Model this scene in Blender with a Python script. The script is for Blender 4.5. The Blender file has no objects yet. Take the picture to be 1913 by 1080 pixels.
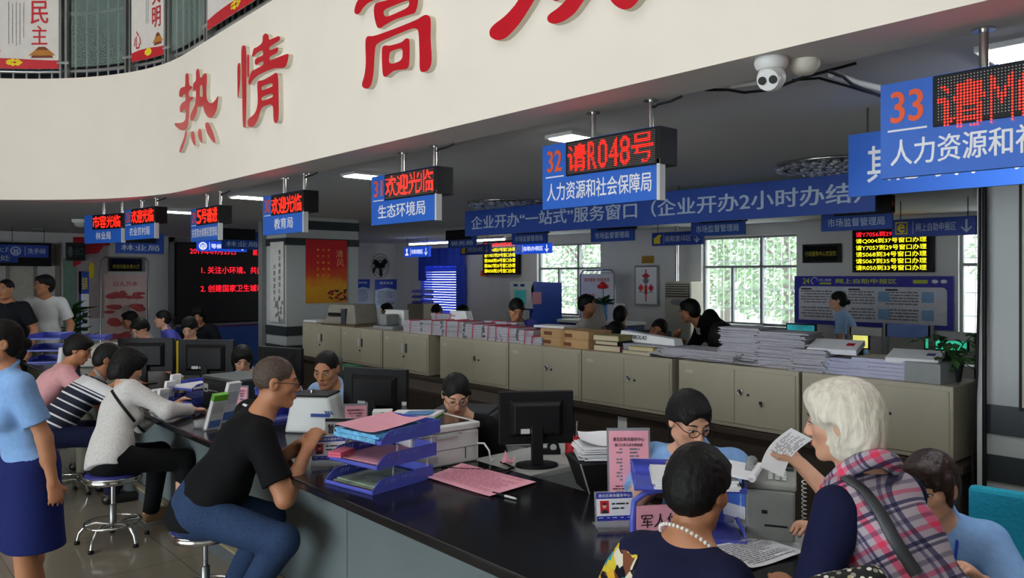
import bpy, math, random
import numpy as np
from mathutils import Vector, Matrix
from mathutils.bvhtree import BVHTree
from mathutils.geometry import tessellate_polygon

SC = bpy.context.scene
COL = SC.collection
random.seed(7)
PI = math.pi

# ------------------------------------------------------------------ camera
FPX, HORIZON, EYE = 1430.0, 515.0, 1.72
YAW = math.radians(48.08)
FW = Vector((-math.sin(YAW), math.cos(YAW), 0))
RT = Vector((math.cos(YAW), math.sin(YAW), 0))
cam_data = bpy.data.cameras.new('camera')
cam_data.sensor_width = 36.0
cam_data.lens = FPX / 1913.0 * 36.0
cam_data.shift_y = -(540 - HORIZON) / 1913.0
cam_data.clip_end = 200
cam = bpy.data.objects.new('camera', cam_data)
cam.location = (0, 0, EYE)
cam.rotation_euler = (PI / 2, 0, YAW)
COL.objects.link(cam)
SC.camera = cam

# ------------------------------------------------------------------ light
SC.view_settings.view_transform = 'Standard'
SC.view_settings.look = 'None'
SC.view_settings.exposure = 0.0
SC.view_settings.gamma = 1.0
try:
    SC.cycles.max_bounces = 7
    SC.cycles.diffuse_bounces = 4
    SC.cycles.transparent_max_bounces = 12
    SC.cycles.caustics_reflective = False
    SC.cycles.caustics_refractive = False
    SC.cycles.sample_clamp_indirect = 4.0
    SC.cycles.use_denoising = True
except Exception:
    pass
world = bpy.data.worlds.new('overcast sky')
SC.world = world
world.use_nodes = True
bg = world.node_tree.nodes['Background']
bg.inputs[0].default_value = (0.86, 0.94, 1.0, 1)
bg.inputs[1].default_value = 10.0

def area_light(name, loc, rot, sx, sy, watt, colour):
    l = bpy.data.lights.new(name, 'AREA')
    l.shape = 'RECTANGLE'
    l.size, l.size_y, l.energy, l.color = sx, sy, watt, colour
    o = bpy.data.objects.new(name, l)
    o.location, o.rotation_euler = loc, rot
    COL.objects.link(o)
    return o

# the skylight over the atrium, behind and above the camera
SKYLIGHT = area_light('atrium_skylight', (-2.6, -2.6, 8.0), (0, 0, 0), 9.0, 5.0, 220, (1.0, 0.975, 0.93))

# ------------------------------------------------------------------ pixels to places
def ray(u, v):
    a, b = (u - 956.5) / FPX, (HORIZON - v) / FPX
    return Vector((FW.x + RT.x * a, FW.y + RT.y * a, b))

def at(u, v=515, z=None, Y=None, X=None, d=None):
    r = ray(u, v)
    if z is not None: d = (z - EYE) / r.z
    elif Y is not None: d = Y / r.y
    elif X is not None: d = X / r.x
    return Vector((r.x * d, r.y * d, EYE + r.z * d))

# ------------------------------------------------------------------ materials
def lin(h):
    if isinstance(h, str):
        h = h.lstrip('#')
        c = [int(h[i:i + 2], 16) / 255 for i in (0, 2, 4)]
    else:
        c = [x / 255 for x in h]
    return [x / 12.92 if x <= 0.04045 else ((x + 0.055) / 1.055) ** 2.4 for x in c]

MATS = {}
def mat(name, col, rough=0.6, metal=0.0, var=0.08, scale=12.0, bump=0.0, emit=0.0, spec=0.5, alpha=1.0, sss=0.0, trans=0.0, stretch=None):
    if name in MATS: return MATS[name]
    m = bpy.data.materials.new(name)
    m.use_nodes = True
    nt = m.node_tree
    b = nt.nodes['Principled BSDF']
    c = lin(col)
    b.inputs['Roughness'].default_value = rough
    b.inputs['Metallic'].default_value = metal
    b.inputs['Specular IOR Level'].default_value = spec
    b.inputs['Alpha'].default_value = alpha
    if trans: b.inputs['Transmission Weight'].default_value = trans
    if sss:
        b.inputs['Subsurface Weight'].default_value = sss
        b.inputs['Subsurface Radius'].default_value = (0.01, 0.004, 0.002)
    tc = nt.nodes.new('ShaderNodeTexCoord')
    n = nt.nodes.new('ShaderNodeTexNoise')
    n.inputs['Scale'].default_value = scale
    n.inputs['Detail'].default_value = 4
    src = tc.outputs['Object']
    if stretch:
        mp = nt.nodes.new('ShaderNodeMapping')
        mp.inputs['Scale'].default_value = stretch
        nt.links.new(src, mp.inputs[0]); src = mp.outputs[0]
    nt.links.new(src, n.inputs['Vector'])
    r = nt.nodes.new('ShaderNodeValToRGB')
    r.color_ramp.elements[0].position, r.color_ramp.elements[1].position = 0.3, 0.7
    r.color_ramp.elements[0].color = [max(0, x * (1 - var)) for x in c] + [1]
    r.color_ramp.elements[1].color = [min(1, x * (1 + var)) for x in c] + [1]
    nt.links.new(n.outputs['Fac'], r.inputs[0])
    nt.links.new(r.outputs[0], b.inputs['Base Color'])
    if emit:
        nt.links.new(r.outputs[0], b.inputs['Emission Color'])
        b.inputs['Emission Strength'].default_value = emit
    if bump:
        bm_ = nt.nodes.new('ShaderNodeBump')
        bm_.inputs['Strength'].default_value = bump
        bm_.inputs['Distance'].default_value = 0.01
        nt.links.new(n.outputs['Fac'], bm_.inputs['Height'])
        nt.links.new(bm_.outputs[0], b.inputs['Normal'])
    MATS[name] = m
    return m

def nodes_of(m):
    nt = m.node_tree
    return nt, nt.nodes['Principled BSDF'], nt.links

def ramp(nt, stops, const=False):
    r = nt.nodes.new('ShaderNodeValToRGB')
    if const: r.color_ramp.interpolation = 'CONSTANT'
    els = r.color_ramp.elements
    while len(els) < len(stops): els.new(0.5)
    for e, (p, c) in zip(els, stops):
        e.position = p; e.color = list(lin(c)) + [1]
    return r

def striped(name, stops, axis, period, rough=0.8, wob=0.0):
    """bands of colour along one object axis, repeating every `period` metres"""
    m = mat(name, '#808080', rough)
    nt, b, L = nodes_of(m)
    tc = nt.nodes.new('ShaderNodeTexCoord')
    sp = nt.nodes.new('ShaderNodeSeparateXYZ'); L.new(tc.outputs['Object'], sp.inputs[0])
    ml = nt.nodes.new('ShaderNodeMath'); ml.operation = 'DIVIDE'; ml.inputs[1].default_value = period
    L.new(sp.outputs[axis], ml.inputs[0])
    fr = nt.nodes.new('ShaderNodeMath'); fr.operation = 'FRACT'; L.new(ml.outputs[0], fr.inputs[0])
    r = ramp(nt, stops, True); L.new(fr.outputs[0], r.inputs[0])
    L.new(r.outputs[0], b.inputs['Base Color'])
    return m

# ------------------------------------------------------------------ mesh builder
TEXT = {}
def glyphs(s, bold=0.0):
    k = (s, bold)
    if k not in TEXT:
        c = bpy.data.curves.new('lettering', 'FONT')
        c.body, c.size, c.resolution_u = s, 1.0, 3
        c.fill_mode = 'FRONT' if hasattr(c, 'fill_mode') else c.fill_mode
        o = bpy.data.objects.new('lettering', c)
        COL.objects.link(o)
        dg = bpy.context.evaluated_depsgraph_get()
        me = bpy.data.meshes.new_from_object(o.evaluated_get(dg))
        V = np.array([v.co[:2] for v in me.vertices]).reshape(-1, 2)
        Fs = [tuple(p.vertices) for p in me.polygons]
        if bold and len(V):     # heavier strokes: the outline laid again a little to each side
            n_, w_ = len(V), bold * .8
            sh = [(-w_, 0), (w_, 0), (0, -w_ * .5), (0, w_ * .5)]
            Fs = [tuple(i + k * n_ for i in f) for k in range(4) for f in Fs]
            V = np.concatenate([V + np.array(q) for q in sh])
        V = np.concatenate([V, np.repeat(np.arange(4 if bold and len(V) else 1), len(V) // (4 if bold and len(V) else 1))[:, None] * .00025], 1) if len(V) else V
        bpy.data.objects.remove(o); bpy.data.curves.remove(c); bpy.data.meshes.remove(me)
        TEXT[k] = (V, Fs)
    return TEXT[k]

class MB:
    def __init__(self):
        self.v, self.f, self.m, self.s = [], [], [], []
        self.M = Matrix()
    def add(self, vs, fs, mi=0, smooth=False):
        b = len(self.v)
        M = self.M
        self.v += [tuple(M @ Vector(p)) for p in vs]
        self.f += [tuple(b + i for i in q) for q in fs]
        self.m += [mi] * len(fs); self.s += [smooth] * len(fs)
        return self
    def box(self, x0, x1, y0, y1, z0, z1, mi=0):
        vs = [(x, y, z) for z in (z0, z1) for y in (y0, y1) for x in (x0, x1)]
        return self.add(vs, [(0, 2, 3, 1), (4, 5, 7, 6), (0, 1, 5, 4), (2, 6, 7, 3), (0, 4, 6, 2), (1, 3, 7, 5)], mi)
    def cbox(self, c, s, mi=0, rot=None):
        M0 = self.M
        self.M = M0 @ Matrix.Translation(c) @ (rot.to_4x4() if rot is not None else Matrix())
        self.box(-s[0] / 2, s[0] / 2, -s[1] / 2, s[1] / 2, -s[2] / 2, s[2] / 2, mi)
        self.M = M0
        return self
    def hexa(self, bottom, top, mi=0):
        """eight corners: bottom ring then top ring, both anticlockwise seen from above"""
        return self.add(list(bottom) + list(top), [(3, 2, 1, 0), (4, 5, 6, 7)] + [(i, (i + 1) % 4, 4 + (i + 1) % 4, 4 + i) for i in range(4)], mi)
    def tube(self, pts, r, n=10, mi=0, closed=False, caps=True):
        pts = [Vector(p) for p in pts]
        k = len(pts)
        rs = r if isinstance(r, (list, tuple)) else [r] * k
        rings = []
        up = None
        for i, p in enumerate(pts):
            if closed: t = pts[(i + 1) % k] - pts[i - 1]
            else: t = pts[min(i + 1, k - 1)] - pts[max(i - 1, 0)]
            t = t.normalized() if t.length > 1e-9 else Vector((0, 0, 1))
            if up is None:
                up = Vector((0, 0, 1)) if abs(t.z) < 0.9 else Vector((1, 0, 0))
            a = t.cross(up)
            if a.length < 1e-6: a = t.orthogonal()
            a.normalize(); b = a.cross(t).normalized(); up = b
            rings.append([p + (a * math.cos(2 * PI * j / n) + b * math.sin(2 * PI * j / n)) * rs[i] for j in range(n)])
        vs = [q for ring in rings for q in ring]
        fs = []
        for i in range(k if closed else k - 1):
            A, B = i * n, ((i + 1) % k) * n
            fs += [(A + j, A + (j + 1) % n, B + (j + 1) % n, B + j) for j in range(n)]
        self.add(vs, fs, mi, True)
        if caps and not closed:
            self.add(rings[0], [tuple(range(n))[::-1]], mi); self.add(rings[-1], [tuple(range(n))], mi)
        return self
    def cyl(self, p0, p1, r0, r1=None, n=20, mi=0):
        return self.tube([p0, p1], [r0, r0 if r1 is None else r1], n, mi)
    def lathe(self, prof, n=28, c=(0, 0, 0), mi=0):
        vs = [(c[0] + r * math.cos(2 * PI * j / n), c[1] + r * math.sin(2 * PI * j / n), c[2] + z) for r, z in prof for j in range(n)]
        fs = [(i * n + j, i * n + (j + 1) % n, (i + 1) * n + (j + 1) % n, (i + 1) * n + j) for i in range(len(prof) - 1) for j in range(n)]
        self.add(vs, fs, mi, True)
        if prof[0][0] > 1e-6: self.add(vs[:n], [tuple(range(n))[::-1]], mi)
        if prof[-1][0] > 1e-6: self.add(vs[-n:], [tuple(range(n))], mi)
        return self
    def ell(self, c, r, mi=0, rot=None, nu=16, nv=10):
        vs, fs = [], []
        R = rot if rot is not None else Matrix.Identity(3)
        for i in range(nv + 1):
            for j in range(nu):
                th, ph = PI * i / nv, 2 * PI * j / nu
                vs.append(Vector(c) + R @ Vector((r[0] * math.sin(th) * math.cos(ph), r[1] * math.sin(th) * math.sin(ph), r[2] * math.cos(th))))
        for i in range(nv):
            for j in range(nu):
                a, b = i * nu + j, i * nu + (j + 1) % nu
                fs.append((a, a + nu, b + nu, b))
        return self.add(vs, fs, mi, True)
    def prism(self, loops, y0, y1, mi=0, side=None, fn=None):
        """outline(s) in (x, z), holes after the first, given depth from y0 (front) to y1; fn bends (x, y, z)"""
        if not isinstance(loops[0][0], (list, tuple)): loops = [loops]
        side = mi if side is None else side
        fn = fn or (lambda x, y, z: (x, y, z))
        flat = [p for l in loops for p in l]
        tris = tessellate_polygon([[Vector((p[0], p[1], 0)) for p in l] for l in loops])
        n = len(flat)
        self.add([fn(p[0], y0, p[1]) for p in flat], [tuple(t) for t in tris], mi)
        self.add([fn(p[0], y1, p[1]) for p in flat], [tuple(reversed(t)) for t in tris], side)
        vs = [fn(p[0], y0, p[1]) for p in flat] + [fn(p[0], y1, p[1]) for p in flat]
        b, fs = 0, []
        for l in loops:
            k = len(l)
            fs += [(b + i, b + (i + 1) % k, n + b + (i + 1) % k, n + b + i) for i in range(k)]
            b += k
        return self.add(vs, fs, side)
    def slab(self, poly, z0, z1, mi=0, side=None):
        """plan outline (x, y) given height"""
        M0 = self.M
        self.M = M0 @ Matrix(((1, 0, 0, 0), (0, 0, 1, 0), (0, 1, 0, 0), (0, 0, 0, 1)))
        self.prism([list(p) for p in poly], z0, z1, mi, side)
        self.M = M0
        return self
    def surf(self, fn, nu, nv, mi=0, smooth=True, thick=0.0):
        vs = [Vector(fn(i / nu, j / nv)) for j in range(nv + 1) for i in range(nu + 1)]
        w = nu + 1
        fs = [(j * w + i, j * w + i + 1, (j + 1) * w + i + 1, (j + 1) * w + i) for j in range(nv) for i in range(nu)]
        self.add(vs, fs, mi, smooth)
        if thick:
            a = (vs[1] - vs[0]).cross(vs[w] - vs[0]).normalized() * -thick
            self.add([q + a for q in vs], [tuple(reversed(t)) for t in fs], mi, smooth)
            rim = list(range(w)) + [j * w + nu for j in range(1, nv + 1)] + [nv * w + i for i in range(nu - 1, -1, -1)] + [j * w for j in range(nv - 1, 0, -1)]
            k = len(rim)
            self.add([vs[i] for i in rim] + [vs[i] + a for i in rim], [(i, k + i, k + (i + 1) % k, (i + 1) % k) for i in range(k)], mi)
        return self
    def text(self, s, x0, x1, z0, z1, y=0.0, mi=0, bold=0.0, fit=True):
        V, Fs = glyphs(s, bold)
        if len(V) == 0: return self
        lo, hi = V.min(0), V.max(0)
        if fit:
            kx, kz = (x1 - x0) / (hi[0] - lo[0]), (z1 - z0) / (hi[1] - lo[1])
            ox, oz = x0 - lo[0] * kx, z0 - lo[1] * kz
        else:  # centred, undistorted
            kx = kz = min((x1 - x0) / (hi[0] - lo[0]), (z1 - z0) / (hi[1] - lo[1]))
            ox = (x0 + x1) / 2 - (lo[0] + hi[0]) / 2 * kx; oz = (z0 + z1) / 2 - (lo[1] + hi[1]) / 2 * kz
        return self.add([(ox + p[0] * kx, y - p[2], oz + p[1] * kz) for p in V], Fs, mi)
    def lines(self, x0, x1, z0, z1, n, y, mi=0, seed=1, h=0.45):
        """rows of small print seen from afar: short dashes of print height"""
        rd = random.Random(seed)
        st = (z1 - z0) / n
        for i in range(n):
            zt = z1 - i * st
            x = x0 + (st if rd.random() < .3 else 0)
            end = x1 - (x1 - x0) * (rd.random() * .45 if rd.random() < .4 else rd.random() * .06)
            while x < end:
                w = min(st * rd.uniform(.6, 2.4), end - x)
                self.add([(x, y, zt - st * h), (x + w, y, zt - st * h), (x + w, y, zt), (x, y, zt)], [(0, 1, 2, 3)], mi)
                x += w + st * .25
        return self
    def quad(self, x0, x1, z0, z1, y, mi=0):
        return self.add([(x0, y, z0), (x1, y, z0), (x1, y, z1), (x0, y, z1)], [(0, 1, 2, 3)], mi)
    def build(self, name, mats, parent=None, bevel=0.0, label=None, seg=2):
        me = bpy.data.meshes.new(name)
        me.from_pydata(self.v, [], self.f)
        for mm in (mats if isinstance(mats, (list, tuple)) else [mats]): me.materials.append(mm)
        me.polygons.foreach_set('material_index', self.m)
        me.polygons.foreach_set('use_smooth', self.s)
        me.update()
        o = bpy.data.objects.new(name, me)
        COL.objects.link(o)
        if parent is not None: o.parent = parent
        if bevel:
            b = o.modifiers.new('soft edges', 'BEVEL')
            b.width, b.segments, b.limit_method = bevel, seg, 'ANGLE'
        if label: o['label'] = label
        return o

def tag(o, label, cat, group=None, kind=None):
    o['label'], o['category'] = label, cat
    if group: o['group'] = group
    if kind: o['kind'] = kind
    return o

def thing(name, label, cat, loc=(0, 0, 0), rz=0.0, group=None):
    o = bpy.data.objects.new(name, None)
    o.empty_display_size = 0.1
    COL.objects.link(o)
    o.location, o.rotation_euler = loc, (0, 0, rz)
    return tag(o, label, cat, group)

def struct(o, label=None):
    o['kind'] = 'structure'
    if label: o['label'] = label
    return o

KIDS = {}
def dup(root, loc, rz, label, group=None, scale=None):
    """a copy of a thing with copies of its parts and sub-parts"""
    def kids(o): return [c for c in COL.objects if c.parent == o]
    def cp(o, par):
        c = o.copy(); COL.objects.link(c)
        if par is not None: c.parent = par
        for k in kids(o): cp(k, c)
        return c
    r = cp(root, None)
    r.location, r.rotation_euler = loc, (0, 0, rz)
    if scale: r.scale = scale
    r['label'] = label
    if group: r['group'] = group
    return r

# ------------------------------------------------------------------ shared materials
M = dict(
    white_wall=mat('painted wall', '#cfcdca', .85, var=.03, scale=3),
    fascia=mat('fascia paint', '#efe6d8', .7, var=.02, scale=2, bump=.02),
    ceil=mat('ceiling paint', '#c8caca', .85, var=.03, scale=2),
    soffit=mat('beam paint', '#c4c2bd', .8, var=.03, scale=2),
    granite=mat('black granite', '#17171a', .16, var=.5, scale=90),
    steel=mat('polished steel', '#c9c9c6', .18, metal=1, var=.05),
    brushed=mat('brushed steel', '#8d8f8c', .38, metal=1, var=.08, scale=30),
    dark_metal=mat('dark metal', '#3a3a3a', .45, metal=.6),
    black=mat('black plastic', '#0c0c0e', .55, var=.15, spec=.3),
    blackgloss=mat('black gloss', '#0b0b0d', .15, var=.1),
    dgrey=mat('dark grey plastic', '#3b3e42', .5),
    grey=mat('grey plastic', '#8a8d8c', .5),
    lgrey=mat('pale grey plastic', '#c9ccca', .45, var=.03),
    white=mat('white plastic', '#e9ebe8', .4, var=.02),
    paper=mat('white paper', '#e6e6e8', .85, var=.03, scale=30),
    paper_edge=mat('paper edges', '#b2b0b8', .9, var=.22, scale=60, stretch=(1, 1, 14), bump=.25),
    pink=mat('pink paper', '#f0a8b8', .8, var=.03),
    blue_sign=mat('blue sign board', '#1f63c9', .5, var=.04, scale=5),
    blue_dark=mat('deep blue sign board', '#1b459c', .55, var=.04, scale=5),
    blue_tray=mat('blue tray plastic', '#545ec2', .4, var=.08),
    navy=mat('navy vinyl', '#2c2c78', .45, var=.1),
    letter=mat('white lettering', '#e8ecf2', .6, var=.02),
    letter_dim=mat('grey blue lettering', '#b4c3d6', .6, var=.02),
    ink=mat('black ink', '#222026', .8),
    ink_grey=mat('grey ink', '#77747c', .8),
    orange=mat('orange lettering', '#f0561e', .5, var=.04),
    red=mat('red vinyl', '#c4202c', .5, var=.06),
    redp=mat('red plastic', '#d81e2c', .35, var=.05),
    cabinet=mat('cabinet paint', '#aba48f', .5, var=.03, scale=6),
    wood=mat('dark brown board', '#3b3128', .6, var=.12, scale=6, stretch=(1, 1, 12)),
    led_red=mat('red led', '#ff1408', .5, var=0, emit=15.0),
    led_yel=mat('yellow led', '#fff21e', .5, var=0, emit=1.6),
    led_off=mat('unlit led', '#b5aca6', .4, var=.1),
    cardboard=mat('cardboard', '#b89468', .85, var=.1, scale=8),
    acrylic=mat('clear acrylic', '#dfe6ea', .08, var=0, alpha=.22),
    yellow=mat('yellow paper', '#e8d020', .8),
    green=mat('green plastic', '#6cba28', .5),
    leaf=mat('dark green leaf', '#274a20', .45, var=.35, scale=5),
)
# ================================================================== the building
XL, XR, YB, YF = -16.3, 3.2, 10.7, -7.0
ZS, ZC, ZT = 2.43, 2.52, 3.565
PY, CX, CY, CR = 2.23, -6.6, -0.10, 2.33
def edge_path(off=0.0, n=26):
    p = [(XR, PY + off)] + [(x, PY + off) for x in (1.5, 0, -1.5, -3, -4.5, -5.6)]
    for i in range(n + 1):
        a = PI / 2 + PI / 2 * i / n
        p.append((CX + (CR + off) * math.cos(a), CY + (CR + off) * math.sin(a)))
    p.append((CX - CR - off, YF))
    return p
def on_edge(u, off=0.0):
    """where the sight line at u meets the balcony edge: point, tangent (towards the right) and outward normal (to the atrium)"""
    r = ray(u, 515)
    R = CR + off
    d = (PY + off) / r.y if r.y > 0 else 1e9
    if r.x * d >= CX:
        return Vector((r.x * d, PY + off, 0)), Vector((1, 0, 0)), Vector((0, -1, 0))
    a, b, c = r.x ** 2 + r.y ** 2, -2 * (r.x * CX + r.y * CY), CX ** 2 + CY ** 2 - R * R
    d = (-b + math.sqrt(b * b - 4 * a * c)) / (2 * a)
    p = Vector((r.x * d, r.y * d, 0))
    n = (Vector((CX, CY, 0)) - p).normalized()
    return p, Vector((-n.y, n.x, 0)), n
def edge_pt(s, off=0.0):
    """arc length s measured leftwards from x = 0 along the edge"""
    L0 = -CX
    if s <= L0: return Vector((-s, PY + off, 0)), Vector((0, -1, 0))
    a = PI / 2 + (s - L0) / CR
    if a < PI:
        return Vector((CX + (CR + off) * math.cos(a), CY + (CR + off) * math.sin(a), 0)), Vector((-math.cos(a), -math.sin(a), 0))
    return Vector((CX - CR - off, CY - (s - L0 - CR * PI / 2), 0)), Vector((1, 0, 0))

# floor of pale glossy tiles with thin joints
fm = mat('floor tile', '#a39c8c', .12, var=.05, scale=2.5)
nt, b, L = nodes_of(fm)
tc = nt.nodes.new('ShaderNodeTexCoord'); br = nt.nodes.new('ShaderNodeTexBrick')
br.offset = 0; br.inputs['Scale'].default_value = 1.0
br.inputs['Brick Width'].default_value = .8; br.inputs['Row Height'].default_value = .8
br.inputs['Mortar Size'].default_value = .0035
br.inputs['Color1'].default_value = lin('#8b8475') + [1]; br.inputs['Color2'].default_value = lin('#857d6e') + [1]
br.inputs['Mortar'].default_value = lin('#6b6458') + [1]
L.new(tc.outputs['Object'], br.inputs[0]); L.new(br.outputs['Color'], b.inputs['Base Color'])
struct(MB().box(XL, XR, YF, YB, -.1, 0).build('floor', fm), 'pale glossy tiled floor')

# lower ceiling under the upper storey, cut back along the balcony edge
P = edge_path(.27)
outline = P + [(XL, YF), (XL, YB), (XR, YB)]
struct(MB().slab([outline], ZC, ZC + .12).build('ceiling', M['ceil']), 'grey ceiling of the service hall')
struct(MB().slab([edge_path(.02) + [(XL, YF), (XL, YB), (XR, YB)]], 3.3, 3.5).build('floor_upper', mat('upper floor', '#57534c', .5)), 'floor of the upper gallery')
# the fascia with its beam soffit
A, B2 = edge_path(0), edge_path(.28)
fb = MB()
n = len(A)
fb.add([(p[0], p[1], z) for z in (ZS, ZT) for p in A], [(i + 1, i, n + i, n + i + 1) for i in range(n - 1)], 0, True)
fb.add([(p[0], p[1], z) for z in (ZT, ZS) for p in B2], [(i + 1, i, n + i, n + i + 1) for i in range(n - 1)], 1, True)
fb.add([(p[0], p[1], ZT) for p in A] + [(p[0], p[1], ZT) for p in B2], [(i, i + 1, n + i + 1, n + i) for i in range(n - 1)], 0)
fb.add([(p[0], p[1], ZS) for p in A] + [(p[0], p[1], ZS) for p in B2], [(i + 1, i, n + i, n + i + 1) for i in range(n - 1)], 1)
struct(fb.build('wall_fascia', [M['fascia'], M['soffit']]), 'cream balcony fascia curving to the left')

# walls; the back wall has three window openings and the upper storey above them
WIN = [dict(u0=1003, u1=1122, v0=432, name='window_1'), dict(u0=1310, u1=1488, v0=422, name='window_2'), dict(u0=1790, u1=1955, v0=400, name='window_3')]
Z0W, Z1W = .95, 2.34
def wall_y(name, y, holes, z0, z1, m, x0=XL, x1=XR, th=.24):
    b = MB(); x = x0
    for (a, c, lo, hi) in sorted(holes):
        b.box(x, a, y, y + th, z0, z1); b.box(a, c, y, y + th, z0, lo); b.box(a, c, y, y + th, hi, z1); x = c
    b.box(x, x1, y, y + th, z0, z1)
    return struct(b.build(name, m))
holes = []
for w in WIN:
    w['x0'], w['x1'] = at(w['u0'], Y=YB).x, at(w['u1'], Y=YB).x
    holes.append((w['x0'], w['x1'], Z0W, Z1W))
BX0, BX1 = at(788, Y=YB).x, at(874, Y=YB).x       # the opening behind the blue blind
holes.append((BX0 + .1, BX1 - .35, .9, 2.3))
wall_y('wall_back', YB, holes, 0, ZC + .1, M['white_wall'])
struct(MB().box(XL - .2, XL, YF, YB, 0, ZC + .1).build('wall_left', M['white_wall']))
struct(MB().box(XR, XR + .2, YF, YB, 0, 8.2).build('wall_right', M['white_wall']))
fw_ = MB().box(XL, -6.2, YF - .2, YF, 0, 8.2).box(1.0, XR, YF - .2, YF, 0, 8.2).box(-6.2, 1.0, YF - .2, YF, 2.7, 8.2)
struct(fw_.build('wall_front', M['white_wall']))
fe = MB()  # unseen entrance, its opening added and sized to bring in frontal daylight
for k in range(7): fe.box(-6.2 + k * 1.2 - .03, -6.2 + k * 1.2 + .03, YF - .14, YF - .06, 0, 2.7)
fe.box(-6.2, 1.0, YF - .14, YF - .06, 2.1, 2.16).box(-6.2, 1.0, YF - .14, YF - .06, 2.64, 2.7)
struct(fe.build('added_entrance', M['brushed']), 'unseen glazed entrance added behind the camera to let in daylight')
up = mat('upper gallery wall', '#4e5452', .8)  # low light of the gallery put into dark wall and ceiling colours
struct(MB().box(XL, XR, 6.6, 6.8, 3.5, 8.2).build('wall_upper_back', up))
struct(MB().box(-13.2, -13.0, YF, 6.6, 3.5, 8.2).build('wall_upper_left', up))
roof = MB().slab([edge_path(-.15) + [(-13.1, YF), (-13.1, 6.7), (XR, 6.7)]], 6.1, 6.3)
struct(roof.build('ceiling_upper', mat('upper ceiling', '#3f4341', .9)), 'ceiling of the upper gallery')
struct(MB().box(-13.1, XR, YF, 6.7, 8.2, 8.3).build('ceiling_atrium', M['white_wall']))

# columns wrapped in pale panels with dark bands
colm = mat('column panel', '#b3b8b6', .45, var=.03, scale=4)
colb = mat('column dark band', '#2f3539', .4, var=.05)
def column(name, x0, x1, y0, y1, bands, lab):
    b = MB().box(x0, x1, y0, y1, 0, ZC)
    for (z0, z1) in bands:
        b.box(x0 - .012, x1 + .012, y0 - .012, y1 + .012, z0, z1, 1)
    return struct(b.build(name, [colm, colb]), lab)
cl = at(535, Y=4.6); cr = at(669, X=cl.x)
column('column_1', cl.x - .62, cl.x, 4.6, cr.y, [(2.13, 2.23), (2.35, 2.47), (.91, 1.035), (.66, .78)], 'grey column with dark bands bearing a red poster')
c2 = at(1838, Y=4.62)
column('column_2', c2.x, c2.x + .75, 4.62, 5.4, [(.88, 1.035), (.63, .77)], 'pale grey column with dark bands at right')
# slim grey post left of the column
pl = at(492, Y=4.75)
struct(MB().box(pl.x - .06, pl.x + .06, 4.7, 4.82, 0, ZC).build('column_3', M['grey']), 'slim grey post beside the banded column')

# ------------------------------------------------------------------ windows in the back wall
fr_w = mat('window frame paint', '#8b9090', .45, var=.03)
glass = mat('window glass', '#eef4f4', .05, var=0, alpha=.22)  # pale tint paints a whitish haze over the view outside
for i, w in enumerate(WIN):
    x0, x1, y = w['x0'], w['x1'], YB
    root = struct(thing(w['name'], 'window', 'window', ((x0 + x1) / 2, y + .1, 0)))
    del root['category']
    root['label'] = ['barred window behind the poster stand', 'wide barred window behind the man in black', 'barred window beside the grey column'][i]
    W = (x1 - x0) / 2
    f = MB(); t = .035
    zt = 1.86
    f.box(-W, W, -.03, .03, Z1W - t, Z1W); f.box(-W, W, -.03, .03, Z0W, Z0W + t)
    f.box(-W, -W + t, -.03, .03, Z0W, Z1W); f.box(W - t, W, -.03, .03, Z0W, Z1W)
    f.box(-W, W, -.035, .035, zt - .02, zt + .02)
    xm = W * .26
    f.box(xm - .022, xm + .022, -.035, .035, Z0W, Z1W)
    xs = -W * .36
    f.box(xs - .022, xs + .022, -.03, .03, Z0W, zt)
    f.build('window_frame', fr_w, root, .004)
    MB().box(-W + .02, W - .02, -.004, .004, Z0W + .02, Z1W - .02).build('window_pane', glass, root)
    g = MB()
    k = max(8, int(2 * W / .125))
    for j in range(1, k):
        x = -W + 2 * W * j / k
        g.cyl((x, .16, Z0W - .05), (x, .16, Z1W + .05), .008, n=6)
    for z in (1.2, 1.5, 1.95): g.box(-W - .05, W + .05, .152, .168, z - .01, z + .01)
    g.build('window_bars', mat('white bars', '#d8dad6', .5), root)
    MB().box(-W - .06, W + .06, -.2, .1, Z0W - .06, Z0W).build('window_sill', mat('sill stone', '#c9c7c2', .5), root, .006)

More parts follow.
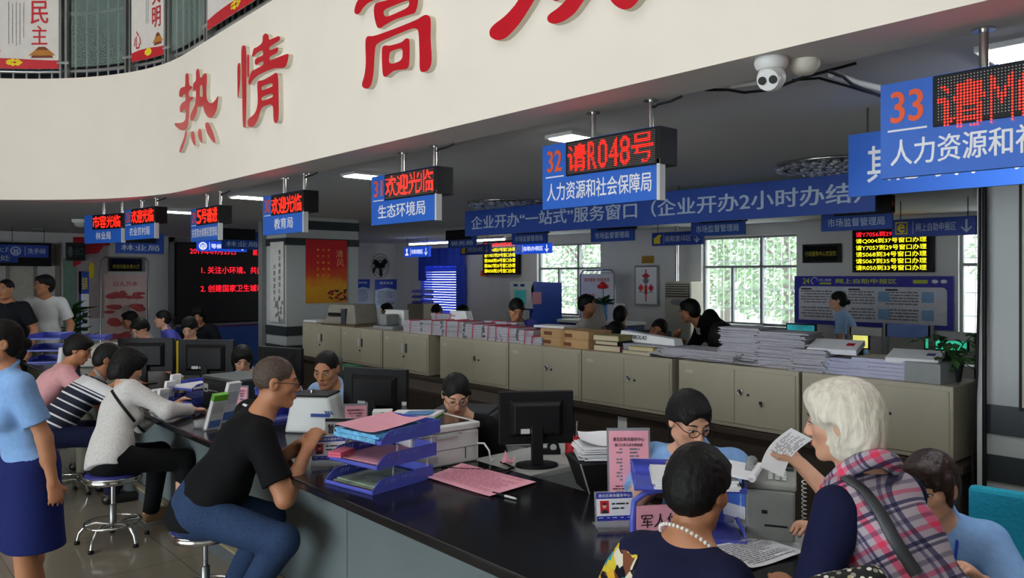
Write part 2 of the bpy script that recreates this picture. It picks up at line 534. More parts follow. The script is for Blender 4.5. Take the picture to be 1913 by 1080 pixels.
# outside: pale yard, boundary wall, trees
ext = mat('yard paving', '#c9c9c4', .9)
struct(MB().box(-26, 12, YB + .3, 40, -.25, -.15).build('ground_yard', ext), 'pale yard outside the windows')
struct(MB().box(-26, 12, 26, 26.3, -.2, 3.6).build('wall_yard', mat('yard wall', '#d8d6d0', .9)))
lv = [mat('tree leaf dark', '#67835c', .7, var=.3, scale=2), mat('tree leaf pale', '#86a277', .7, var=.25, scale=2)]
bark = mat('bark', '#6b6258', .9, bump=.4)
def tree(x, y, h, seed, lab):
    rd = random.Random(seed)
    t = thing('tree', lab, 'tree', (x, y, -.15), 0, 'trees outside the windows')
    tr = MB().tube([(0, 0, 0), (.05, 0, h * .3), (-.04, .05, h * .62)], [.16, .12, .06], 8)
    for i in range(6):
        a = i * 1.05; tr.tube([(0, 0, h * (.3 + .05 * i)), (math.cos(a) * 1.0, math.sin(a) * 1.0, h * (.5 + .06 * i))], [.05, .02], 6)
    tr.build('trunk', bark, t)
    f = MB()
    for i in range(3200):
        a, zz = rd.uniform(0, 2 * PI), rd.uniform(.22, 1.0)
        rr = 1.9 * math.sqrt(rd.random()) * math.sin(PI * (.15 + .8 * (zz - .2)))
        p = Vector((rr * math.cos(a), rr * math.sin(a), h * zz))
        ax = Vector((rd.uniform(-1, 1), rd.uniform(-1, 1), rd.uniform(-1, .3))).normalized() * rd.uniform(.07, .14)
        sd = ax.orthogonal().normalized() * .045
        f.add([p - sd, p + ax * .5 - sd * 1.2, p + ax, p + ax * .5 + sd * 1.2], [(0, 1, 2, 3)], rd.randrange(2))
    f.build('crown', lv, t)
tree(-8.3, 15.4, 4.4, 1, 'leafy tree filling the right part of the wide window')
tree(-10.6, 16.6, 4.9, 2, 'leafy tree filling the left half of the wide window, set further back')
tree(-14.2, 15.2, 4.6, 4, 'leafy tree seen through the window behind the poster stand')
tree(-3.6, 17.5, 4.2, 5, 'leafy tree seen beside the grey column window')

# ------------------------------------------------------------------ balcony railing and the banners hung on it
M['railing'] = mat('railing steel', '#b4b7b4', .3, metal=.75, var=.06, scale=30)
rail = thing('balcony_railing', 'steel balcony railing with upright bars above the curved fascia', 'railing')
def sweep(off, z, r, s0=1.0, s1=12.5, n=70):
    return [edge_pt(s0 + (s1 - s0) * i / n, off)[0] + Vector((0, 0, z)) for i in range(n + 1)]
for z, r, nm in ((3.655, .018, 'bottom_rail'), (4.20, .02, 'middle_rail'), (4.68, .035, 'top_rail')):
    MB().tube(sweep(.10, z, r), r, 10).build(nm, M['railing'], rail)
bars = MB()
s = 3.5
while s < 11.2:
    p, nrm = edge_pt(s, .10)
    bars.cyl(p + Vector((0, 0, 3.55)), p + Vector((0, 0, 4.66)), .011, n=8); s += .115
o = bars.build('bars', M['railing'], rail); o['kind'] = 'stuff'
def arc_s(u):
    p, t, nn = on_edge(u, .1)
    if p.x >= CX: return -p.x
    return -CX + CR * (math.atan2(p.y - CY, p.x - CX) - PI / 2)
for u in (127, 250, 325, 400):
    s = arc_s(u); p, nn = edge_pt(s, .07)
    t = Vector((-nn.y, nn.x, 0))
    q = MB()
    for k in (-.028, .028):
        q.M = Matrix.Translation(p + t * k) @ Matrix.Rotation(math.atan2(t.y, t.x), 4, 'Z')
        q.box(-.011, .011, -.04, .04, 3.53, 4.68)
    q.M = Matrix()
    for z in (3.72, 4.45): q.cyl(p + t * -.06 + nn * .03 + Vector((0, 0, z)), p + t * .06 + nn * .03 + Vector((0, 0, z)), .016, n=10)
    q.build('post', M['railing'], rail)
gl = mat('railing glass', '#8fa39c', .08, var=.1, alpha=.35)
for (ua, ub) in ((140, 244), (331, 396)):
    s0, s1 = arc_s(ua), arc_s(ub)
    MB().surf(lambda a, c: edge_pt(s0 + (s1 - s0) * a, .05)[0] + Vector((0, 0, 3.68 + c * .95)), 10, 1, thick=.008).build('glass_panel', gl, rail)

def curved_banner(ua, ub, z0, z1, lab, chars, extra):
    s0, s1 = arc_s(ua), arc_s(ub)
    W = s0 - s1
    root = thing('hanging_banner', lab, 'banner', edge_pt((s0 + s1) / 2, .02)[0] + Vector((0, 0, z0)), 0, 'banners on the balcony railing')
    org = root.location.copy()
    def bend(x, y, z):
        p, nn = edge_pt(s0 - x, .03)
        return p + nn * -y + Vector((0, 0, z0 + z)) - org
    H = z1 - z0
    c = MB().surf(lambda a, d: bend(a * W, 0, d * H), 14, 2, thick=.004)
    c.build('sheet', mat('banner cloth', '#d9d4cc', .7, var=.04), root)
    pr = MB()
    def poly(pts, mi, y):
        # thin printed shapes, subdivided so that they follow the bend
        tmp = MB(); tmp.prism([pts], y, y + .001, mi)
        pr.add([bend(*q) for q in tmp.v], tmp.f, mi)
    def strip(top, mi, y, n=12, base=0.0):
        for i in range(n):
            x0, x1 = W * i / n, W * (i + 1) / n
            pr.add([bend(x0, y, base), bend(x1, y, base), bend(x1, y, top(x1 / W)), bend(x0, y, top(x0 / W))], [(0, 1, 2, 3)], mi)
    strip(lambda t: H * (.045 + .03 * math.sin(3 * t + 1) + .05 * t), 0, -.002)
    # a tiled palace roof over a low wall
    bx = W * .68; bw = W * .26; bz = H * .095
    poly([(bx, bz), (bx + bw, bz), (bx + bw * .93, bz + .022), (bx + bw * .07, bz + .022)], 2, -.003)
    poly([(bx - .02, bz + .022), (bx + bw + .02, bz + .022), (bx + bw * .8, bz + .075), (bx + bw * .2, bz + .075)], 1, -.003)
    poly([(bx + bw * .2, bz + .075), (bx + bw * .8, bz + .075), (bx + bw * .62, bz + .105), (bx + bw * .36, bz + .105)], 2, -.004)
    for k in range(7):   # golden flower at the hem
        a = k * .9
        cx_, cz_ = W * (.5 + .06 * math.cos(a)), H * (.055 + .018 * math.sin(a))
        poly([(cx_ - .03, cz_), (cx_, cz_ - .018), (cx_ + .03, cz_), (cx_, cz_ + .02)], 3, -.0035)
    for (ch, xa, xb, za, zb) in chars:
        tm = MB().text(ch, xa * W, xb * W, za * H, zb * H, -.003, 0, bold=.015)
        pr.add([bend(*q) for q in tm.v], tm.f, 0)
    for (xa, xb, za, zb, nn_) in extra:
        tm = MB()
        for k in range(nn_):
            x = xa + (xb - xa) * (k + .5) / nn_
            tm.lines(za * H, zb * H, -.006, .006, 1, 0, 0, seed=k)
            pr.add([bend(x * W + q[2], -.003, H * (za + zb) - q[0]) for q in tm.v], tm.f, 4)
            tm = MB()
    pr.build('print', [M['red'], mat('roof ochre', '#b5762a', .7), mat('roof brown', '#7c3a20', .7), M['yellow'], M['ink_grey']], root)
b0 = on_edge(60)[0]
curved_banner(-60, 119, 3.665, 4.75, 'white banner with red brushed characters and red hem, leftmost on railing',
    [('民', .68, .88, .39, .59), ('主', .69, .87, .21, .375), ('富强', .12, .36, .14, .3)], [(.42, .62, .2, .58, 5)])
curved_banner(258, 320, 3.665, 4.75, 'narrow white banner with red characters between two railing posts',
    [('文', .62, .90, .43, .60), ('明', .62, .90, .24, .41), ('心', .08, .28, .10, .25)], [(.40, .52, .28, .6, 2)])
curved_banner(404, 520, 3.665, 4.75, 'white banner with red hem at the high right end of railing',
    [('和', .55, .78, .55, .75), ('谐', .55, .78, .3, .5)], [(.34, .46, .4, .75, 2)])
# blue lit screen on the upper gallery, just seen under the railing
sc_ = MB().box(-.5, .5, -.02, .02, 0, .5)
e = at(232, 142, d=9.5)
o = tag(sc_.build('display_screen', mat('blue screen', '#2048ff', .4, emit=1.5)), 'small blue lit screen glimpsed under the balcony railing', 'screen')
o.location = (e.x, e.y, 3.5); o.rotation_euler = (0, 0, YAW)

# ------------------------------------------------------------------ the big red characters on the fascia
def on_fascia(u, v):
    p, t, nn = on_edge(u, -.03)      # the face of a letter stands 3 cm off the wall
    d = p.x / ray(u, 515).x
    return p, EYE + (HORIZON - v) / FPX * d
def raised_character(lab, cat, outlines, ox, oy, k):
    pts = [[on_fascia(ox + x / k, oy + y / k) for x, y in loop] for grp in outlines for loop in grp]
    c0 = pts[0][0][0].copy(); c0.z = pts[0][0][1]
    b = MB()
    def smooth(loop):
        # two rounds of corner cutting give the brushed outline
        for _ in range(2):
            out = []
            for i in range(len(loop)):
                p, q = loop[i], loop[(i + 1) % len(loop)]
                out += [(p[0] * .78 + q[0] * .22, p[1] * .78 + q[1] * .22), (p[0] * .22 + q[0] * .78, p[1] * .22 + q[1] * .78)]
            loop = out
        return loop
    for gi, grp in enumerate(outlines):
        loops = [smooth(l) for l in grp]
        flat = [(ox + x / k, oy + y / k) for l in loops for x, y in l]
        W = [on_fascia(u, v) for u, v in flat]
        tris = tessellate_polygon([[Vector((x, y, 0)) for x, y in l] for l in loops])
        nrm = [on_edge(u)[2] for u, v in flat]
        front = [p + Vector((0, 0, z)) - c0 + m_ * (.0008 * gi) for (p, z), m_ in zip(W, nrm)]
        n = len(front)
        back = [q - m_ * (.03 + .0008 * gi) for q, m_ in zip(front, nrm)]
        def face(q, tr, mi):
            fs = []
            for t_ in tr:
                a, b_, c_ = (q[i] for i in t_)
                fs.append(tuple(t_) if (b_ - a).cross(c_ - a).dot(nrm[0]) > 0 else tuple(reversed(t_)))
            b.add(q, fs, mi)
        face(front, tris, 0)
        s0, fs = 0, []
        for l in loops:
            m_ = len(l)
            fs += [(s0 + i, s0 + (i + 1) % m_, n + s0 + (i + 1) % m_, n + s0 + i) for i in range(m_)]
            s0 += m_
        b.add(front + back, fs, 1)
    o = tag(b.build('wall_character', [M['red_face'], M['cream']]), lab, cat, 'raised red characters on the fascia')
    o.location = c0
M['red_face'] = mat('glossy red acrylic', '#c8202c', .25, var=.03)
M['cream'] = mat('cream letter side', '#e3decb', .6)
raised_character('big red raised character, leftmost of the row on cream fascia', 'wall lettering', [
    [[(205, 165), (225, 148), (245, 165), (245, 285), (280, 292), (275, 318), (242, 340), (244, 408), (292, 398), (285, 430), (252, 455), (248, 560), (238, 700), (215, 750), (160, 762), (100, 715), (86, 680), (150, 682), (190, 668), (208, 640), (212, 530), (180, 545), (165, 572), (146, 560), (148, 500), (175, 462), (208, 448), (210, 375), (190, 372), (170, 402), (148, 408), (136, 380), (150, 315), (180, 298), (206, 296)]],
    [[(318, 125), (340, 100), (358, 122), (362, 205), (385, 190), (395, 165), (420, 148), (436, 165), (438, 235), (430, 300), (432, 420), (455, 465), (490, 472), (525, 440), (555, 385), (556, 440), (540, 540), (512, 605), (475, 632), (440, 615), (410, 565), (395, 490), (370, 512), (338, 500), (330, 570), (300, 640), (275, 664), (255, 640), (262, 590), (300, 510), (318, 430), (322, 335), (310, 322), (296, 345), (285, 330), (292, 255), (322, 232)], [(362, 290), (375, 272), (390, 285), (392, 395), (385, 405), (368, 402), (360, 392)]],
    [[(208, 760), (226, 758), (222, 820), (190, 930), (160, 998), (142, 990), (150, 950), (195, 830)]],
    [[(270, 770), (300, 768), (316, 850), (320, 920), (305, 922), (275, 870), (265, 810)]],
    [[(345, 745), (378, 742), (392, 830), (390, 900), (372, 885), (345, 825)]],
    [[(418, 690), (440, 670), (465, 685), (510, 790), (535, 880), (525, 898), (490, 870), (435, 780)]]], 310, 110, 5.683)
raised_character('big red raised character with tall left stroke, second of the fascia row', 'wall lettering', [
    [[(108, 210), (135, 182), (165, 205), (165, 600), (160, 1005), (145, 1022), (125, 1005), (120, 600)]],
    [[(72, 385), (92, 360), (106, 380), (104, 540), (85, 715), (74, 718), (74, 560)]],
    [[(172, 285), (184, 278), (196, 290), (194, 500), (182, 512), (174, 500)]],
    [[(330, 90), (360, 64), (392, 85), (394, 135), (430, 120), (490, 92), (508, 105), (506, 135), (460, 165), (398, 205), (398, 240), (440, 225), (488, 202), (490, 240), (470, 270), (402, 300), (400, 345), (480, 310), (590, 268), (596, 290), (575, 385), (545, 420), (470, 416), (400, 435), (300, 480), (235, 530), (205, 588), (186, 580), (188, 530), (220, 445), (245, 436), (340, 385), (338, 345), (300, 362), (275, 388), (250, 380), (252, 330), (280, 310), (336, 290), (334, 235), (290, 250), (235, 305), (220, 300), (240, 215), (265, 212), (330, 165)]],
    [[(440, 480), (465, 462), (490, 480), (494, 700), (496, 930), (475, 975), (450, 970), (440, 930), (438, 772), (330, 808), (310, 850), (285, 940), (250, 1000), (215, 1020), (182, 1005), (180, 935), (240, 890), (270, 840), (285, 760), (275, 560), (290, 545), (330, 542), (400, 505)], [(322, 600), (420, 566), (434, 580), (432, 602), (335, 642), (320, 635)], [(322, 710), (420, 672), (438, 685), (434, 712), (335, 748), (320, 738)]]], 430, 50, 5.4)
raised_character('big red raised character with nested boxes, third of the fascia row', 'wall lettering', [
    [[(246, 120), (290, -20), (560, -140), (590, -270), (680, -300), (720, -200), (700, -160), (900, -230), (1000, -270), (1040, -200), (900, -120), (440, 5), (350, 85), (310, 155), (265, 162)]],
    [[(470, 100), (485, 40), (530, 22), (640, 0), (800, -60), (930, -120), (975, -90), (965, 60), (935, 150), (880, 162), (700, 220), (590, 285), (540, 322), (505, 305), (475, 190)], [(580, 110), (700, 60), (850, 0), (872, 15), (860, 80), (760, 130), (620, 190), (585, 175)]],
    [[(375, 450), (400, 402), (470, 408), (700, 325), (960, 220), (1015, 180), (1060, 163), (1105, 185), (1115, 260), (1108, 420), (1128, 690), (1090, 790), (1020, 815), (985, 790), (985, 600), (975, 340), (940, 315), (880, 325), (650, 420), (510, 485), (485, 540), (470, 850), (440, 970), (390, 1003), (330, 965), (370, 840), (385, 700)]],
    [[(560, 540), (590, 508), (650, 515), (790, 475), (830, 430), (870, 432), (878, 500), (875, 720), (850, 775), (800, 780), (700, 790), (640, 840), (605, 868), (570, 845)], [(650, 590), (690, 565), (780, 540), (798, 560), (795, 650), (760, 690), (680, 718), (642, 700)]]], 620, 0, 6.0)
raised_character('big red raised character partly above the picture, fourth of the fascia row', 'wall lettering', [
    [[(480, 0), (640, -420), (720, -560), (830, -500), (760, -260), (620, 20), (480, 240), (350, 380), (260, 405), (190, 370), (178, 310), (215, 250), (340, 160)]],
    [[(760, -30), (840, 18), (900, -10), (860, -130), (700, -330), (520, -480), (440, -400), (600, -230)]],
    [[(940, 10), (1240, -420), (1440, -930), (1560, -950), (1500, -640), (1330, -300), (1120, 10), (1030, 140), (920, 215), (830, 240), (775, 225), (755, 190), (770, 145), (860, 85)]],
    [[(1380, 0), (1260, -250), (1130, -620), (1230, -660), (1400, -330), (1540, -120), (1700, -260), (1790, -180), (1670, 5), (1600, 80), (1525, 102), (1450, 70)]],
    [[(240, -660), (300, -760), (940, -930), (1010, -860), (940, -800), (330, -640)]],
    [[(550, -1110), (660, -1130), (700, -930), (600, -900)]],
    [[(420, -670), (530, -650), (380, -450), (260, -390), (260, -460)]],
    [[(750, -770), (850, -770), (970, -620), (900, -550), (820, -620)]],
    [[(1130, -1190), (1250, -1190), (1180, -960), (1040, -690), (950, -700), (1060, -920)]],
    [[(1110, -890), (1160, -990), (1660, -1120), (1750, -1040), (1640, -960), (1180, -850)]]], 880, 0, 5.314)
# ================================================================== hanging signs
def led_matrix(text_cells, rows, pitch, x0, ztop, y, mb, mi, thr=.5, keep=lambda r, c: True, size=.62):
    """lit diodes of a dot matrix: each cell (char, columns) is sampled from its glyph on a grid"""
    c0 = 0
    for ch, cols in text_cells:
        V, Fs = glyphs(ch, 0)
        if len(V):
            lo, hi = V.min(0), V.max(0)
            V = V[:, :2]; lo, hi = V.min(0), V.max(0)
            bv = BVHTree.FromPolygons([(p[0], p[1], 0) for p in V], Fs)
            used = cols - 1
            for r in range(rows):
                for c in range(used):
                    hit = 0
                    for dx in (.25, .75):
                        for dz in (.25, .75):
                            gx = lo[0] + (hi[0] - lo[0]) * (c + dx) / used
                            gz = hi[1] - (hi[1] - lo[1]) * (r + dz) / rows
                            if bv.ray_cast(Vector((gx, gz, 1)), Vector((0, 0, -1)))[0] is not None: hit += .25
                    if hit >= thr and keep(r, c0 + c):
                        x, z, s = x0 + (c0 + c + .5) * pitch, ztop - (r + .5) * pitch, pitch * size / 2
                        mb.add([(x - s, y, z), (x, y, z - s), (x + s, y, z), (x, y, z + s)], [(0, 1, 2, 3)], mi)
        c0 += cols

def window_sign(x, y, z, num, dept, cells, lab, rz=0.0, w=.65, dots=True, numtxt=True, group='window number signs along the counter', shift=0, keep=lambda r, c: True, led_x=.152, poles=True, thr=.5, bright='led_red', bold=.022, board='blue_sign', lx=None, cable=True, zt_=ZS):
    """z is the underside of the board; the LED box sits over the board's upper right"""
    t = thing('window_sign', lab, 'sign', (x, y, z), rz, group)
    hw = w / 2
    b = MB().box(-hw, hw, -.012, .012, 0, .29)
    b.box(hw - .001, hw + .014, -.018, .018, -.003, .16, 1)
    b.build('board', [M[board], M['lgrey']], t)
    lw = w - led_x + .004
    lx0 = -hw + led_x
    bx = MB().box(lx0, lx0 + lw + .012, -.018, .095, .138, .288)
    bx.build('led_box', M['black'], t, .003)
    if dots:
        dm = MB(); pit = (lw - .016) / 65
        rows = int(.136 / pit)
        for r in range(rows):
            for c in range(64):
                px, pz, s = lx0 + .012 + (c + .5) * pit, .280 - (r + .5) * pit, pit * .24
                dm.add([(px - s, -.0185, pz), (px, -.0185, pz - s), (px + s, -.0185, pz), (px, -.0185, pz + s)], [(0, 1, 2, 3)])
        o = dm.build('unlit_diodes', M['led_off'], t); o['kind'] = 'stuff'
    else: pit = (lw - .016) / 65
    lm = MB()
    led_matrix(cells, 16, pit, lx0 + .012, .280 - (1 + shift) * pit, -.0195, lm, 0, thr, keep, .66 if dots else .9)
    lm.build('lit_diodes', M[bright], t)
    tx = MB()
    if numtxt:
        tx.text(num, -hw + .03, -hw + .125, .165, .262, -.013, 1, bold=.03)
        tx.box(-hw + .022, -hw + .135, -.0135, -.0125, .140, .146, 0)
    a, c = lx or (-hw + .03, hw - .03)
    tx.text(dept, a, c, .035, .115, -.013, 0, bold=bold)
    tx.build('lettering', [M['letter'], M['orange']], t)
    if poles:
        for px in (lx0 + .12, lx0 + lw - .07):
            q = MB().cyl((px, .03, .286), (px, .03, zt_ - z), .0125, n=14)
            q.cyl((px, .03, zt_ - z - .006), (px, .03, zt_ - z), .03, n=18)
            q.build('pole', M['steel'], t)
        if cable:
            px = lx0 + lw - .07
            MB().tube([(px + .012, .04, ZS - z - .03), (px + .04, .02, ZS - z - .028), (px + .09, .04, ZS - z - .02), (px + .13, .06, ZS - z - .004)], .005, 6).build('cable', M['black'], t)
    return t
C16 = lambda s: [(c, 16) for c in s]
YS = 2.45
def sx(u): return at(u, Y=YS).x
window_sign(sx(1648) + .36, YS, 2.02, '33', '人力资源和社会保障局', [('请', 16), ('M', 8), ('0', 8), ('4', 8), ('9', 8), ('号', 16)],
    'blue sign numbered 33 with red dot matrix, nearest of the row', w=.72, shift=1)
window_sign(sx(1017) + .325, YS, 2.02, '32', '人力资源和社会保障局', [('请', 16), ('R', 8), ('0', 8), ('4', 8), ('8', 8), ('号', 16)],
    'blue sign numbered 32 with red dot matrix reading 请R048号')
window_sign(sx(697) + .325, YS, 2.02, '31', '生态环境局', C16('欢迎光临'), 'blue sign numbered 31 for 生态环境局', lx=(-.25, .23), shift=-.5)
window_sign(sx(494) + .325, YS, 2.02, '30', '教育局', C16('欢迎光临'), 'blue sign numbered 30 for 教育局', lx=(-.13, .17), dots=False, shift=1)
window_sign(sx(359) + .325, YS, 2.02, '29', '扶贫和水库移民管理局', C16('5号请进'), 'blue sign numbered 29 for 扶贫和水库移民管理局', dots=False)
p = at(263, d=7.15); window_sign(p.x, p.y, 2.06, '28', '农业农村局', C16('欢迎光临'), 'blue sign for 农业农村局 where the fascia starts to curve', rz=.12, dots=False, lx=(-.22, .22))
p = at(194, d=7.75); window_sign(p.x, p.y, 2.05, '27', '林业局', C16('市容光临'), 'small blue sign for 林业局, leftmost hanging window sign', rz=.3, dots=False, lx=(-.12, .14), numtxt=False, zt_=ZC, cable=False)

# long banners hung across the hall
def long_sign(ua, ub, Y, z0, z1, text, ta, tb, lab, m='blue_dark', lm='letter_dim', bold=.025, tz=(.24, .78), xr=None):
    xa, xb = at(ua, Y=Y).x, at(ub, Y=Y).x
    t = thing('hanging_sign', lab, 'sign', ((xa + xb) / 2, Y, z0))
    W, H = xb - xa, z1 - z0
    MB().box(-W / 2, W / 2, -.012, .012, 0, H).build('board', M[m], t)
    MB().text(text, at(ta, Y=Y).x - xa - W / 2, at(tb, Y=Y).x - xa - W / 2, H * tz[0], H * tz[1], -.013, 0, bold=bold).build('lettering', M[lm], t)
    for k in (-.42, -.14, .14, .42):
        MB().cyl((W * k, 0, H), (W * k, 0, ZC - z0), .004, n=6).build('wire', M['dark_metal'], t)
    return t
long_sign(870, 1636, 5.6, 2.18, 2.47, '企业开办“一站式”服务窗口（企业开办2小时办结）', 882, 1612, 'long deep blue banner reading 企业开办“一站式”服务窗口')
long_sign(1587, 2120, 3.7, 2.10, 2.40, '其他综合业务窗口', 1622, 2090, 'long blue board behind sign 33 beginning 其', m='blue_sign', lm='letter', tz=(.2, .78))

# second row of signs, over the next counter
def place(ua, ub, v, Y=None, X=None):
    """span of a board square to the hall: on a plane of constant y, or of constant x when it faces the long way"""
    um = (ua + ub) / 2
    if X is None:
        xa, xb = at(ua, Y=Y).x, at(ub, Y=Y).x
        return (xb - xa), ((xa + xb) / 2, Y, at(um, v, Y=Y).z), 0
    ya, yb = at(ua, X=X).y, at(ub, X=X).y
    return (yb - ya), (X, (ya + yb) / 2, at(um, v, X=X).z), PI / 2
def row2(ua, ub, vb, Y, dept, lab, num=None, dark=False, H=.26, X=None):
    W, loc, rz = place(ua, ub, vb, Y, X); z0 = loc[2]; xa, xb = 0, W
    t = thing('window_sign', lab, 'sign', loc, rz, 'window signs of the second row')
    W = xb - xa
    MB().box(-W / 2, W / 2, -.012, .012, 0, H).build('board', M['blue_dark'], t)
    MB().box(-W / 2 - (.02 if dark else -.14), W / 2 - (.0 if not dark else .12), -.05, .05, H * .52, H + .04).build('led_box', M['black'], t, .003)
    tx = MB().text(dept, -W * .40, W * .40, H * .14, H * .44, -.013, 0, bold=.02)
    if num:
        tx.text(num, W / 2 - .13, W / 2 - .04, H * .62, H * .92, -.052, 1, bold=.03); tx.box(W / 2 - .14, W / 2 - .03, -.053, -.051, H * .54, H * .56, 0)
    tx.build('lettering', [M['letter_dim'], M['orange']], t)
    for k in (-.3, .3): MB().cyl((W * k, 0, H), (W * k, 0, ZC - z0), .01, n=8).build('pole', M['steel'], t)
    return t
row2(957, 1022, 456, 7.0, '市场监督管理局', 'blue 市场监督管理局 sign, leftmost below the long banner')
row2(1105, 1185, 451, 7.0, '市场监督管理局', 'blue 市场监督管理局 sign in front of the pier between windows')
row2(1292, 1392, 440, 7.0, '市场监督管理局', 'blue 市场监督管理局 sign before the wide window')
t = row2(1535, 1668, 430, 7.0, '市场监督管理局', 'blue 市场监督管理局 sign numbered 19', num=None)
tx = MB().text('19', .24, .335, .165, .255, -.0145, 1, bold=.03); tx.box(.22, .35, -.0145, -.0135, .138, .143, 0)
tx.build('lettering', [M['letter_dim'], M['orange']], t)
row2(838, 890, 463, 7.9, '税务局', 'dark 税务局 sign left of the long banner', dark=True)
row2(216, 306, 474, None, '林业局', 'blue 林业局 sign above the pink poster board', dark=True, H=.3, X=-12.0)
row2(414, 488, 466, None, '林业局', 'dark 林业局 sign over the large red-text screen', dark=True, H=.3, X=-12.5)

# direction boards: icon, bar, words, arrow
def way_sign(ua, ub, v0, v1, Y, words, lab, icon, emit=False, arrow='down', X=None):
    W, loc, rz = place(ua, ub, v1, Y, X); z0 = loc[2]; H = place(ua, ub, v0, Y, X)[1][2] - z0
    t = thing('direction_sign', lab, 'sign', loc, rz, 'direction signs under the ceiling')
    m = mat('lit blue sign', '#1d56e8', .4, emit=.55) if emit else mat('blue direction sign', '#1f3f9e', .5, var=.04)
    l = mat('lit white lettering', '#f4f8ff', .4, emit=.9) if emit else M['letter_dim']
    MB().box(-W / 2, W / 2, -.03, .03, 0, H).build('board', m, t, .004)
    y = -.031
    tx = MB()
    x0 = -W / 2
    if icon == 'stamp':
        tx.ell((x0 + H * .5, y, H * .68), (H * .15, .001, H * .17), 0); tx.box(x0 + H * .42, x0 + H * .58, y, y + .001, H * .3, H * .6, 0); tx.box(x0 + H * .22, x0 + H * .78, y, y + .001, H * .16, H * .32, 0)
    elif icon == 'e':
        tx.box(x0 + H * .2, x0 + H * .85, y, y + .001, H * .15, H * .85, 1); tx.box(x0 + H * .26, x0 + H * .79, y - .001, y, H * .22, H * .78, 2)
        tx.text('e', x0 + H * .32, x0 + H * .72, H * .25, H * .74, y - .002, 1, bold=.04)
    elif icon == 'yellow':
        tx.prism([(x0 + H * .2, H * .15), (x0 + H * .8, H * .15), (x0 + H * .8, H * .62), (x0 + H * .95, H * .8), (x0 + H * .7, H * .85), (x0 + H * .2, H * .55)], y, y + .001, 1)
    else:
        tx.tube([(x0 + H * (.5 + .32 * math.cos(a * PI / 8)), y, H * (.5 + .32 * math.sin(a * PI / 8))) for a in range(16)], .012, 6, 0, closed=True)
        tx.ell((x0 + H * .42, y, H * .58), (H * .07, .001, H * .08), 0); tx.box(x0 + H * .35, x0 + H * .49, y, y + .001, H * .3, H * .5, 0)
        tx.ell((x0 + H * .6, y, H * .58), (H * .07, .001, H * .08), 0); tx.box(x0 + H * .54, x0 + H * .67, y, y + .001, H * .3, H * .5, 0)
    tx.box(x0 + H * 1.12, x0 + H * 1.16, y, y + .001, H * .15, H * .85, 0)
    xe = W / 2 - (H * .95 if arrow else .05)
    tx.text(words, x0 + H * 1.3, xe, H * .28, H * .74, y, 0, bold=.02)
    if arrow == 'down':
        xc = W / 2 - H * .45
        tx.box(xc - .01, xc + .01, y, y + .001, H * .18, H * .84, 0)
        for k in (-1, 1): tx.prism([(xc, H * .12), (xc + k * H * .28, H * .42), (xc + k * H * .22, H * .46), (xc, H * .24)], y - .001, y, 0)
    tx.build('lettering', [l, M['yellow'], m], t)
    for k in (-.4, .4): MB().cyl((W * k, 0, H), (W * k, 0, ZC - z0), .005, n=6).build('wire', M['dark_metal'], t)
    return t
way_sign(757, 803, 461, 480, 9.3, '印章刻制区', 'lit blue direction sign with stamp icon near the blue blind', 'stamp', True)
way_sign(862, 917, 457, 476, 9.0, '税控盘办理区', 'dark blue direction sign with green icon before the ticket display', 'yellow')
way_sign(964, 1030, 455, 474, 9.0, '自助办税区', 'lit blue 自助办税区 direction sign with round yellow icon', 'e', True)
way_sign(1220, 1314, 433, 458, 9.0, '自助复印区', 'blue 自助复印区 direction sign with yellow icon', 'yellow')
way_sign(1668, 1825, 407, 441, 8.6, '网上自助申报区', 'blue 网上自助申报区 direction sign beside the grey column', 'e')
way_sign(15, 90, 458, 481, None, '洗手间', 'blue washroom direction sign at the far left', 'people', arrow=None, X=-14.8)
way_sign(368, 460, 451, 470, None, '等候休息区', 'lit blue 等候 direction sign above the large red-text screen', 'people', True, X=-13.4)
# registration board at the far left
xa = at(-70, X=-16.1)
t = thing('wall_board', 'dark blue registration board in a black frame at far left', 'sign', (-16.08, at(20, X=-16.1).y, at(20, 497, X=-16.1).z), PI / 2)
MB().box(-.7, .62, -.04, .04, 0, .42).build('frame', M['black'], t)
MB().box(-.66, .1, -.05, -.04, .06, .38).build('board', M['blue_dark'], t)
MB().text('税务大厅', -.6, .06, .24, .34, -.052, 0, bold=.02).text('登记处', -.5, -.02, .09, .19, -.052, 0, bold=.02).build('lettering', M['letter_dim'], t)
t = thing('exit_sign', 'small dark unlit emergency exit box on the left wall', 'sign', (-16.25, at(142, X=-16.2).y, at(142, 487, X=-16.2).z), PI / 2)
MB().box(-.16, .16, -.04, .04, 0, .34).build('case', mat('dark green case', '#232b28', .4), t, .005)
MB().text('出口', -.02, .12, .1, .25, -.042, 0).ell((-.09, -.042, .17), (.04, .002, .1), 0).build('lettering', mat('grey green print', '#6f7d78', .6), t)

# ------------------------------------------------------------------ LED text displays
def led_display(name, lab, loc, rz, W, H, rows, frame=.03, dim=False):
    t = thing(name, lab, 'display', loc, rz)
    MB().box(-W / 2, W / 2, -.05, .03, 0, H).build('case', M['black'], t, .005)
    MB().quad(-W / 2 + frame, W / 2 - frame, frame, H - frame, -.0505).build('screen', M['blackgloss'], t)
    tx = MB()
    for (s, a, c, z0, z1, mi) in rows:
        tx.text(s, -W / 2 + W * a, -W / 2 + W * c, H * z0, H * z1, -.053, mi, bold=.006)
    tx.build('lit_text', [M['led_yel'], M['led_red2'], mat('dim yellow print', '#8c8424', .6, emit=.12)], t)
    return t
M['led_red2'] = mat('red led text', '#ff1c30', .5, var=0, emit=1.7)
calls = ['请Y7056到29号窗口办理', '请Q004到37号窗口办理', '请Y7057到29号窗口办理', '请S068到34号窗口办理', '请S067到35号窗口办理', '请R050到33号窗口办理']
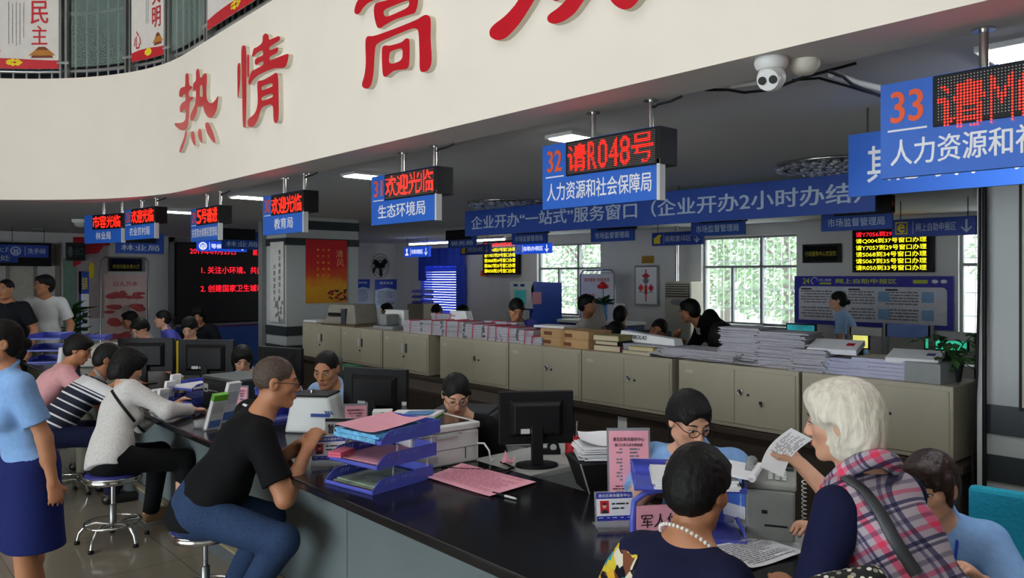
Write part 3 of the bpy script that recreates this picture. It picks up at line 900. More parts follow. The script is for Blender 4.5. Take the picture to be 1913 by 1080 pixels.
rows = [(s, .05, .93, 1 - (i + 1) * .155 - .02, 1 - i * .155 - .055, 1 if i == 0 else 0) for i, s in enumerate(calls)]
def wall_disp(ua, ub, v0, v1, name, lab, rws, Y=YB - .06):
    a, c = at(ua, Y=Y), at(ub, Y=Y)
    um = (ua + ub) / 2
    z0, z1 = at(um, v1, Y=Y).z, at(um, v0, Y=Y).z
    return led_display(name, lab, ((a.x + c.x) / 2, Y, z0), 0, c.x - a.x, z1 - z0, rws)
wall_disp(1595, 1745, 427, 509, 'queue_display', 'ticket call display with yellow rows right of the wide window', rows)
wall_disp(905, 971, 450, 513, 'queue_display', 'ticket call display with yellow rows right of the blue blind', rows)
wall_disp(1502, 1571, 456, 491, 'message_display', 'small dark message display beside the wide window', [('行政服务中心欢迎您', .08, .92, .35, .62, 2)])
a = at(204, X=XL + .06); c = at(264, X=XL + .06)
led_display('message_display', 'small dark message display over the pink poster board', (XL + .06, (a.y + c.y) / 2, at(234, 507, X=XL).z), PI / 2, c.y - a.y, .27, [('欢迎光临办事大厅', .08, .92, .2, .5, 2)])
# the large screen on the left wall
a = at(326, X=XL + .06)
W = 2.9
t = led_display('led_screen', 'large dark screen with lines of red text on left wall', (XL + .06, a.y + W / 2, .72), PI / 2, W, 1.68,
    [('2019年09月23日', .1, .43, .86, .94, 1), ('星期一', .56, .68, .86, .94, 1),
     ('1. 关注小环境、共建大文明', .18, .8, .62, .71, 1), ('2. 创建国家卫生城市', .175, .64, .39, .48, 1)])
o = [c for c in COL.objects if c.parent == t and c.name.startswith('screen')][0]
o.data.materials[0] = mat('screen face', '#1d1c16', .5)
f = MB()
for x in (-W / 2 - .12, W / 2 + .03): f.box(x, x + .09, -.09, .0, -.7, 1.78)
f.box(-W / 2 - .12, W / 2 + .12, -.09, 0, 1.69, 1.78)
f.build('surround', M['brushed'], t)

# ------------------------------------------------------------------ ceiling fittings
lamp_m = mat('lit panel', '#fbfdff', .5, var=0, emit=38.0)
def panel_light(u, v, w, d_, lab, z=ZC):
    p = at(u, v, z=z)
    t = thing('ceiling_light', lab, 'ceiling light', (p.x, p.y, z - .02), 0, 'flat ceiling lights')
    MB().box(-w / 2, w / 2, -d_ / 2, d_ / 2, 0, .02).build('frame', M['white'], t)
    MB().box(-w / 2 + .02, w / 2 - .02, -d_ / 2 + .02, d_ / 2 - .02, -.006, 0).build('diffuser', lamp_m, t)
panel_light(1090, 257, .21, .42, 'square lit ceiling panel above sign 32')
panel_light(697, 327, .22, .46, 'lit ceiling panel left of sign 31')
panel_light(480, 367, .24, .5, 'lit ceiling panel left of sign 30')
panel_light(336, 394, .24, .5, 'lit ceiling panel left of sign 29')
panel_light(1930, 98, .24, .46, 'lit ceiling panel above sign 33')
def downlight(u, v, lab):
    p = at(u, v, z=ZC)
    t = thing('downlight', lab, 'ceiling light', (p.x, p.y, ZC - .012), 0, 'round downlights')
    MB().lathe([(.06, .0), (.085, .0), (.085, .012), (.06, .012), (.06, 0)], 20).build('rim', M['white'], t)
    MB().lathe([(0.0001, .004), (.06, .004)], 20).build('lens', mat('lit lens', '#ffffff', .5, emit=2.5), t)
downlight(70, 427, 'round downlight above the washroom sign'); downlight(8, 439, 'round downlight at the far left edge'); downlight(236, 409, 'round downlight between the two leftmost window signs')
p = at(150, 410, z=ZC)
t = thing('dome_sensor', 'white dome sensor on the ceiling near the left', 'sensor', (p.x, p.y, ZC - .12))
MB().lathe([(.0001, 0), (.045, .008), (.075, .04), (.08, .07)], 20).build('dome', M['lgrey'], t)
MB().lathe([(.1, .07), (.11, .09), (.11, .12)], 20).build('base', M['white'], t)
def tube_light(ua, va, ub, vb, Y, lab):
    a, c = at(ua, va, Y=Y), at(ub, vb, Y=Y)
    z = (a.z + c.z) / 2
    t = thing('tube_light', lab, 'tube light', ((a.x + c.x) / 2, Y, z), 0, 'fluorescent tubes')
    L_ = (c.x - a.x) / 2
    MB().box(-L_, L_, -.04, .04, .02, .06).build('housing', M['white'], t)
    MB().cyl((-L_ + .02, 0, 0), (L_ - .02, 0, 0), .018, n=10).build('tube', mat('lit tube', '#f6fbff', .5, var=0, emit=9.0), t)
    for k in (-.8, .8): MB().cyl((L_ * k, 0, .06), (L_ * k, 0, ZC - z), .006, n=6).build('stem', M['white'], t)
tube_light(764, 458, 838, 452, 9.6, 'fluorescent tube above the blue blind')
tube_light(888, 451, 944, 446, 9.6, 'fluorescent tube right of the dark 税务局 sign')
# faceted glass ceiling lamps
cr_m = mat('faceted glass', '#c4cdf0', .06, metal=.5, var=.7, scale=18)
def crystal(u, v, lab, r=.42):
    p = at(u, v, z=ZC)
    t = thing('crystal_lamp', lab, 'ceiling light', (p.x, p.y, ZC - .048), 0, 'faceted glass ceiling lamps')
    t.scale = (1, 1, .5)
    b = MB(); rd = random.Random(3)
    for ring in range(5):
        for k in range(6 + ring * 7):
            a = 2 * PI * k / (6 + ring * 7); rr = r * (ring + .5) / 5
            b.ell((rr * math.cos(a), rr * math.sin(a), .035 + rd.uniform(-.01, .01) - .02 * (1 - ring / 5)), (.032, .032, .03), nu=6, nv=4)
    for i in range(len(b.s)): b.s[i] = False
    b.build('crystals', cr_m, t)
    MB().lathe([(r, .06), (r + .01, .075), (r, .09), (.0001, .09)], 30).build('base', M['steel'], t)
crystal(1560, 306, 'faceted glass ceiling lamp behind the board beginning 其'); crystal(945, 378, 'faceted glass ceiling lamp above the long banner')
# camera, detector and trunking on the soffit
p = at(1441, 150, z=2.36)
t = thing('security_camera', 'white dome security camera under the fascia beam', 'camera', (p.x, p.y, ZS))
MB().lathe([(.001, 0), (.052, 0), (.055, -.012), (.05, -.028), (.043, -.036)][::-1], 28).build('base', M['white'], t)
d = Vector((.25, -.9, -.35)).normalized()
bd = MB().ell((0, 0, -.062), (.046, .046, .044), nu=24, nv=14)
bd.build('body', M['white'], t)
c0 = Vector((0, 0, -.062))
MB().cyl(c0 + d * .03, c0 + d * .05, .037, .034, 24).build('face', M['white'], t)
rt_ = d.cross(Vector((0, 0, 1))).normalized()
for k in (-1, 1): MB().cyl(c0 + d * .045 + rt_ * .017 * k, c0 + d * .052 + rt_ * .017 * k, .0135, n=18).build('lens', M['blackgloss'], t)
p = at(1503, 131, z=2.40)
t = tag(MB().lathe([(.001, -.045), (.03, -.042), (.048, -.02), (.05, 0)], 24).build('smoke_detector', mat('cream plastic', '#d8d4c4', .5)), 'cream smoke detector beside the security camera', 'smoke detector')
t.location = (p.x, p.y, ZS)
a, c = at(1360, 165, z=ZC), at(1650, 168, z=ZC)
t = thing('cable_trunking', 'white cable trunking with loose black cables behind the security camera', 'cable', (0, 0, 0))
A_ = at(1368, 163, z=2.46); B_ = at(1545, 142, z=2.47); C_ = at(1660, 172, z=2.47)
MB().tube([at(1365, 160, z=2.47), at(1425, 152, z=2.47)], .012, 8).tube([at(1553, 138, z=2.47), at(1600, 155, z=2.47), at(1700, 178, z=2.48)], .014, 8).build('trunking', M['white'], t)
MB().tube([at(1318, 168, z=2.48), at(1360, 168, z=2.46), at(1390, 173, z=2.45), at(1440, 168, z=2.46), at(1500, 145, z=2.47), at(1600, 118, z=2.50)], .006, 6).tube([at(1545, 132, z=2.47), at(1575, 143, z=2.46), at(1592, 158, z=2.45), at(1640, 178, z=2.45), at(1690, 188, z=2.47)], .006, 6).tube([at(1480, 150, z=2.47), at(1530, 146, z=2.46), at(1580, 160, z=2.46), at(1630, 175, z=2.47)], .005, 6).build('cables', M['black'], t)
# ================================================================== the service counter
ZT_ = .75
Y0C, Y1C = 1.67, 2.55
ct = thing('service_counter', 'long service counter with black granite top and grey panelled front', 'counter', (-4.5, 2.1, 0))
def w2l(x): return x + 4.5
MB().box(w2l(-10.3), w2l(-.93), Y0C - 2.1, Y1C - 2.1, ZT_ - .04, ZT_).build('countertop', M['granite'], ct, .008)
pm = mat('grey front panel', '#6d787a', .55, var=.04, scale=3)
seams = [-3.22 + 1.5 * k for k in range(-5, 4)]
xs = [-10.2] + [s for s in seams if -10.2 < s < -1] + [-.96]
for a, c in zip(xs[:-1], xs[1:]):
    MB().box(w2l(a) + .003, w2l(c) - .003, 1.84 - 2.1, 1.87 - 2.1, .09, ZT_ - .04).build('front_panel', pm, ct, .003)
MB().box(w2l(-10.2), w2l(-.96), 1.875 - 2.1, 1.9 - 2.1, .0, ZT_ - .045).build('core', M['dgrey'], ct)
MB().box(w2l(-10.2), w2l(-.96), 1.79 - 2.1, 1.87 - 2.1, 0, .085).build('plinth', mat('plinth', '#5c6365', .5), ct)
MB().box(w2l(-10.2), w2l(-.96), 1.785 - 2.1, 1.83 - 2.1, .085, .1).build('kick_trim', mat('beige trim', '#b6a684', .4, metal=.3), ct)
for s in seams:
    if -10 < s < -1: MB().box(w2l(s) - .012, w2l(s) + .012, 1.9 - 2.1, 2.45 - 2.1, .0, ZT_ - .045).build('divider', M['dgrey'], ct)

# staff side desks
def desk(name, lab, x0, x1, y0, y1, z=.745, m=None):
    t = thing(name, lab, 'desk', ((x0 + x1) / 2, (y0 + y1) / 2, 0), 0, 'grey staff desks')
    w, d_ = (x1 - x0) / 2, (y1 - y0) / 2
    MB().box(-w, w, -d_, d_, z - .03, z).build('desktop', m or mat('pale grey laminate', '#a9aaa5', .5, var=.03), t, .004)
    for k in (-1, 1): MB().box(k * w - (.03 if k > 0 else 0), k * w + (.03 if k < 0 else 0), -d_ + .03, d_ - .03, 0, z - .03).build('side_panel', M['grey'], t)
    return t
desk('staff_desk', 'pale grey staff desk under the monitor beside the red pen cup', -3.17, -2.72, 2.56, 3.3)
desk('staff_desk', 'pale grey staff desk behind the pink sign, mostly hidden', -4.3, -3.92, 2.56, 2.95)
desk('staff_desk', 'pale grey staff desk under the grey printer behind the white leaflet packs', -7.78, -6.95, 2.56, 3.05)
desk('staff_desk', 'pale grey staff desk behind the grey machine with telephone', -1.72, -1.2, 2.56, 2.85, .74)

# ------------------------------------------------------------------ stools
def make_stool(lab, loc):
    t = thing('bar_stool', lab, 'stool', loc, 0, 'blue round stools at the counter')
    MB().lathe([(.0001, .395), (.15, .395), (.168, .40), (.172, .41), (.172, .418), (.168, .424), (.172, .43), (.172, .436), (.165, .44)], 40).build('seat_rim', M['steel'], t)
    MB().lathe([(.164, .438), (.164, .446), (.15, .458), (.1, .462), (.0001, .463)], 40).build('seat', M['navy'], t)
    MB().cyl((0, 0, .24), (0, 0, .395), .0135, n=16).build('post', M['steel'], t)
    MB().lathe([(.022, .10), (.022, .245), (.016, .25)], 20).build('sleeve', M['brushed'], t)
    MB().tube([(.165 * math.cos(a * PI / 20), .165 * math.sin(a * PI / 20), .13) for a in range(40)], .009, 8, closed=True).build('foot_ring', M['steel'], t)
    for k in range(5):
        a = 2 * PI * k / 5 + .4
        u = Vector((math.cos(a), math.sin(a), 0))
        lg = MB().tube([u * .015 + Vector((0, 0, .115)), u * .1 + Vector((0, 0, .128)), u * .16 + Vector((0, 0, .118)), u * .20 + Vector((0, 0, .07)), u * .212 + Vector((0, 0, .02))], [.012, .012, .012, .011, .01], 8).build('leg', M['steel'], t)
        MB().lathe([(.0001, 0), (.017, 0), (.017, .014), (.011, .024), (.0001, .024)], 12, u * .213).build('rubber_foot', M['black'], lg)
    return t
s0 = make_stool('blue and chrome stool under the woman in the white blouse', at(211, 1013, z=0))
dup(s0, at(108, 928, z=0), .7, 'blue and chrome stool under the man in the striped shirt')
dup(s0, (-7.42, 1.16, 0), .3, 'blue and chrome stool under the person in pink, mostly hidden')
p = at(384, 982, z=.45); dup(s0, (p.x, p.y, 0), .2, 'blue and chrome stool under the man in black at the counter')
dup(s0, (-1.32, 1.36, 0), .5, 'blue stool under the woman with the pearl necklace')

# ------------------------------------------------------------------ office things
def monitor(lab, loc, rz, w, h, lit=None, cat='monitor', zb=.11):
    """screen towards local +y, back towards local -y; loc is on the desk under the screen"""
    t = thing('computer_monitor', lab, cat, loc, rz, 'computer monitors')
    f = MB().box(-w / 2, w / 2, -.018, .018, zb, zb + h)
    f.hexa([(-w * .36, -.018, zb + .04), (w * .36, -.018, zb + .04), (w * .30, -.05, zb + .06), (-w * .30, -.05, zb + .06)][::-1],
           [(-w * .36, -.018, zb + h - .04), (w * .36, -.018, zb + h - .04), (w * .30, -.05, zb + h - .07), (-w * .30, -.05, zb + h - .07)][::-1])
    f.build('housing', M['black'], t, .004)
    MB().box(-w / 2 + .014, w / 2 - .014, .0182, .0195, zb + .016, zb + h - .014).build('screen', lit or M['blackgloss'], t)
    MB().box(-.03, .03, -.055, -.025, .012, zb + .1).build('neck', M['black'], t, .004)
    MB().slab([[(.11 * math.cos(a * PI / 12), -.03 + .08 * math.sin(a * PI / 12)) for a in range(24)]], 0, .012).build('base', M['black'], t)
    MB().box(-w * .22, -w * .1, -.0515, -.0505, zb + .06, zb + .085).box(-w * .08, w * .06, -.0515, -.0505, zb + .062, zb + .08).build('rating_plate', M['lgrey'], t)
    return t
R48 = YAW
p = at(1001, 868, z=.745); monitor('black computer monitor seen from behind beside the red pen cup', p, R48 + .12, .385, .27)
p = at(702, 806, z=.745); monitor('black computer monitor beside the man in the blue shirt', p, R48 - .35, .45, .285)
p = at(386, 725, z=.745); monitor('large black monitor above the black printer at left', p, R48 - .1, .50, .31)
p = at(273, 716, z=.745); monitor('black monitor above the woman in the white blouse', p, R48, .50, .30)
p = at(524, 742, z=.745); monitor('black monitor behind the bald man at the counter', p, R48 - .5, .47, .29)

def tray_stack(lab, loc, rz, tiers, w=.30, L_=.36, step=.105, fill=('pink', 'pink', 'green'), h=.06, off=.02):
    t = thing('letter_tray', lab, 'letter tray', loc, rz, 'blue plastic letter trays')
    for k in range(tiers):
        b = MB(); z = k * step; oy = k * off
        b.box(-w / 2, w / 2, oy, oy + L_, z, z + .004)
        b.box(-w / 2, w / 2, oy + L_ - .005, oy + L_, z, z + h)
        b.box(-w / 2, w / 2, oy, oy + .004, z, z + .018)
        for sx_ in (-1, 1):
            b.M = Matrix.Translation((sx_ * (w / 2 - .004), oy, z)) @ Matrix.Rotation(PI / 2, 4, 'Z')
            loops = [[(0, 0), (L_, 0), (L_, h), (.075, h), (.045, h * .9), (0, .02)]]
            for q in list(range(4)) + list(range(6, 11)):
                x = .075 + q * .017
                loops.append([(x, h * .55), (x + .007, h * .55), (x + .016, h * .85), (x + .009, h * .85)])
            b.prism(loops, -.002, .002)
        b.M = Matrix()
        b.build('tray', M['blue_tray'], t)
        if k:
            q = MB()
            for (px, py) in ((-w / 2 + .004, .1), (w / 2 - .004, .1), (-w / 2 + .004, L_ - .06), (w / 2 - .004, L_ - .06)):
                q.cyl((px, py + oy, z - step + h - .005), (px, py + oy, z + .005), .004, n=8)
            q.build('spacer', M['acrylic'], t)
    return t
def papers(lab, loc, rz, w, d_, h, m=None, name='paper_stack', seed=1, cat='papers', group=None, sheets=None, edge=None, jitter=.012):
    """a stack of loose sheets, each layer a little out of line"""
    rd = random.Random(seed)
    t = MB()
    n = sheets or max(1, int(h / .008))
    for i in range(n):
        z = h * i / n
        t.M = Matrix.Translation((rd.uniform(-jitter, jitter), rd.uniform(-jitter, jitter), z)) @ Matrix.Rotation(rd.uniform(-.05, .05) * jitter / .012, 4, 'Z')
        t.box(-w / 2, w / 2, -d_ / 2, d_ / 2, 0, h / n * .93)
    o = tag(t.build(name, edge or m or M['paper']), lab, cat, group)
    o.location, o.rotation_euler = loc, (0, 0, rz)
    return o
def sheet(lab, loc, rz, w, d_, m, curl=.01, name='paper_sheet', printed=0, cat='paper', seed=0):
    t = thing(name, lab, cat, loc, rz)
    fn = lambda a, c: ((a - .5) * w, (c - .5) * d_, .002 + curl * ((a - .5) ** 2 * 2 + (c - .3) ** 2 + .25 * math.sin(5 * a + 3 * c + seed) + .25))
    MB().surf(fn, 14, 14, thick=.0012).build('sheet', m, t)
    if printed:
        tmp = MB().lines(.08, .92, .08, .92, printed, 0, seed=seed); pr = MB()
        pr.add([Vector(fn(q[0], q[2])) + Vector((0, 0, .0012)) for q in tmp.v], tmp.f)
        pr.build('print', M['ink_grey'], t)
    return t
def acrylic_sign(lab, loc, rz, w, h, lines_, tilt=.12, rows=9, m='pink', group='clear stands with pink notices'):
    t = thing('notice_stand', lab, 'notice stand', loc, rz, group)
    Tm = Matrix.Rotation(-tilt, 4, 'X')
    b = MB(); b.M = Tm; b.box(-w / 2 - .008, w / 2 + .008, -.004, .004, 0, h + .012); b.M = Matrix(); b.box(-w / 2 - .008, w / 2 + .008, -.01, .08, 0, .004)
    b.build('stand', M['acrylic'], t)
    fr = MB(); fr.M = Tm
    for (x0, x1, z0, z1) in ((-w / 2 - .008, w / 2 + .008, h, h + .012), (-w / 2 - .008, -w / 2, 0, h), (w / 2, w / 2 + .008, 0, h)): fr.box(x0, x1, -.0045, .0045, z0, z1)
    fr.build('edge', mat('acrylic edge', '#8e9298', .2, alpha=.8), t)
    b = MB(); b.M = Tm; b.box(-w / 2, w / 2, -.0055, -.0045, .006, h); b.build('notice', M[m], t)
    tx = MB(); tx.M = Tm
    z = h * .9
    for (s, k, hh) in lines_:
        tx.text(s, -w * k / 2, w * k / 2, z - hh, z, -.0062, 0, bold=.02); z -= hh * 1.55
    if rows:
        tx.lines(-w * .32, -w * .16, h * .22, z, rows, -.0062, 1, 3); tx.lines(w * .02, w * .28, h * .2, z, rows, -.0062, 1, 5)
        tx.lines(-w * .42, w * .42, h * .05, h * .17, 3, -.0062, 0, 8)
    tx.build('lettering', [M['ink'], M['ink_grey']], t)
    return t
def name_plate(lab, loc, rz, w=.16, h=.12):
    t = thing('name_plate', lab, 'name plate', loc, rz, 'name plates on the counter')
    Tm = Matrix.Rotation(-.2, 4, 'X')
    b = MB(); b.M = Tm; b.box(-w / 2 - .006, w / 2 + .006, -.002, .004, 0, h + .03); b.M = Matrix(); b.box(-w / 2 - .006, w / 2 + .006, -.05, .06, 0, .004)
    b.build('stand', M['acrylic'], t)
    b = MB(); b.M = Tm
    b.box(-w / 2, w / 2, -.004, -.002, .025, .025 + h, 0); b.box(-w / 2, w / 2, -.0045, -.0035, .025 + h * .78, .025 + h, 1); b.box(-w / 2, w / 2, -.0045, -.0035, .025, .025 + h * .17, 1)
    b.build('card', [M['paper'], mat('card blue', '#2430a0', .5)], t)
    b = MB(); b.M = Tm
    px0, pz0 = -w * .40, .025 + h * .26
    b.box(px0, px0 + w * .24, -.0046, -.004, pz0, pz0 + h * .45, 0)
    cx_ = px0 + w * .12
    b.ell((cx_, -.005, pz0 + h * .27), (w * .055, .001, h * .085), 1); b.ell((cx_, -.0052, pz0 + h * .325), (w * .058, .001, h * .05), 2)
    b.prism([(px0 + w * .03, pz0), (px0 + w * .21, pz0), (px0 + w * .18, pz0 + h * .13), (px0 + w * .06, pz0 + h * .13)], -.0055, -.005, 2)
    b.build('portrait', [M['red'], mat('portrait skin', '#d9a88a', .7), M['ink']], t)
    b = MB(); b.M = Tm
    b.text('港北区政务服务中心', -w * .44, w * .44, .025 + h * .83, .025 + h * .95, -.0056, 0, bold=.02)
    for k in range(5): b.lines(-w * .45 + k * w * .185, -w * .45 + k * w * .185 + w * .12, .025 + h * .06, .025 + h * .12, 1, -.0056, 0, k)
    b.lines(-w * .08, w * .38, .025 + h * .30, .025 + h * .62, 2, -.0056, 1, 2, .35)
    b.build('lettering', [M['letter'], M['ink']], t)
    return t

# ---- things on the near end
acrylic_sign('clear stand with large pink service notice before the black box', at(1176, 928, z=ZT_), R48 + .02, .175, .285, [('港北区政务服务中心', .8, .017), ('窗口工作人员文明用语', .7, .014)], rows=10)
name_plate('name plate with blue bands at the foot of the large pink notice', at(1150, 985, z=ZT_), R48 + .12, .145, .105)
p = at(1260, 1040, z=ZT_)
t = tray_stack('blue letter tray loaded with white papers before the man in glasses', at(1290, 1018, z=ZT_), R48 - .1, 2, w=.40, L_=.26, step=.19, h=.055, off=0)
pp = papers('thick white papers on the top of the blue letter tray', t.location + Vector((-.045, .09, .199)), R48 - .1, .30, .22, .035, seed=3, name='paper_stack')
bk = thing('ledger', 'open white ledger lying on the papers of the blue tray', 'book', t.location + Vector((.0, .17, .237)), R48 - .45, None)
MB().surf(lambda a, c: ((a - .5) * .29, (c - .5) * .2, .012 + .018 * math.sin(PI * a) * (1 - .6 * a)), 14, 4, thick=.01).build('pages', M['paper'], bk)
MB().tube([(.14, -.1, .012), (.14, .1, .012)], .014, 12).build('rolled_edge', M['paper'], bk)
# pink priority card clipped to the tray front
t = thing('priority_card', 'pink card reading 军人优先 in front of the blue tray', 'notice card', at(1238, 1012, z=ZT_), R48 + .2)
MB().box(-.10, .14, -.004, .004, .03, .135).build('card', M['pink'], t)
MB().text('军人优先', -.085, .115, .055, .105, -.0055, bold=.015).build('lettering', M['ink'], t)
MB().tube([(-.11, .01, .0), (-.112, .01, .08), (-.105, .012, .15), (-.06, .014, .178), (0, .016, .185), (.06, .016, .178), (.12, .014, .15), (.13, .01, .0)], .012, 8).build('holder', M['blue_tray'], t)
# blue leaflet rack side with printed folder
t = thing('leaflet', 'blue and white printed leaflet standing right of the pearl woman', 'leaflet', at(1373, 990, z=ZT_ + .0), R48 - .9)
MB().box(-.05, .05, -.006, .006, .05, .17).build('booklet', M['paper'], t, .001)
MB().box(-.05, .05, -.0075, -.0065, .10, .17).build('cover_print', mat('leaflet blue', '#3e6fd0', .5), t)
MB().box(-.055, .055, .007, .02, 0, .2).build('holder', M['acrylic'], t)
# grey machine with telephone
p = at(1440, 1000, z=ZT_)
t = thing('receipt_printer', 'grey box printer under the desk telephone', 'printer', p, R48 - .35)
b = MB().box(-.085, .085, -.09, .10, 0, .19)
b.build('body', mat('warm grey case', '#7d7f7b', .5), t, .008)
MB().box(-.02, .06, -.0915, -.0905, .06, .067).box(-.03, -.01, -.0915, -.0905, .105, .118).build('slots', M['black'], t)
MB().box(-.1, .1, -.20, -.09, 0, .012).build('paper_guide', M['acrylic'], t)
t2 = thing('telephone', 'grey desk telephone on top of the box printer', 'telephone', p + Vector((0, 0, .19)), R48 - .35)
MB().hexa([(-.1, -.085, 0), (.09, -.085, 0), (.09, .08, 0), (-.1, .08, 0)], [(-.1, -.085, .025), (.09, -.085, .025), (.09, .08, .05), (-.1, .08, .05)]).build('base', mat('phone grey', '#8f908a', .45), t2, .008)
MB().tube([(-.07, -.07, .055), (-.075, 0, .07), (-.07, .07, .065)], [.022, .014, .022], 10).build('handset', M['grey'], t2)
k = MB()
for i in range(4):
    for j in range(3): k.cbox((.0 + j * .024, -.05 + i * .022, .036 + i * .0033), (.016, .014, .008))
k.build('keypad', M['lgrey'], t2, .002)
k = MB().cbox((.045, .055, .05), (.07, .03, .008)); k.build('display', M['dgrey'], t2)
cd = []
for i in range(90):
    a = i * .9
    cd.append((.115 + .008 * math.cos(a), -.05 + .008 * math.sin(a), .04 - .0022 * i))
MB().tube(cd, .0022, 5).build('coiled_cord', M['lgrey'], t2)
sheet('white form lying on the counter right of the pearl woman', at(1412, 1034, z=ZT_), R48 + .55, .27, .20, M['paper'], .012, 'form', 14, seed=4)
# ---- black box with papers, pen cup, note
p = at(1108, 930, z=.74)
p = at(1112, 915, z=.74)
t = thing('storage_box', 'black tapered box with papers on top beside the large pink notice', 'box', p, R48 + .22)
MB().hexa([(-.055, -.09, 0), (.10, -.09, 0), (.10, .11, 0), (-.055, .11, 0)], [(-.105, -.11, .145), (.12, -.11, .145), (.12, .13, .145), (-.105, .13, .145)]).build('body', M['black'], t, .004)
MB().tube([(-.105, -.112, .147), (-.055, -.092, .002)], .004, 6).build('rim', M['grey'], t)
papers('untidy white papers on top of the black box', p + Vector((-.01, .04, .147)), R48 + .1, .19, .2, .06, seed=8, sheets=12, jitter=.02)
sheet('crumpled white sheet topping the untidy papers', p + Vector((-.01, .05, .209)), R48, .2, .2, M['paper'], .03, seed=2)
p = at(1068, 850, z=.745)
t = thing('pen_cup', 'red plastic cup full of pens beside the monitor', 'pen cup', p, 0)
MB().lathe([(.0001, 0), (.034, 0), (.036, .002), (.037, .105), (.034, .105), (.033, .01), (.0001, .01)], 24).build('cup', M['redp'], t)
for i, (dx, dy, hh, mm) in enumerate([(-.012, 0, .155, 'black'), (-.018, .01, .15, 'redp'), (.005, -.01, .15, 'redp'), (.012, .008, .185, 'lgrey'), (.018, -.004, .165, 'black'), (.0, .015, .14, 'dgrey')]):
    o = tag(MB().tube([(0, 0, .02), (dx, dy, hh * .8), (dx * 1.25, dy * 1.25, hh)], [.0045, .0045, .003], 8).build('pen', M[mm]), 'pens standing in the red cup', 'pen', 'pens in the red cup')
    o.location = (p.x + dx * .8, p.y + dy * .8, p.z)
p = at(1020, 845, z=.745)
t = thing('tape_dispenser', 'small black tape dispenser behind the monitor foot', 'tape dispenser', at(1030, 848, z=.745), R48)
MB().box(-.05, .05, -.02, .02, 0, .03).cyl((.01, -.018, .04), (.01, .018, .04), .033, n=20).build('body', M['black'], t, .003)
MB().cyl((.01, -.02, .04), (.01, .02, .04), .018, n=16).build('roll', M['lgrey'], t)
# keyboard and crumpled pink slip by the monitor foot
t = thing('keyboard', 'pale keyboard behind the monitor', 'keyboard', at(968, 828, z=.745), R48 + .1)
MB().box(-.19, .19, -.065, .065, 0, .018).build('case', M['lgrey'], t, .004)
k = MB()
for i in range(5):
    for j in range(14): k.cbox((-.172 + j * .0265, -.048 + i * .024, .021), (.021, .019, .007))
k.build('keys', M['grey'], t)
sheet('small crumpled pink slip at the monitor foot', at(950, 872, z=.745), .4, .06, .05, M['pink'], .05, 'paper_slip', seed=5)
# pink forms and pen lying on the granite
p = at(893, 905, z=ZT_)
pts = [at(u, v, z=ZT_) for u, v in ((795, 893), (915, 929), (1001, 903), (862, 868))]
t = thing('form_stack', 'pink printed forms fanned out on the black counter', 'papers', p, 0)
for k in range(3):
    def fn(a, c, k=k):
        q = (pts[0] * (1 - a) + pts[1] * a) * (1 - c) + (pts[3] * (1 - a) + pts[2] * a) * c
        return q - p + Vector((.006 * k, -.004 * k, .003 + k * .003 + .012 * (c - .5) ** 2 * (1 - a) + .01 * max(0, a - .8)))
    MB().surf(fn, 12, 12, thick=.0012).build('sheet', M['pink'], t)
tmp = MB().lines(.08, .92, .1, .95, 16, 0, seed=6); pr = MB()
pr.add([Vector(fn(q[0], q[2])) + Vector((0, 0, .0014)) for q in tmp.v], tmp.f); pr.build('print', mat('faint pink print', '#c77b8c', .8), t)
p = at(943, 930, z=ZT_)
t = thing('pen', 'silver and black pen lying beside the pink forms', 'pen', p, R48 + .0)
d = at(968, 936, z=ZT_) - at(920, 924, z=ZT_)
d.z = 0; d.normalize(); t.rotation_euler.z = math.atan2(d.y, d.x)
MB().tube([(-.07, 0, .008), (.0, 0, .008)], .0065, 10).build('cap', M['black'], t)
MB().tube([(.0, 0, .008), (.055, 0, .008), (.068, 0, .007)], [.0055, .005, .002], 10).build('barrel', M['lgrey'], t)

# ---- laser printer with book, white
p = at(800, 880, z=ZT_)
c_ = [at(u, v, z=ZT_) for u, v in ((745, 868), (895, 862))]
pr_ = at(826, 885, z=ZT_)
t = thing('laser_printer', 'white laser printer with dark glass lid on the counter', 'printer', (-3.32, 2.36, ZT_), math.radians(87))
t.scale = (1, 1, .84)
# local: x along the face, -y towards the customers
b = MB().box(-.21, .21, -.2, .22, .0, .20)
b.build('body', M['white'], t, .012)
MB().box(-.215, .215, -.205, .225, .205, .245).build('scanner_lid', M['white'], t, .008)
MB().box(-.16, .17, -.17, .20, .2455, .249).build('glass', M['blackgloss'], t)
MB().box(-.2, .2, -.204, -.2005, .098, .1).box(-.2, .1, -.204, -.2005, .19, .192).box(.12, .123, -.204, -.2005, .03, .098).build('seams', M['dgrey'], t)
MB().box(-.06, .07, -.212, -.2, .168, .19).build('handle', M['lgrey'], t, .003)
MB().box(.2105, .2125, -.1, -.07, .05, .13).build('port', M['dgrey'], t)
MB().box(-.2, -.05, -.2045, -.2005, .03, .07).build('label_plate', M['lgrey'], t)
PR = t
cab = MB().tube([(-3.11, 2.55, .84), (-3.07, 2.56, .845), (-3.04, 2.57, .81), (-3.03, 2.57, .757), (-3.06, 2.62, .757)], .005, 8)
tag(cab.build('usb_cable', M['white']), 'white cable plugged into the laser printer', 'cable')
tag(MB().tube([(-3.09, 2.30, .757), (-3.0, 2.36, .757), (-2.83, 2.50, .758), (-2.85, 2.57, .757), (-2.98, 2.6, .757)], .006, 8).build('power_cable', M['black']), 'black cable curling round the laser printer base', 'cable')
ztop = ZT_ + .21
q = Vector((-3.44, 2.40, 0))
t = thing('catalogue', 'thick booklet with blue cover and green back on the laser printer', 'book', (q.x, q.y, ztop), R48 - .2)
MB().box(-.14, .12, -.09, .10, .0, .006).build('back_cover', M['green'], t)
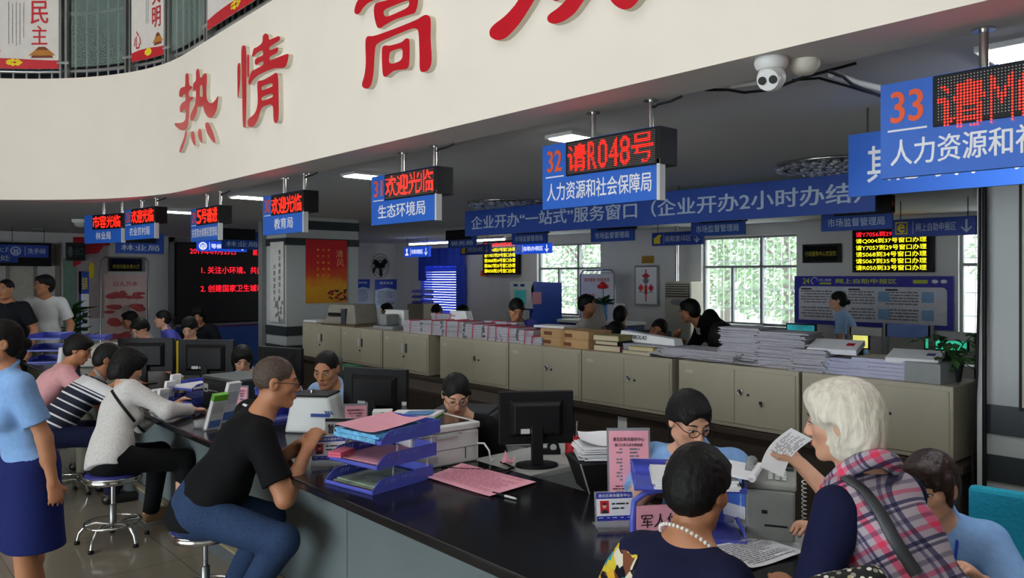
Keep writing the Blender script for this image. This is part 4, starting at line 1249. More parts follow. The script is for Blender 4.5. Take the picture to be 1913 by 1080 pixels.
MB().surf(lambda a, c: (-.15 + a * .27, -.09 + c * .19, .008 + .01 * a), 6, 4, thick=.012).build('pages', M['paper'], t)
MB().surf(lambda a, c: (-.06 + a * .15, -.085 + c * .12, .0165 + .008 * a), 4, 4, thick=.001).build('blue_cover', mat('cover blue', '#3b7bb4', .4, var=.3), t)
# white tissue box
q = at(716, 800, z=ZT_ + .17)
t = thing('tissue_box', 'small white box with black drawing behind the pink papers', 'box', (-3.73, 2.36, ZT_), R48 + .1)
MB().box(-.055, .055, -.04, .05, 0, .205).build('carton', M['white'], t, .003)
MB().tube([(-.02, -.0412, .18), (0, -.0412, .2), (.02, -.0412, .195), (.01, -.0412, .185), (-.015, -.0412, .183)], .0015, 5).build('drawing', M['ink'], t)
# ---- the three blue trays
A = at(660, 923, z=ZT_); Bq = at(775, 890, z=ZT_); Cq = at(610, 893, z=ZT_)
ang = math.atan2((Bq - A).y, (Bq - A).x) - PI / 2
mid = (A + Cq) / 2 + Vector((.08, 0, 0))
TR = tray_stack('blue three tier letter tray with pink papers on the counter', (mid.x, mid.y, ZT_), ang, 3, w=.33, L_=.38, step=.105, h=.062, off=.025)
def on_tray(k, dx=0, dy=.19, dz=.006): return TR.matrix_basis @ Vector((dx, dy + k * .025, k * .105 + dz))
from mathutils import Euler
TR.matrix_basis = Matrix.Translation((mid.x, mid.y, ZT_)) @ Matrix.Rotation(ang, 4, 'Z')
papers('blue edged folders filling the top blue tray', on_tray(2, -.01, .17), ang, .29, .34, .038, mat('folder blue', '#6db4e0', .5, var=.4, scale=40), seed=4, name='folder_stack', cat='folders', jitter=.006)
sheet('pink leaflet in a clear sleeve on top of the blue tray', on_tray(2, -.01, .17, .046), ang + .03, .27, .36, M['pink'], .02, 'leaflet', 0, cat='leaflet')
papers('pink papers in the middle blue tray', on_tray(1), ang, .28, .33, .014, M['pink'], seed=5, sheets=3)
papers('pink rolled leaflets at the left of the middle blue tray', on_tray(1, -.1, .03, .03), ang + .3, .07, .12, .02, mat('rose paper', '#d9607c', .7), seed=7, sheets=2)
papers('green and white passbooks in the lowest blue tray', on_tray(0), ang, .27, .30, .018, mat('passbook green', '#8fa08c', .6, var=.5, scale=10), seed=6, sheets=3, name='booklet_stack')
sheet('pink sheet under the passbooks in the lowest tray', on_tray(0, 0, .12, .0045), ang, .3, .2, M['pink'], .001)
# ---- name plate, "suspended" card, white machine
name_plate('name plate with blue bands left of the three tier tray', at(614, 868, z=ZT_), R48 + .25, .165, .115)
t = thing('suspended_sign', 'small white 暂停服务 sign leaning on the white machine', 'notice card', at(636, 838, z=ZT_), R48 + .0)
MB().box(-.085, .085, -.003, .003, .06, .17).build('card', M['paper'], t)
MB().box(-.085, .085, -.0045, -.0032, .152, .17).build('header', M['dgrey'], t)
MB().text('暂停服务', -.07, .075, .085, .138, -.0048, bold=.03).build('lettering', M['ink'], t)
MB().box(-.09, .09, -.03, .05, 0, .06).build('base', M['grey'], t, .004)
t = thing('document_machine', 'white self service document machine with black top on the counter', 'machine', (-4.40, 2.31, ZT_), R48 - .12)
t.scale = (1, 1, .82)
MB().hexa([(-.17, -.13, 0), (.17, -.13, 0), (.17, .15, 0), (-.17, .15, 0)], [(-.135, -.10, .27), (.105, -.10, .27), (.105, .13, .27), (-.135, .13, .27)]).build('body', mat('machine white', '#dfe3df', .35, var=.02), t, .02, seg=3)
MB().box(-.135, .10, -.10, .13, .268, .283).build('top', M['black'], t, .006)
MB().cyl((-.03, -.02, .283), (-.03, -.02, .31), .015, n=16).build('roller', M['steel'], t)
b = MB(); b.M = Matrix.Translation((0, -.118, .125)) @ Matrix.Rotation(-.11, 4, 'X')
b.box(-.0, .12, -.005, -.003, .0, .025, 0)
for k in range(3): b.prism([(.10 + k * .018, .02), (.11 + k * .018, .02), (.095 + k * .018, .045), (.085 + k * .018, .045)], -.006, -.0035, 0)
b.build('blue_stripe', M['blue_dark'], t)
t = acrylic_sign('clear stand with pink notice behind the three tier tray', at(664, 822, z=ZT_), R48 + .1, .125, .2, [('港北区政务服务中心', .8, .012), ('窗口工作人员文明用语', .62, .011)], rows=6)
# blue leaflet rack behind the white machine
tray_stack('blue slotted leaflet rack in front of the man in the blue shirt', (-4.80, 2.30, ZT_), R48 + .75, 2, w=.24, L_=.24, step=.16, h=.055, off=.0)
# scattered small black things near the hands
t = thing('card_reader', 'small black card reader with cable by the hands of the man in black', 'card reader', at(560, 848, z=ZT_), R48)
MB().box(-.05, .05, -.035, .035, 0, .018).build('case', M['black'], t, .004)
MB().tube([(.05, 0, .008), (.08, -.02, .006), (.11, 0, .006), (.13, .05, .006)], .003, 6).build('cable', M['black'], t)
# ---- left end
t = thing('inkjet_printer', 'black printer with white label plate on the counter at left', 'printer', (-5.62, 2.30, ZT_), R48 - .72)
MB().box(-.235, .235, -.16, .18, 0, .20).build('body', mat('printer black', '#1e2322', .4), t, .008)
MB().box(-.24, .24, -.165, .185, .20, .225).build('lid', mat('printer lid', '#434a48', .4), t, .006)
MB().box(-.215, -.15, -.1625, -.1605, .105, .165).box(-.14, -.10, -.1625, -.1605, .115, .122).box(-.095, -.01, -.1625, -.1605, .118, .122).build('label_plate', M['lgrey'], t)
MB().box(-.205, -.16, -.1635, -.1625, .113, .132).build('label_print', M['dgrey'], t)
MB().box(-.09, -.02, -.1625, -.1605, .06, .068).build('status_light', mat('green mark', '#2f8f5c', .5), t)
TL = tray_stack('blue two tier letter tray left of the black printer', (-6.02, 2.0, ZT_), .35, 2, w=.3, L_=.34, step=.10, h=.05, off=.0)
papers('white papers in the tray left of the black printer', (-6.06, 2.16, ZT_ + .106), .35, .26, .28, .022, seed=9, sheets=4)
def brochure(lab, u, v, z, rz, h, m, cap=None, tilt=.25, w=.1, d_=.03):
    t = thing('brochure_box', lab, 'brochures', at(u, v, z=z), rz, 'leaflet packs in clear holders')
    b = MB(); b.M = Matrix.Rotation(tilt, 4, 'Y'); b.box(-d_ / 2, d_ / 2, -w / 2, w / 2, .01, h); b.build('pack', M['paper'], t, .002)
    b = MB(); b.M = Matrix.Rotation(tilt, 4, 'Y'); b.box(d_ / 2, d_ / 2 + .001, -w / 2 + .01, w / 2 - .01, h * .1, h * .3, 0); b.box(d_ / 2, d_ / 2 + .001, -w / 2 + .012, w / 2 - .012, h * .5, h * .8, 1); b.build('cover_print', [mat('brochure blue', '#5b7fc4', .5), M['lgrey']], t)
    if cap:
        b = MB(); b.M = Matrix.Rotation(tilt, 4, 'Y'); b.box(-d_ / 2 - .001, d_ / 2 + .001, -w / 2, w / 2, h - .04, h + .002); b.build('green_band', cap, t)
    b = MB(); b.M = Matrix.Rotation(tilt, 4, 'Y'); b.box(-d_ / 2 - .004, -d_ / 2 - .001, -w / 2 - .004, w / 2 + .004, 0, h * .6); b.box(-d_ / 2 - .004, d_ / 2 + .004, -w / 2 - .004, w / 2 + .004, 0, .006); b.build('holder', M['acrylic'], t)
    return t
brochure('green banded leaflet pack leaning in a clear holder before the black printer', 395, 803, ZT_, .25, .25, M['paper'], M['green'], .38)
brochure('white leaflet pack behind the green banded one', 420, 790, ZT_, .3, .29, M['paper'], None, .33)
for i, (u, v, h, lab) in enumerate([(290, 716, .12, 'shortest white leaflet pack behind the two tier tray'), (302, 716, .125, 'second white leaflet pack behind the two tier tray'), (313, 712, .17, 'third white leaflet pack behind the two tier tray'), (322, 708, .21, 'tallest white leaflet pack behind the two tier tray')]):
    brochure(lab, u, v + 40, ZT_, .3, h, M['paper'], None, .22, .08)
t = thing('glue_bottle', 'red and clear bottle beside the green banded leaflets', 'bottle', at(394, 792, z=ZT_), 0)
MB().lathe([(.0001, 0), (.018, 0), (.019, .01), (.019, .05), (.0001, .05)], 16).build('body', M['acrylic'], t)
MB().lathe([(.02, .05), (.019, .075), (.012, .10), (.004, .118), (.0001, .12)], 16).build('cap', M['redp'], t)
t = thing('sponge_cup', 'small clear glass cup beside the man in black', 'cup', at(372, 800, z=ZT_), 0)
MB().lathe([(.0001, 0), (.03, 0), (.035, .05), (.032, .05), (.028, .005), (.0001, .005)], 18).build('cup', M['acrylic'], t)
acrylic_sign('small clear stand with pink notice behind the bald man', at(447, 775, z=ZT_), R48 + .1, .10, .19, [('港北区政务服务中心', .8, .012), ('窗口文明用语', .62, .011)], rows=4)
# far end trays and beige printer
tray_stack('stack of blue trays at the far left end of the counter', (-9.75, 1.80, ZT_), 1.0, 3, w=.34, L_=.42, step=.13, h=.06, off=0)
brochure('white and blue bottle shaped leaflet pack before the far blue trays', 117, 700, ZT_, .3, .27, M['paper'], None, .2, .1, .06)
t = thing('photocopier', 'beige desktop printer behind the people at the left stools', 'printer', (-9.05, 2.30, ZT_), R48)
MB().hexa([(-.24, -.2, 0), (.24, -.2, 0), (.24, .2, 0), (-.24, .2, 0)], [(-.22, -.16, .2), (.2, -.16, .2), (.2, .2, .24), (-.22, .2, .24)]).build('body', mat('beige case', '#b9b6a8', .5), t, .03, seg=3)
MB().box(-.12, .12, -.26, -.15, .1, .11).build('output_tray', M['grey'], t)
t = thing('laser_printer', 'grey printer on the desk behind the white leaflet packs', 'printer', (-7.35, 2.78, .745), R48)
MB().box(-.22, .22, -.2, .2, 0, .22).build('body', M['dgrey'], t, .01); MB().box(-.2, .2, -.18, .2, .22, .24).build('lid', M['grey'], t, .005)
t = thing('sticky_box', 'yellow paper pad box by the large monitor at left', 'box', at(352, 655, d=7.6) * 1.0, R48)
t.location.z = .745
MB().box(-.1, .1, -.05, .05, 0, .33).build('box', M['yellow'], t, .003)
papers('blue and white folders under the large monitor', at(392, 742, z=.745), R48, .3, .2, .07, mat('folder violet', '#7a80c8', .6, var=.2), seed=12, name='folder_stack', cat='folders', sheets=4)
t = thing('bottle', 'clear water bottle beside the monitor near the young woman', 'bottle', at(755, 812, z=.745), 0)
MB().lathe([(.0001, 0), (.03, 0), (.032, .02), (.03, .09), (.032, .13), (.014, .17), (.014, .18), (.0001, .18)], 18).build('body', M['acrylic'], t)
MB().lathe([(.015, .18), (.015, .2), (.0001, .2)], 14).build('cap', M['lgrey'], t)
t = thing('printer', 'dark grey printer beside the young woman in glasses', 'printer', (-4.55, 3.62, .40), R48 - .2)
MB().box(-.24, .24, -.2, .2, 0, .30).build('body', mat('slate case', '#565c64', .45), t, .02); MB().box(-.22, .22, -.19, .2, .30, .32).build('lid', M['dgrey'], t, .006)
MB().box(-.12, .12, -.202, -.2, .08, .2).build('front_flap', M['dgrey'], t)
desk('printer_table', 'low table carrying the dark grey printer, hidden behind monitors', -4.95, -4.15, 3.25, 4.0, .40)
# ================================================================== filing cabinets on their dark base
YCAB, DCAB, ZC0, ZC1 = 4.60, .42, .69, 1.11
base = thing('base_unit', 'long dark brown base under the row of filing cabinets', 'base cabinet', (-5.35, 4.8, 0))
MB().box(-3.9, 3.9, -.22, .25, .64, .685).build('top', M['wood'], base, .004)
for i in range(8):
    MB().box(-3.88 + i * .97, -3.88 + (i + 1) * .97 - .006, -.18, -.16, .06, .64).build('front_panel', M['wood'], base)
MB().box(-3.88, 3.88, -.16, .24, 0, .64).build('carcass', mat('dark carcass', '#241d17', .7), base)
def cab(u0, u1, lab, handles, y=YCAB, z1=ZC1, z0=ZC0):
    x0, x1 = at(u0, Y=y).x, at(u1, Y=y).x
    t = thing('filing_cabinet', lab, 'cabinet', ((x0 + x1) / 2, y, z0), 0, 'grey two door cabinets in a row')
    w, h = (x1 - x0) / 2, z1 - z0
    MB().box(-w, w, .0, DCAB, 0, h).build('body', M['cabinet'], t, .004)
    for k in (-1, 1):
        d_ = MB().box(min(.0015 * k, k * (w - .02)), max(.0015 * k, k * (w - .02)), -.006, .002, .028, h - .028).build('door', M['cabinet'], t, .002)
        if k < 0:
            MB().box(-w + .06, -w + .13, -.008, -.006, h - .085, h - .06).build('label_holder', mat('label holder', '#bdb9a8', .5), d_)
        if handles == 'bar':
            MB().box(k * .035 - .012, k * .035 + .012, -.014, -.004, h * .5, h * .73).build('handle', M['lgrey'] if k < 0 else M['dgrey'], d_)
            if k < 0: MB().cyl((-.01, -.006, h * .40), (-.01, -.016, h * .40), .010, n=12).build('lock', M['dark_metal'], d_)
        elif k > 0:
            MB().lathe([(.001, .0), (.012, .0), (.012, .004), (.001, .006)], 12, (0, 0, 0))
            rg = MB().tube([(.045 + .016 * math.cos(a * PI / 8), -.009, h * .58 + .022 * math.sin(a * PI / 8)) for a in range(16)], .0045, 6, closed=True)
            rg.box(.038, .052, -.012, -.005, h * .55, h * .63); rg.build('handle', M['steel'], d_)
            MB().cyl((.105, -.005, h * .55), (.105, -.012, h * .55), .009, n=12).build('lock', M['dark_metal'], d_)
    return t
CABS = [cab(565, 636, 'grey filing cabinet next to the banded column, far left of row', 'bar'),
        cab(638, 713, 'grey filing cabinet under the beige printer', 'bar'),
        cab(716, 800, 'grey filing cabinet below the red tied bundles, third from left', 'bar'),
        cab(822, 949, 'grey filing cabinet behind the young woman in glasses', 'ring'),
        cab(951, 1085, 'grey filing cabinet under the cardboard boxes', 'ring'),
        cab(1087, 1255, 'grey filing cabinet under the stacked books', 'ring'),
        cab(1268, 1492, 'grey filing cabinet with key behind the man in glasses', 'ring'),
        cab(1498, 1781, 'grey filing cabinet behind the white haired woman', 'ring')]
kx = at(1423, 752, Y=YCAB - .012)
t = thing('key', 'small key hanging in the cabinet lock behind the man in glasses', 'key', kx)
MB().tube([(0, 0, 0), (0, -.012, 0)], .004, 6).tube([(0, -.012, .0), (.003, -.012, -.03)], .005, 6).build('shank', M['dark_metal'], t)
MB().cyl((0, -.016, -.005), (0, -.009, -.005), .013, n=14).build('bow', M['steel'], t)
p = at(1163, 790, Y=4.62)
t = tag(MB().box(-.045, .045, -.003, 0, -.05, .045).build('paper_note', M['paper']), 'white note stuck on the dark base behind the black box', 'note')
t.location = (p.x, 4.6195, p.z)

def cabtop(u, y, dy=0): return at(u, Y=y + dy)
ZTOP = ZC1
def bundle(u, w, h, y, lab, seed, ribbons=1, dpt=.26, rz=0.0, x=None):
    """a bundle of files tied with red tape"""
    px = at(u, Y=y).x if x is None else x
    t = thing('file_bundle', lab, 'file bundle', (px, y + dpt / 2, ZTOP), rz, 'tied file bundles on the cabinets')
    rd = random.Random(seed)
    b = MB(); n = max(4, int(h / .022)); 
    for i in range(n):
        s = rd.uniform(-.012, .012); b.M = Matrix.Rotation(rd.uniform(-.03, .03), 4, 'Z')
        b.box(-w / 2 + s, w / 2 + s, -dpt / 2 + rd.uniform(-.012, .012), dpt / 2, h * i / n, h * (i + 1) / n - .002)
    b.build('files', M['paper_edge'], t)
    for k in range(ribbons):
        x0 = (k + .5) / ribbons * w - w / 2 + rd.uniform(-.02, .02)
        r = MB(); e = .006
        r.tube([(x0, -dpt / 2 - .016, 0.002), (x0 + .01, -dpt / 2 - .016, h + .003), (x0 + .02, dpt / 2 + .004, h + .003), (x0 + .02, dpt / 2 + .004, .002)], e, 4)
        r.build('red_tape', mat('red tape', '#d8415a', .6), t)
    return t
yb = YCAB + .06
us = [(768, 60, .13, 'file bundle at the left end of the tied row'), (806, 70, .145, 'second file bundle from the left in the tied row'), (846, 70, .155, 'file bundle with two red tapes below the blue blind'),
      (885, 60, .14, 'file bundle left of the dark gap in the tied row'), (920, 60, .135, 'file bundle right of the dark gap in the tied row'), (951, 50, .13, 'file bundle before the woman in violet'), (980, 50, .12, 'file bundle with bold red tape near the boxes')]
for i, (u, wpx, h, lab) in enumerate(us):
    p0, p1 = at(u - wpx * .25, Y=yb).x, at(u + wpx * .25, Y=yb).x
    bundle(u, abs(p1 - p0) * 1.08, h, yb, lab, 20 + i, 2 if i in (2, 4) else 1)
bundle(0, .2, .07, yb, 'low loose bundle left of the cardboard boxes', 40, 1, x=at(1000, Y=yb).x + -.02)
# second rank behind
for i, (u, h, lab) in enumerate([(830, .20, 'tall file bundle in the rear rank with red tape on top'), (935, .16, 'file bundle in the rear rank near the woman in violet')]):
    bundle(u, .5, h, yb + .27, lab, 50 + i, 2, dpt=.1)
# beige printer, white device, white carton on the left cabinets
p = at(655, Y=YCAB + .2)
t = thing('laser_printer', 'beige laser printer on the cabinet beside the red poster', 'printer', (p.x + .0, YCAB + .22, ZTOP + .02), .25)
bm_ = mat('aged beige case', '#8f897c', .55)
MB().hexa([(-.28, -.2, 0), (.26, -.2, 0), (.26, .2, 0), (-.28, .2, 0)], [(-.22, -.17, .24), (.2, -.17, .24), (.22, .2, .24), (-.22, .2, .24)]).build('body', bm_, t, .02, seg=3)
MB().box(-.2, .05, -.205, -.17, .10, .14).build('paper_slot', M['black'], t)
MB().box(.03, .10, -.215, -.16, .0, .19).build('dark_flap', M['dgrey'], t)
MB().box(-.36, -.18, -.15, .1, .0, .05).build('side_tray', bm_, t, .01)
bd_ = tag(MB().box(-.42, .4, -.2, .2, 0, .02).build('board', mat('thin board', '#6a5a48', .7)), 'thin brown board under the beige printer', 'board')
bd_.location = (p.x, YCAB + .22, ZTOP)
p = at(728, Y=YCAB + .2)
t = thing('label_printer', 'small grey receipt device beside the beige printer', 'printer', (p.x, YCAB + .2, ZTOP), .1)
MB().box(-.16, .2, -.12, .12, 0, .04).build('foot', M['grey'], t, .01)
MB().box(-.07, .06, -.1, .1, .04, .17).build('body', M['grey'], t, .02)
t = thing('white_carton', 'white carton tilted behind the grey receipt device', 'box', (at(735, Y=YCAB + .33).x, YCAB + .36, ZTOP), .1)
MB().hexa([(-.2, -.04, 0), (.2, -.04, 0), (.2, .05, 0), (-.2, .05, 0)], [(-.16, -.02, .2), (.17, -.02, .2), (.17, .05, .2), (-.16, .05, .2)]).build('carton', M['white'], t, .004)
MB().box(-.17, .18, -.03, .055, .2, .21).build('lid', M['white'], t)
tag(papers('flat papers at the left end of the cabinets', (at(592, Y=YCAB + .2).x, YCAB + .2, ZTOP), .1, .3, .22, .03, seed=14), 'flat papers on the leftmost cabinet', 'papers')
t = thing('white_bag', 'white card box behind the tied bundles under the display', 'box', (at(868, Y=YCAB + .4).x, YCAB + .37, ZTOP), 0)
MB().hexa([(-.16, -.04, 0), (.2, -.04, 0), (.2, .04, 0), (-.16, .04, 0)], [(-.16, -.04, .24), (.1, -.04, .24), (.1, .04, .24), (-.16, .04, .24)]).build('carton', M['white'], t)
# cardboard boxes
for i, (dz, dx, w, lab) in enumerate([(0, 0, .60, 'lower flat cardboard box on the cabinets'), (.075, .01, .59, 'upper flat cardboard box on the cabinets')]):
    p = at(1052, Y=YCAB + .08)
    t = thing('cardboard_box', lab, 'box', (p.x + dx, YCAB + .21, ZTOP + dz), -.03, 'flat cardboard boxes')
    MB().box(-w / 2, w / 2, -.13, .15, 0, .074).build('carton', M['cardboard'], t, .003)
    MB().box(-w * .42, -w * .25, -.1315, -.1302, .02, .05).box(w * .02, w * .17, -.1315, -.1302, .015, .045).build('printed_label', mat('brown print', '#6f4524', .8), t)
    MB().box(-.025, .025, -.1312, .15, .0, .0746).build('tape', mat('parcel tape', '#a8814e', .4), t)
t = tag(papers('', (at(1040, Y=YCAB + .25).x, YCAB + .24, ZTOP + .15), .1, .34, .2, .02, seed=16, sheets=2), 'white papers lying on the upper cardboard box', 'papers')
# books
def book(u, z, w, d_, h, rz, lab, cm, dy=.2):
    p = at(u, Y=YCAB + dy)
    t = thing('book', lab, 'book', (p.x, YCAB + dy, ZTOP + z), rz, 'books on the cabinet tops')
    MB().box(-w / 2, w / 2 - .006, -d_ / 2 + .005, d_ / 2 - .005, .004, h - .004).build('pages', mat('cream pages', '#cfc3a2', .85, var=.1, scale=60, stretch=(1, 1, 20)), t)
    b = MB().box(-w / 2, w / 2, -d_ / 2, d_ / 2, 0, .004).box(-w / 2, w / 2, -d_ / 2, d_ / 2, h - .004, h).box(w / 2 - .006, w / 2, -d_ / 2, d_ / 2, 0, h)
    b.build('cover', cm, t)
    return t
book(1147, 0, .26, .2, .05, .1, 'thick book at the bottom of the pile near the boxes', mat('maroon cover', '#70303a', .5), .17)
book(1148, .05, .25, .19, .035, -.05, 'dark covered book in the middle of the pile near the boxes', M['black'], .17)
book(1146, .085, .26, .2, .045, .05, 'olive book on top of the pile near the boxes', mat('olive cover', '#8b8250', .6), .17)
book(1205, 0, .3, .2, .03, -.1, 'grey book lying flat under the loose papers', M['grey'], .14)
book(1208, .03, .22, .18, .03, .12, 'yellow book under the long white carton', mat('straw cover', '#cbbf72', .6), .16)
# long white carton with worn maker's lettering
p = at(1215, Y=YCAB + .3)
t = thing('long_carton', 'long white carton with dark slanted lettering on the papers', 'box', (p.x, YCAB + .28, ZTOP + .075), -.12)
MB().hexa([(-.3, -.05, 0), (.32, -.05, 0), (.32, .05, 0), (-.3, .05, 0)], [(-.28, -.035, .085), (.30, -.035, .05), (.30, .05, .05), (-.28, .05, .085)]).build('carton', M['white'], t, .003)
b = MB(); b.M = Matrix.Translation((0, -.047, .0)) @ Matrix.Rotation(-.18, 4, 'X'); b.text('COBOLAS', -.2, .02, .025, .058, -.004, bold=.03); b.build('lettering', M['ink'], t)
papers('papers and files under the long white carton', (p.x + .02, YCAB + .26, ZTOP), .05, .62, .26, .072, M['paper_edge'], seed=18, jitter=.02)
papers('wide heap of printed papers right of the long carton', (at(1325, Y=YCAB + .2).x, YCAB + .24, ZTOP), -.05, .66, .3, .07, M['paper_edge'], seed=19, jitter=.03)
for i, (u, v, lab) in enumerate([(1250, 0, 'loose white sheet hanging toward the cabinet edge'), (1330, 0, 'loose sheet lying before the paper heap'), (1405, 0, 'white sheet bent over the cabinet edge below the tall stacks')]):
    p = at(u, Y=YCAB + .1)
    sheet(lab, (p.x, YCAB + .11, ZTOP + (.004 if i else .004)), .3 * i, .28, .2, M['paper'], .03, 'paper_sheet', 0, seed=i)
# tall stacks
for i, (u, w, h, dy, lab) in enumerate([(1402, .30, .25, .26, 'tall paper stack beside the man in black polo'), (1478, .33, .235, .25, 'tall paper stack in the middle of the last cabinets'), (1530, .22, .14, .20, 'low sloping paper stack beside the two tall ones')]):
    p = at(u, Y=YCAB + dy)
    papers(lab, (p.x, YCAB + dy - .02, ZTOP), .05 * i, w, .27, h, M['paper_edge'], seed=30 + i, jitter=.018, sheets=int(h / .007), group='tall paper stacks on the cabinets')
# binders and wrapped folders right
for i, (u, w, h, lab) in enumerate([(1590, .34, .10, 'pale wrapped folders left of the white haired woman'), (1672, .42, .115, 'pale wrapped folders above the white haired woman')]):
    p = at(u, Y=YCAB + .2)
    papers(lab, (p.x, YCAB + .21, ZTOP), 0, w, .30, h, mat('wrapped folder', '#a9abc4', .35, var=.12, scale=20, stretch=(1, 1, 8)), seed=60 + i, sheets=5, name='folder_stack', cat='folders', jitter=.01)
def flat_box(u, dy, z, w, d_, h, tilt, lab, mark):
    p = at(u, Y=YCAB + dy)
    t = thing('document_box', lab, 'document box', (p.x, YCAB + dy, ZTOP + z), .15, 'white document boxes')
    b = MB(); b.M = Matrix.Rotation(tilt, 4, 'X'); b.box(-w / 2, w / 2, -d_ / 2, d_ / 2, 0, h); b.build('case', M['paper'], t, .003)
    b = MB(); b.M = Matrix.Rotation(tilt, 4, 'X'); b.box(w * .22, w * .38, -.02, .03, h, h + .001); b.build('emblem', mark, t)
    return t
flat_box(1562, .2, .14, .3, .2, .035, .25, 'white document box with red square mark', M['red'])
flat_box(1710, .17, .12, .28, .2, .03, .2, 'white document box with blue mark near the plant', mat('mark blue', '#4a4a90', .6))
t = thing('paper_carton', 'grey open carton below the box with blue mark', 'box', (at(1738, Y=YCAB + .12).x, YCAB + .15, ZTOP), -.1)
MB().box(-.1, .1, -.12, .12, 0, .115).build('carton', M['grey'], t, .003)
# potted plant at the right end
p = at(1785, Y=YCAB + .25)
t = thing('potted_plant', 'dark leafy potted plant at the right end of the cabinets', 'plant', (p.x - .02, YCAB + .24, ZTOP), 0)
MB().lathe([(.0001, 0), (.05, 0), (.065, .11), (.07, .12), (.06, .12), (.055, .1), (.0001, .1)], 20).build('pot', M['dgrey'], t)
rd = random.Random(5); lf = MB()
for i in range(60):
    a = rd.uniform(0, 2 * PI); rr = rd.uniform(.02, .17); z = rd.uniform(.06, .27)
    o_ = Vector((rr * math.cos(a), rr * math.sin(a) * .8, z)); dr = Vector((math.cos(a), math.sin(a), rd.uniform(-.7, .4))).normalized(); sd = dr.cross(Vector((0, 0, 1))).normalized()
    L_ = rd.uniform(.05, .085)
    pts = [o_, o_ + dr * L_ * .4 + sd * L_ * .32, o_ + dr * L_ * .75 + sd * L_ * .22, o_ + dr * L_ - Vector((0, 0, L_ * .25)), o_ + dr * L_ * .75 - sd * L_ * .22, o_ + dr * L_ * .4 - sd * L_ * .32]
    c_ = o_ + dr * L_ * .55 + Vector((0, 0, .01))
    lf.add(pts + [c_], [(j, (j + 1) % 6, 6) for j in range(6)])
    if i % 3 == 0: lf.tube([(0, 0, .1), o_ * .6 + Vector((0, 0, .06)), o_], .003, 5)
lf.build('leaves', M['leaf'], t)
# green file box behind the man in the blue shirt
p = at(652, 690, z=.745)
t = thing('file_box', 'green file box behind the man in the blue shirt', 'box', (at(655, Y=4.2).x, 4.2, .69 - .0), .1)
desk('side_table', 'dark side table below the cabinets behind the man in blue', -7.7, -4.4, 4.0, 4.37, .69, M['wood'])
MB().box(-.14, .14, -.06, .06, 0, .07).build('case', mat('file green', '#2f7a55', .5), t, .003)
MB().box(-.08, .06, -.0615, -.0605, .015, .05).build('label_plate', M['lgrey'], t)
# bare cable beside the grey column
p = at(1829, Y=4.55)
tag(MB().tube([(p.x, 4.56, 2.52), (p.x + .004, 4.55, 1.9), (p.x - .01, 4.55, 1.2), (p.x - .03, 4.54, .8), (p.x - .02, 4.54, .1)], .007, 6).tube([(p.x + .02, 4.57, 2.52), (p.x + .02, 4.57, .02)], .011, 6).build('wall_cable', M['black']), 'black cables running down the edge of the grey column', 'cable')
tag(MB().box(p.x - .018, p.x + .006, 4.58, 4.6, 0, ZC).build('conduit', M['lgrey']), 'white conduit strip beside the grey column', 'conduit')
t = thing('framed_board', 'framed notice board on the grey column at the right edge', 'board', (at(1905, Y=4.6).x + .3, 4.606, 1.02))
MB().box(-.3, .3, -.02, .0, 0, 1.35).build('frame', M['black'], t)
MB().box(-.285, .285, -.024, -.02, .02, 1.33).build('sheet', mat('cream board', '#b9b4a0', .6), t)
# red poster and scroll on the left column
t = thing('red_poster', 'red and gold poster with flowers on the banded column', 'poster', (cl.x + .014, at(570, X=cl.x).y, at(600, 567, X=cl.x).z), PI / 2)
ya = at(570, X=cl.x).y; yb2 = at(647, X=cl.x).y
W, H = yb2 - ya, at(570, 447, X=cl.x).z - at(570, 567, X=cl.x).z
t.location = (cl.x + .014, ya, at(570, 567, X=cl.x).z)
pm_ = mat('red gold print', '#c02020', .5)
nt, b_, L = nodes_of(pm_)
tc = nt.nodes.new('ShaderNodeTexCoord'); sp = nt.nodes.new('ShaderNodeSeparateXYZ'); L.new(tc.outputs['Object'], sp.inputs[0])
nz = nt.nodes.new('ShaderNodeTexNoise'); nz.inputs['Scale'].default_value = 5; L.new(tc.outputs['Object'], nz.inputs[0])
mx = nt.nodes.new('ShaderNodeMath'); mx.operation = 'MULTIPLY_ADD'; mx.inputs[1].default_value = .35; L.new(nz.outputs[0], mx.inputs[0])
dv = nt.nodes.new('ShaderNodeMath'); dv.operation = 'DIVIDE'; dv.inputs[1].default_value = H; L.new(sp.outputs[2], dv.inputs[0]); L.new(dv.outputs[0], mx.inputs[2])
r = ramp(nt, [(.08, '#b01830'), (.2, '#c88a1c'), (.42, '#d2961e'), (.62, '#cc4a20'), (.8, '#c01c24')]); L.new(mx.outputs[0], r.inputs[0]); L.new(r.outputs[0], b_.inputs['Base Color'])
MB().box(0, W, -.004, 0, 0, H).build('sheet', pm_, t)
b = MB()
for c in range(3): 
    for k in range(5):
        s = '春华秋实梅兰竹菊福寿康宁山高水长'[c * 5 + k]
        b.text(s, W * (.26 + c * .13), W * (.31 + c * .13), H * (.82 - k * .1), H * (.86 - k * .1), -.006, 0, fit=False)
b.text('清', W * .72, W * .9, H * .72, H * .84, -.006, 1).text('风', W * .74, W * .92, H * .58, H * .7, -.006, 1)
rd = random.Random(9)
for k in range(34): b.ell((W * rd.uniform(.55, .99), -.0055, H * (.05 + .16 * rd.random() ** 1.5)), (.02, .001, .016), rd.choice([2, 2, 3]), nu=8, nv=4)
b.build('print', [M['yellow'], mat('gold print', '#e0b070', .6), M['ink'], M['red']], t)
x0, x1 = at(507, Y=4.6).x, at(532, Y=4.6).x
t = thing('calligraphy_scroll', 'white vertical calligraphy scroll on the banded column', 'scroll', ((x0 + x1) / 2, 4.6 - .014, at(520, 602, Y=4.6).z))
w, h = (x1 - x0) / 2, at(520, 452, Y=4.6).z - at(520, 602, Y=4.6).z
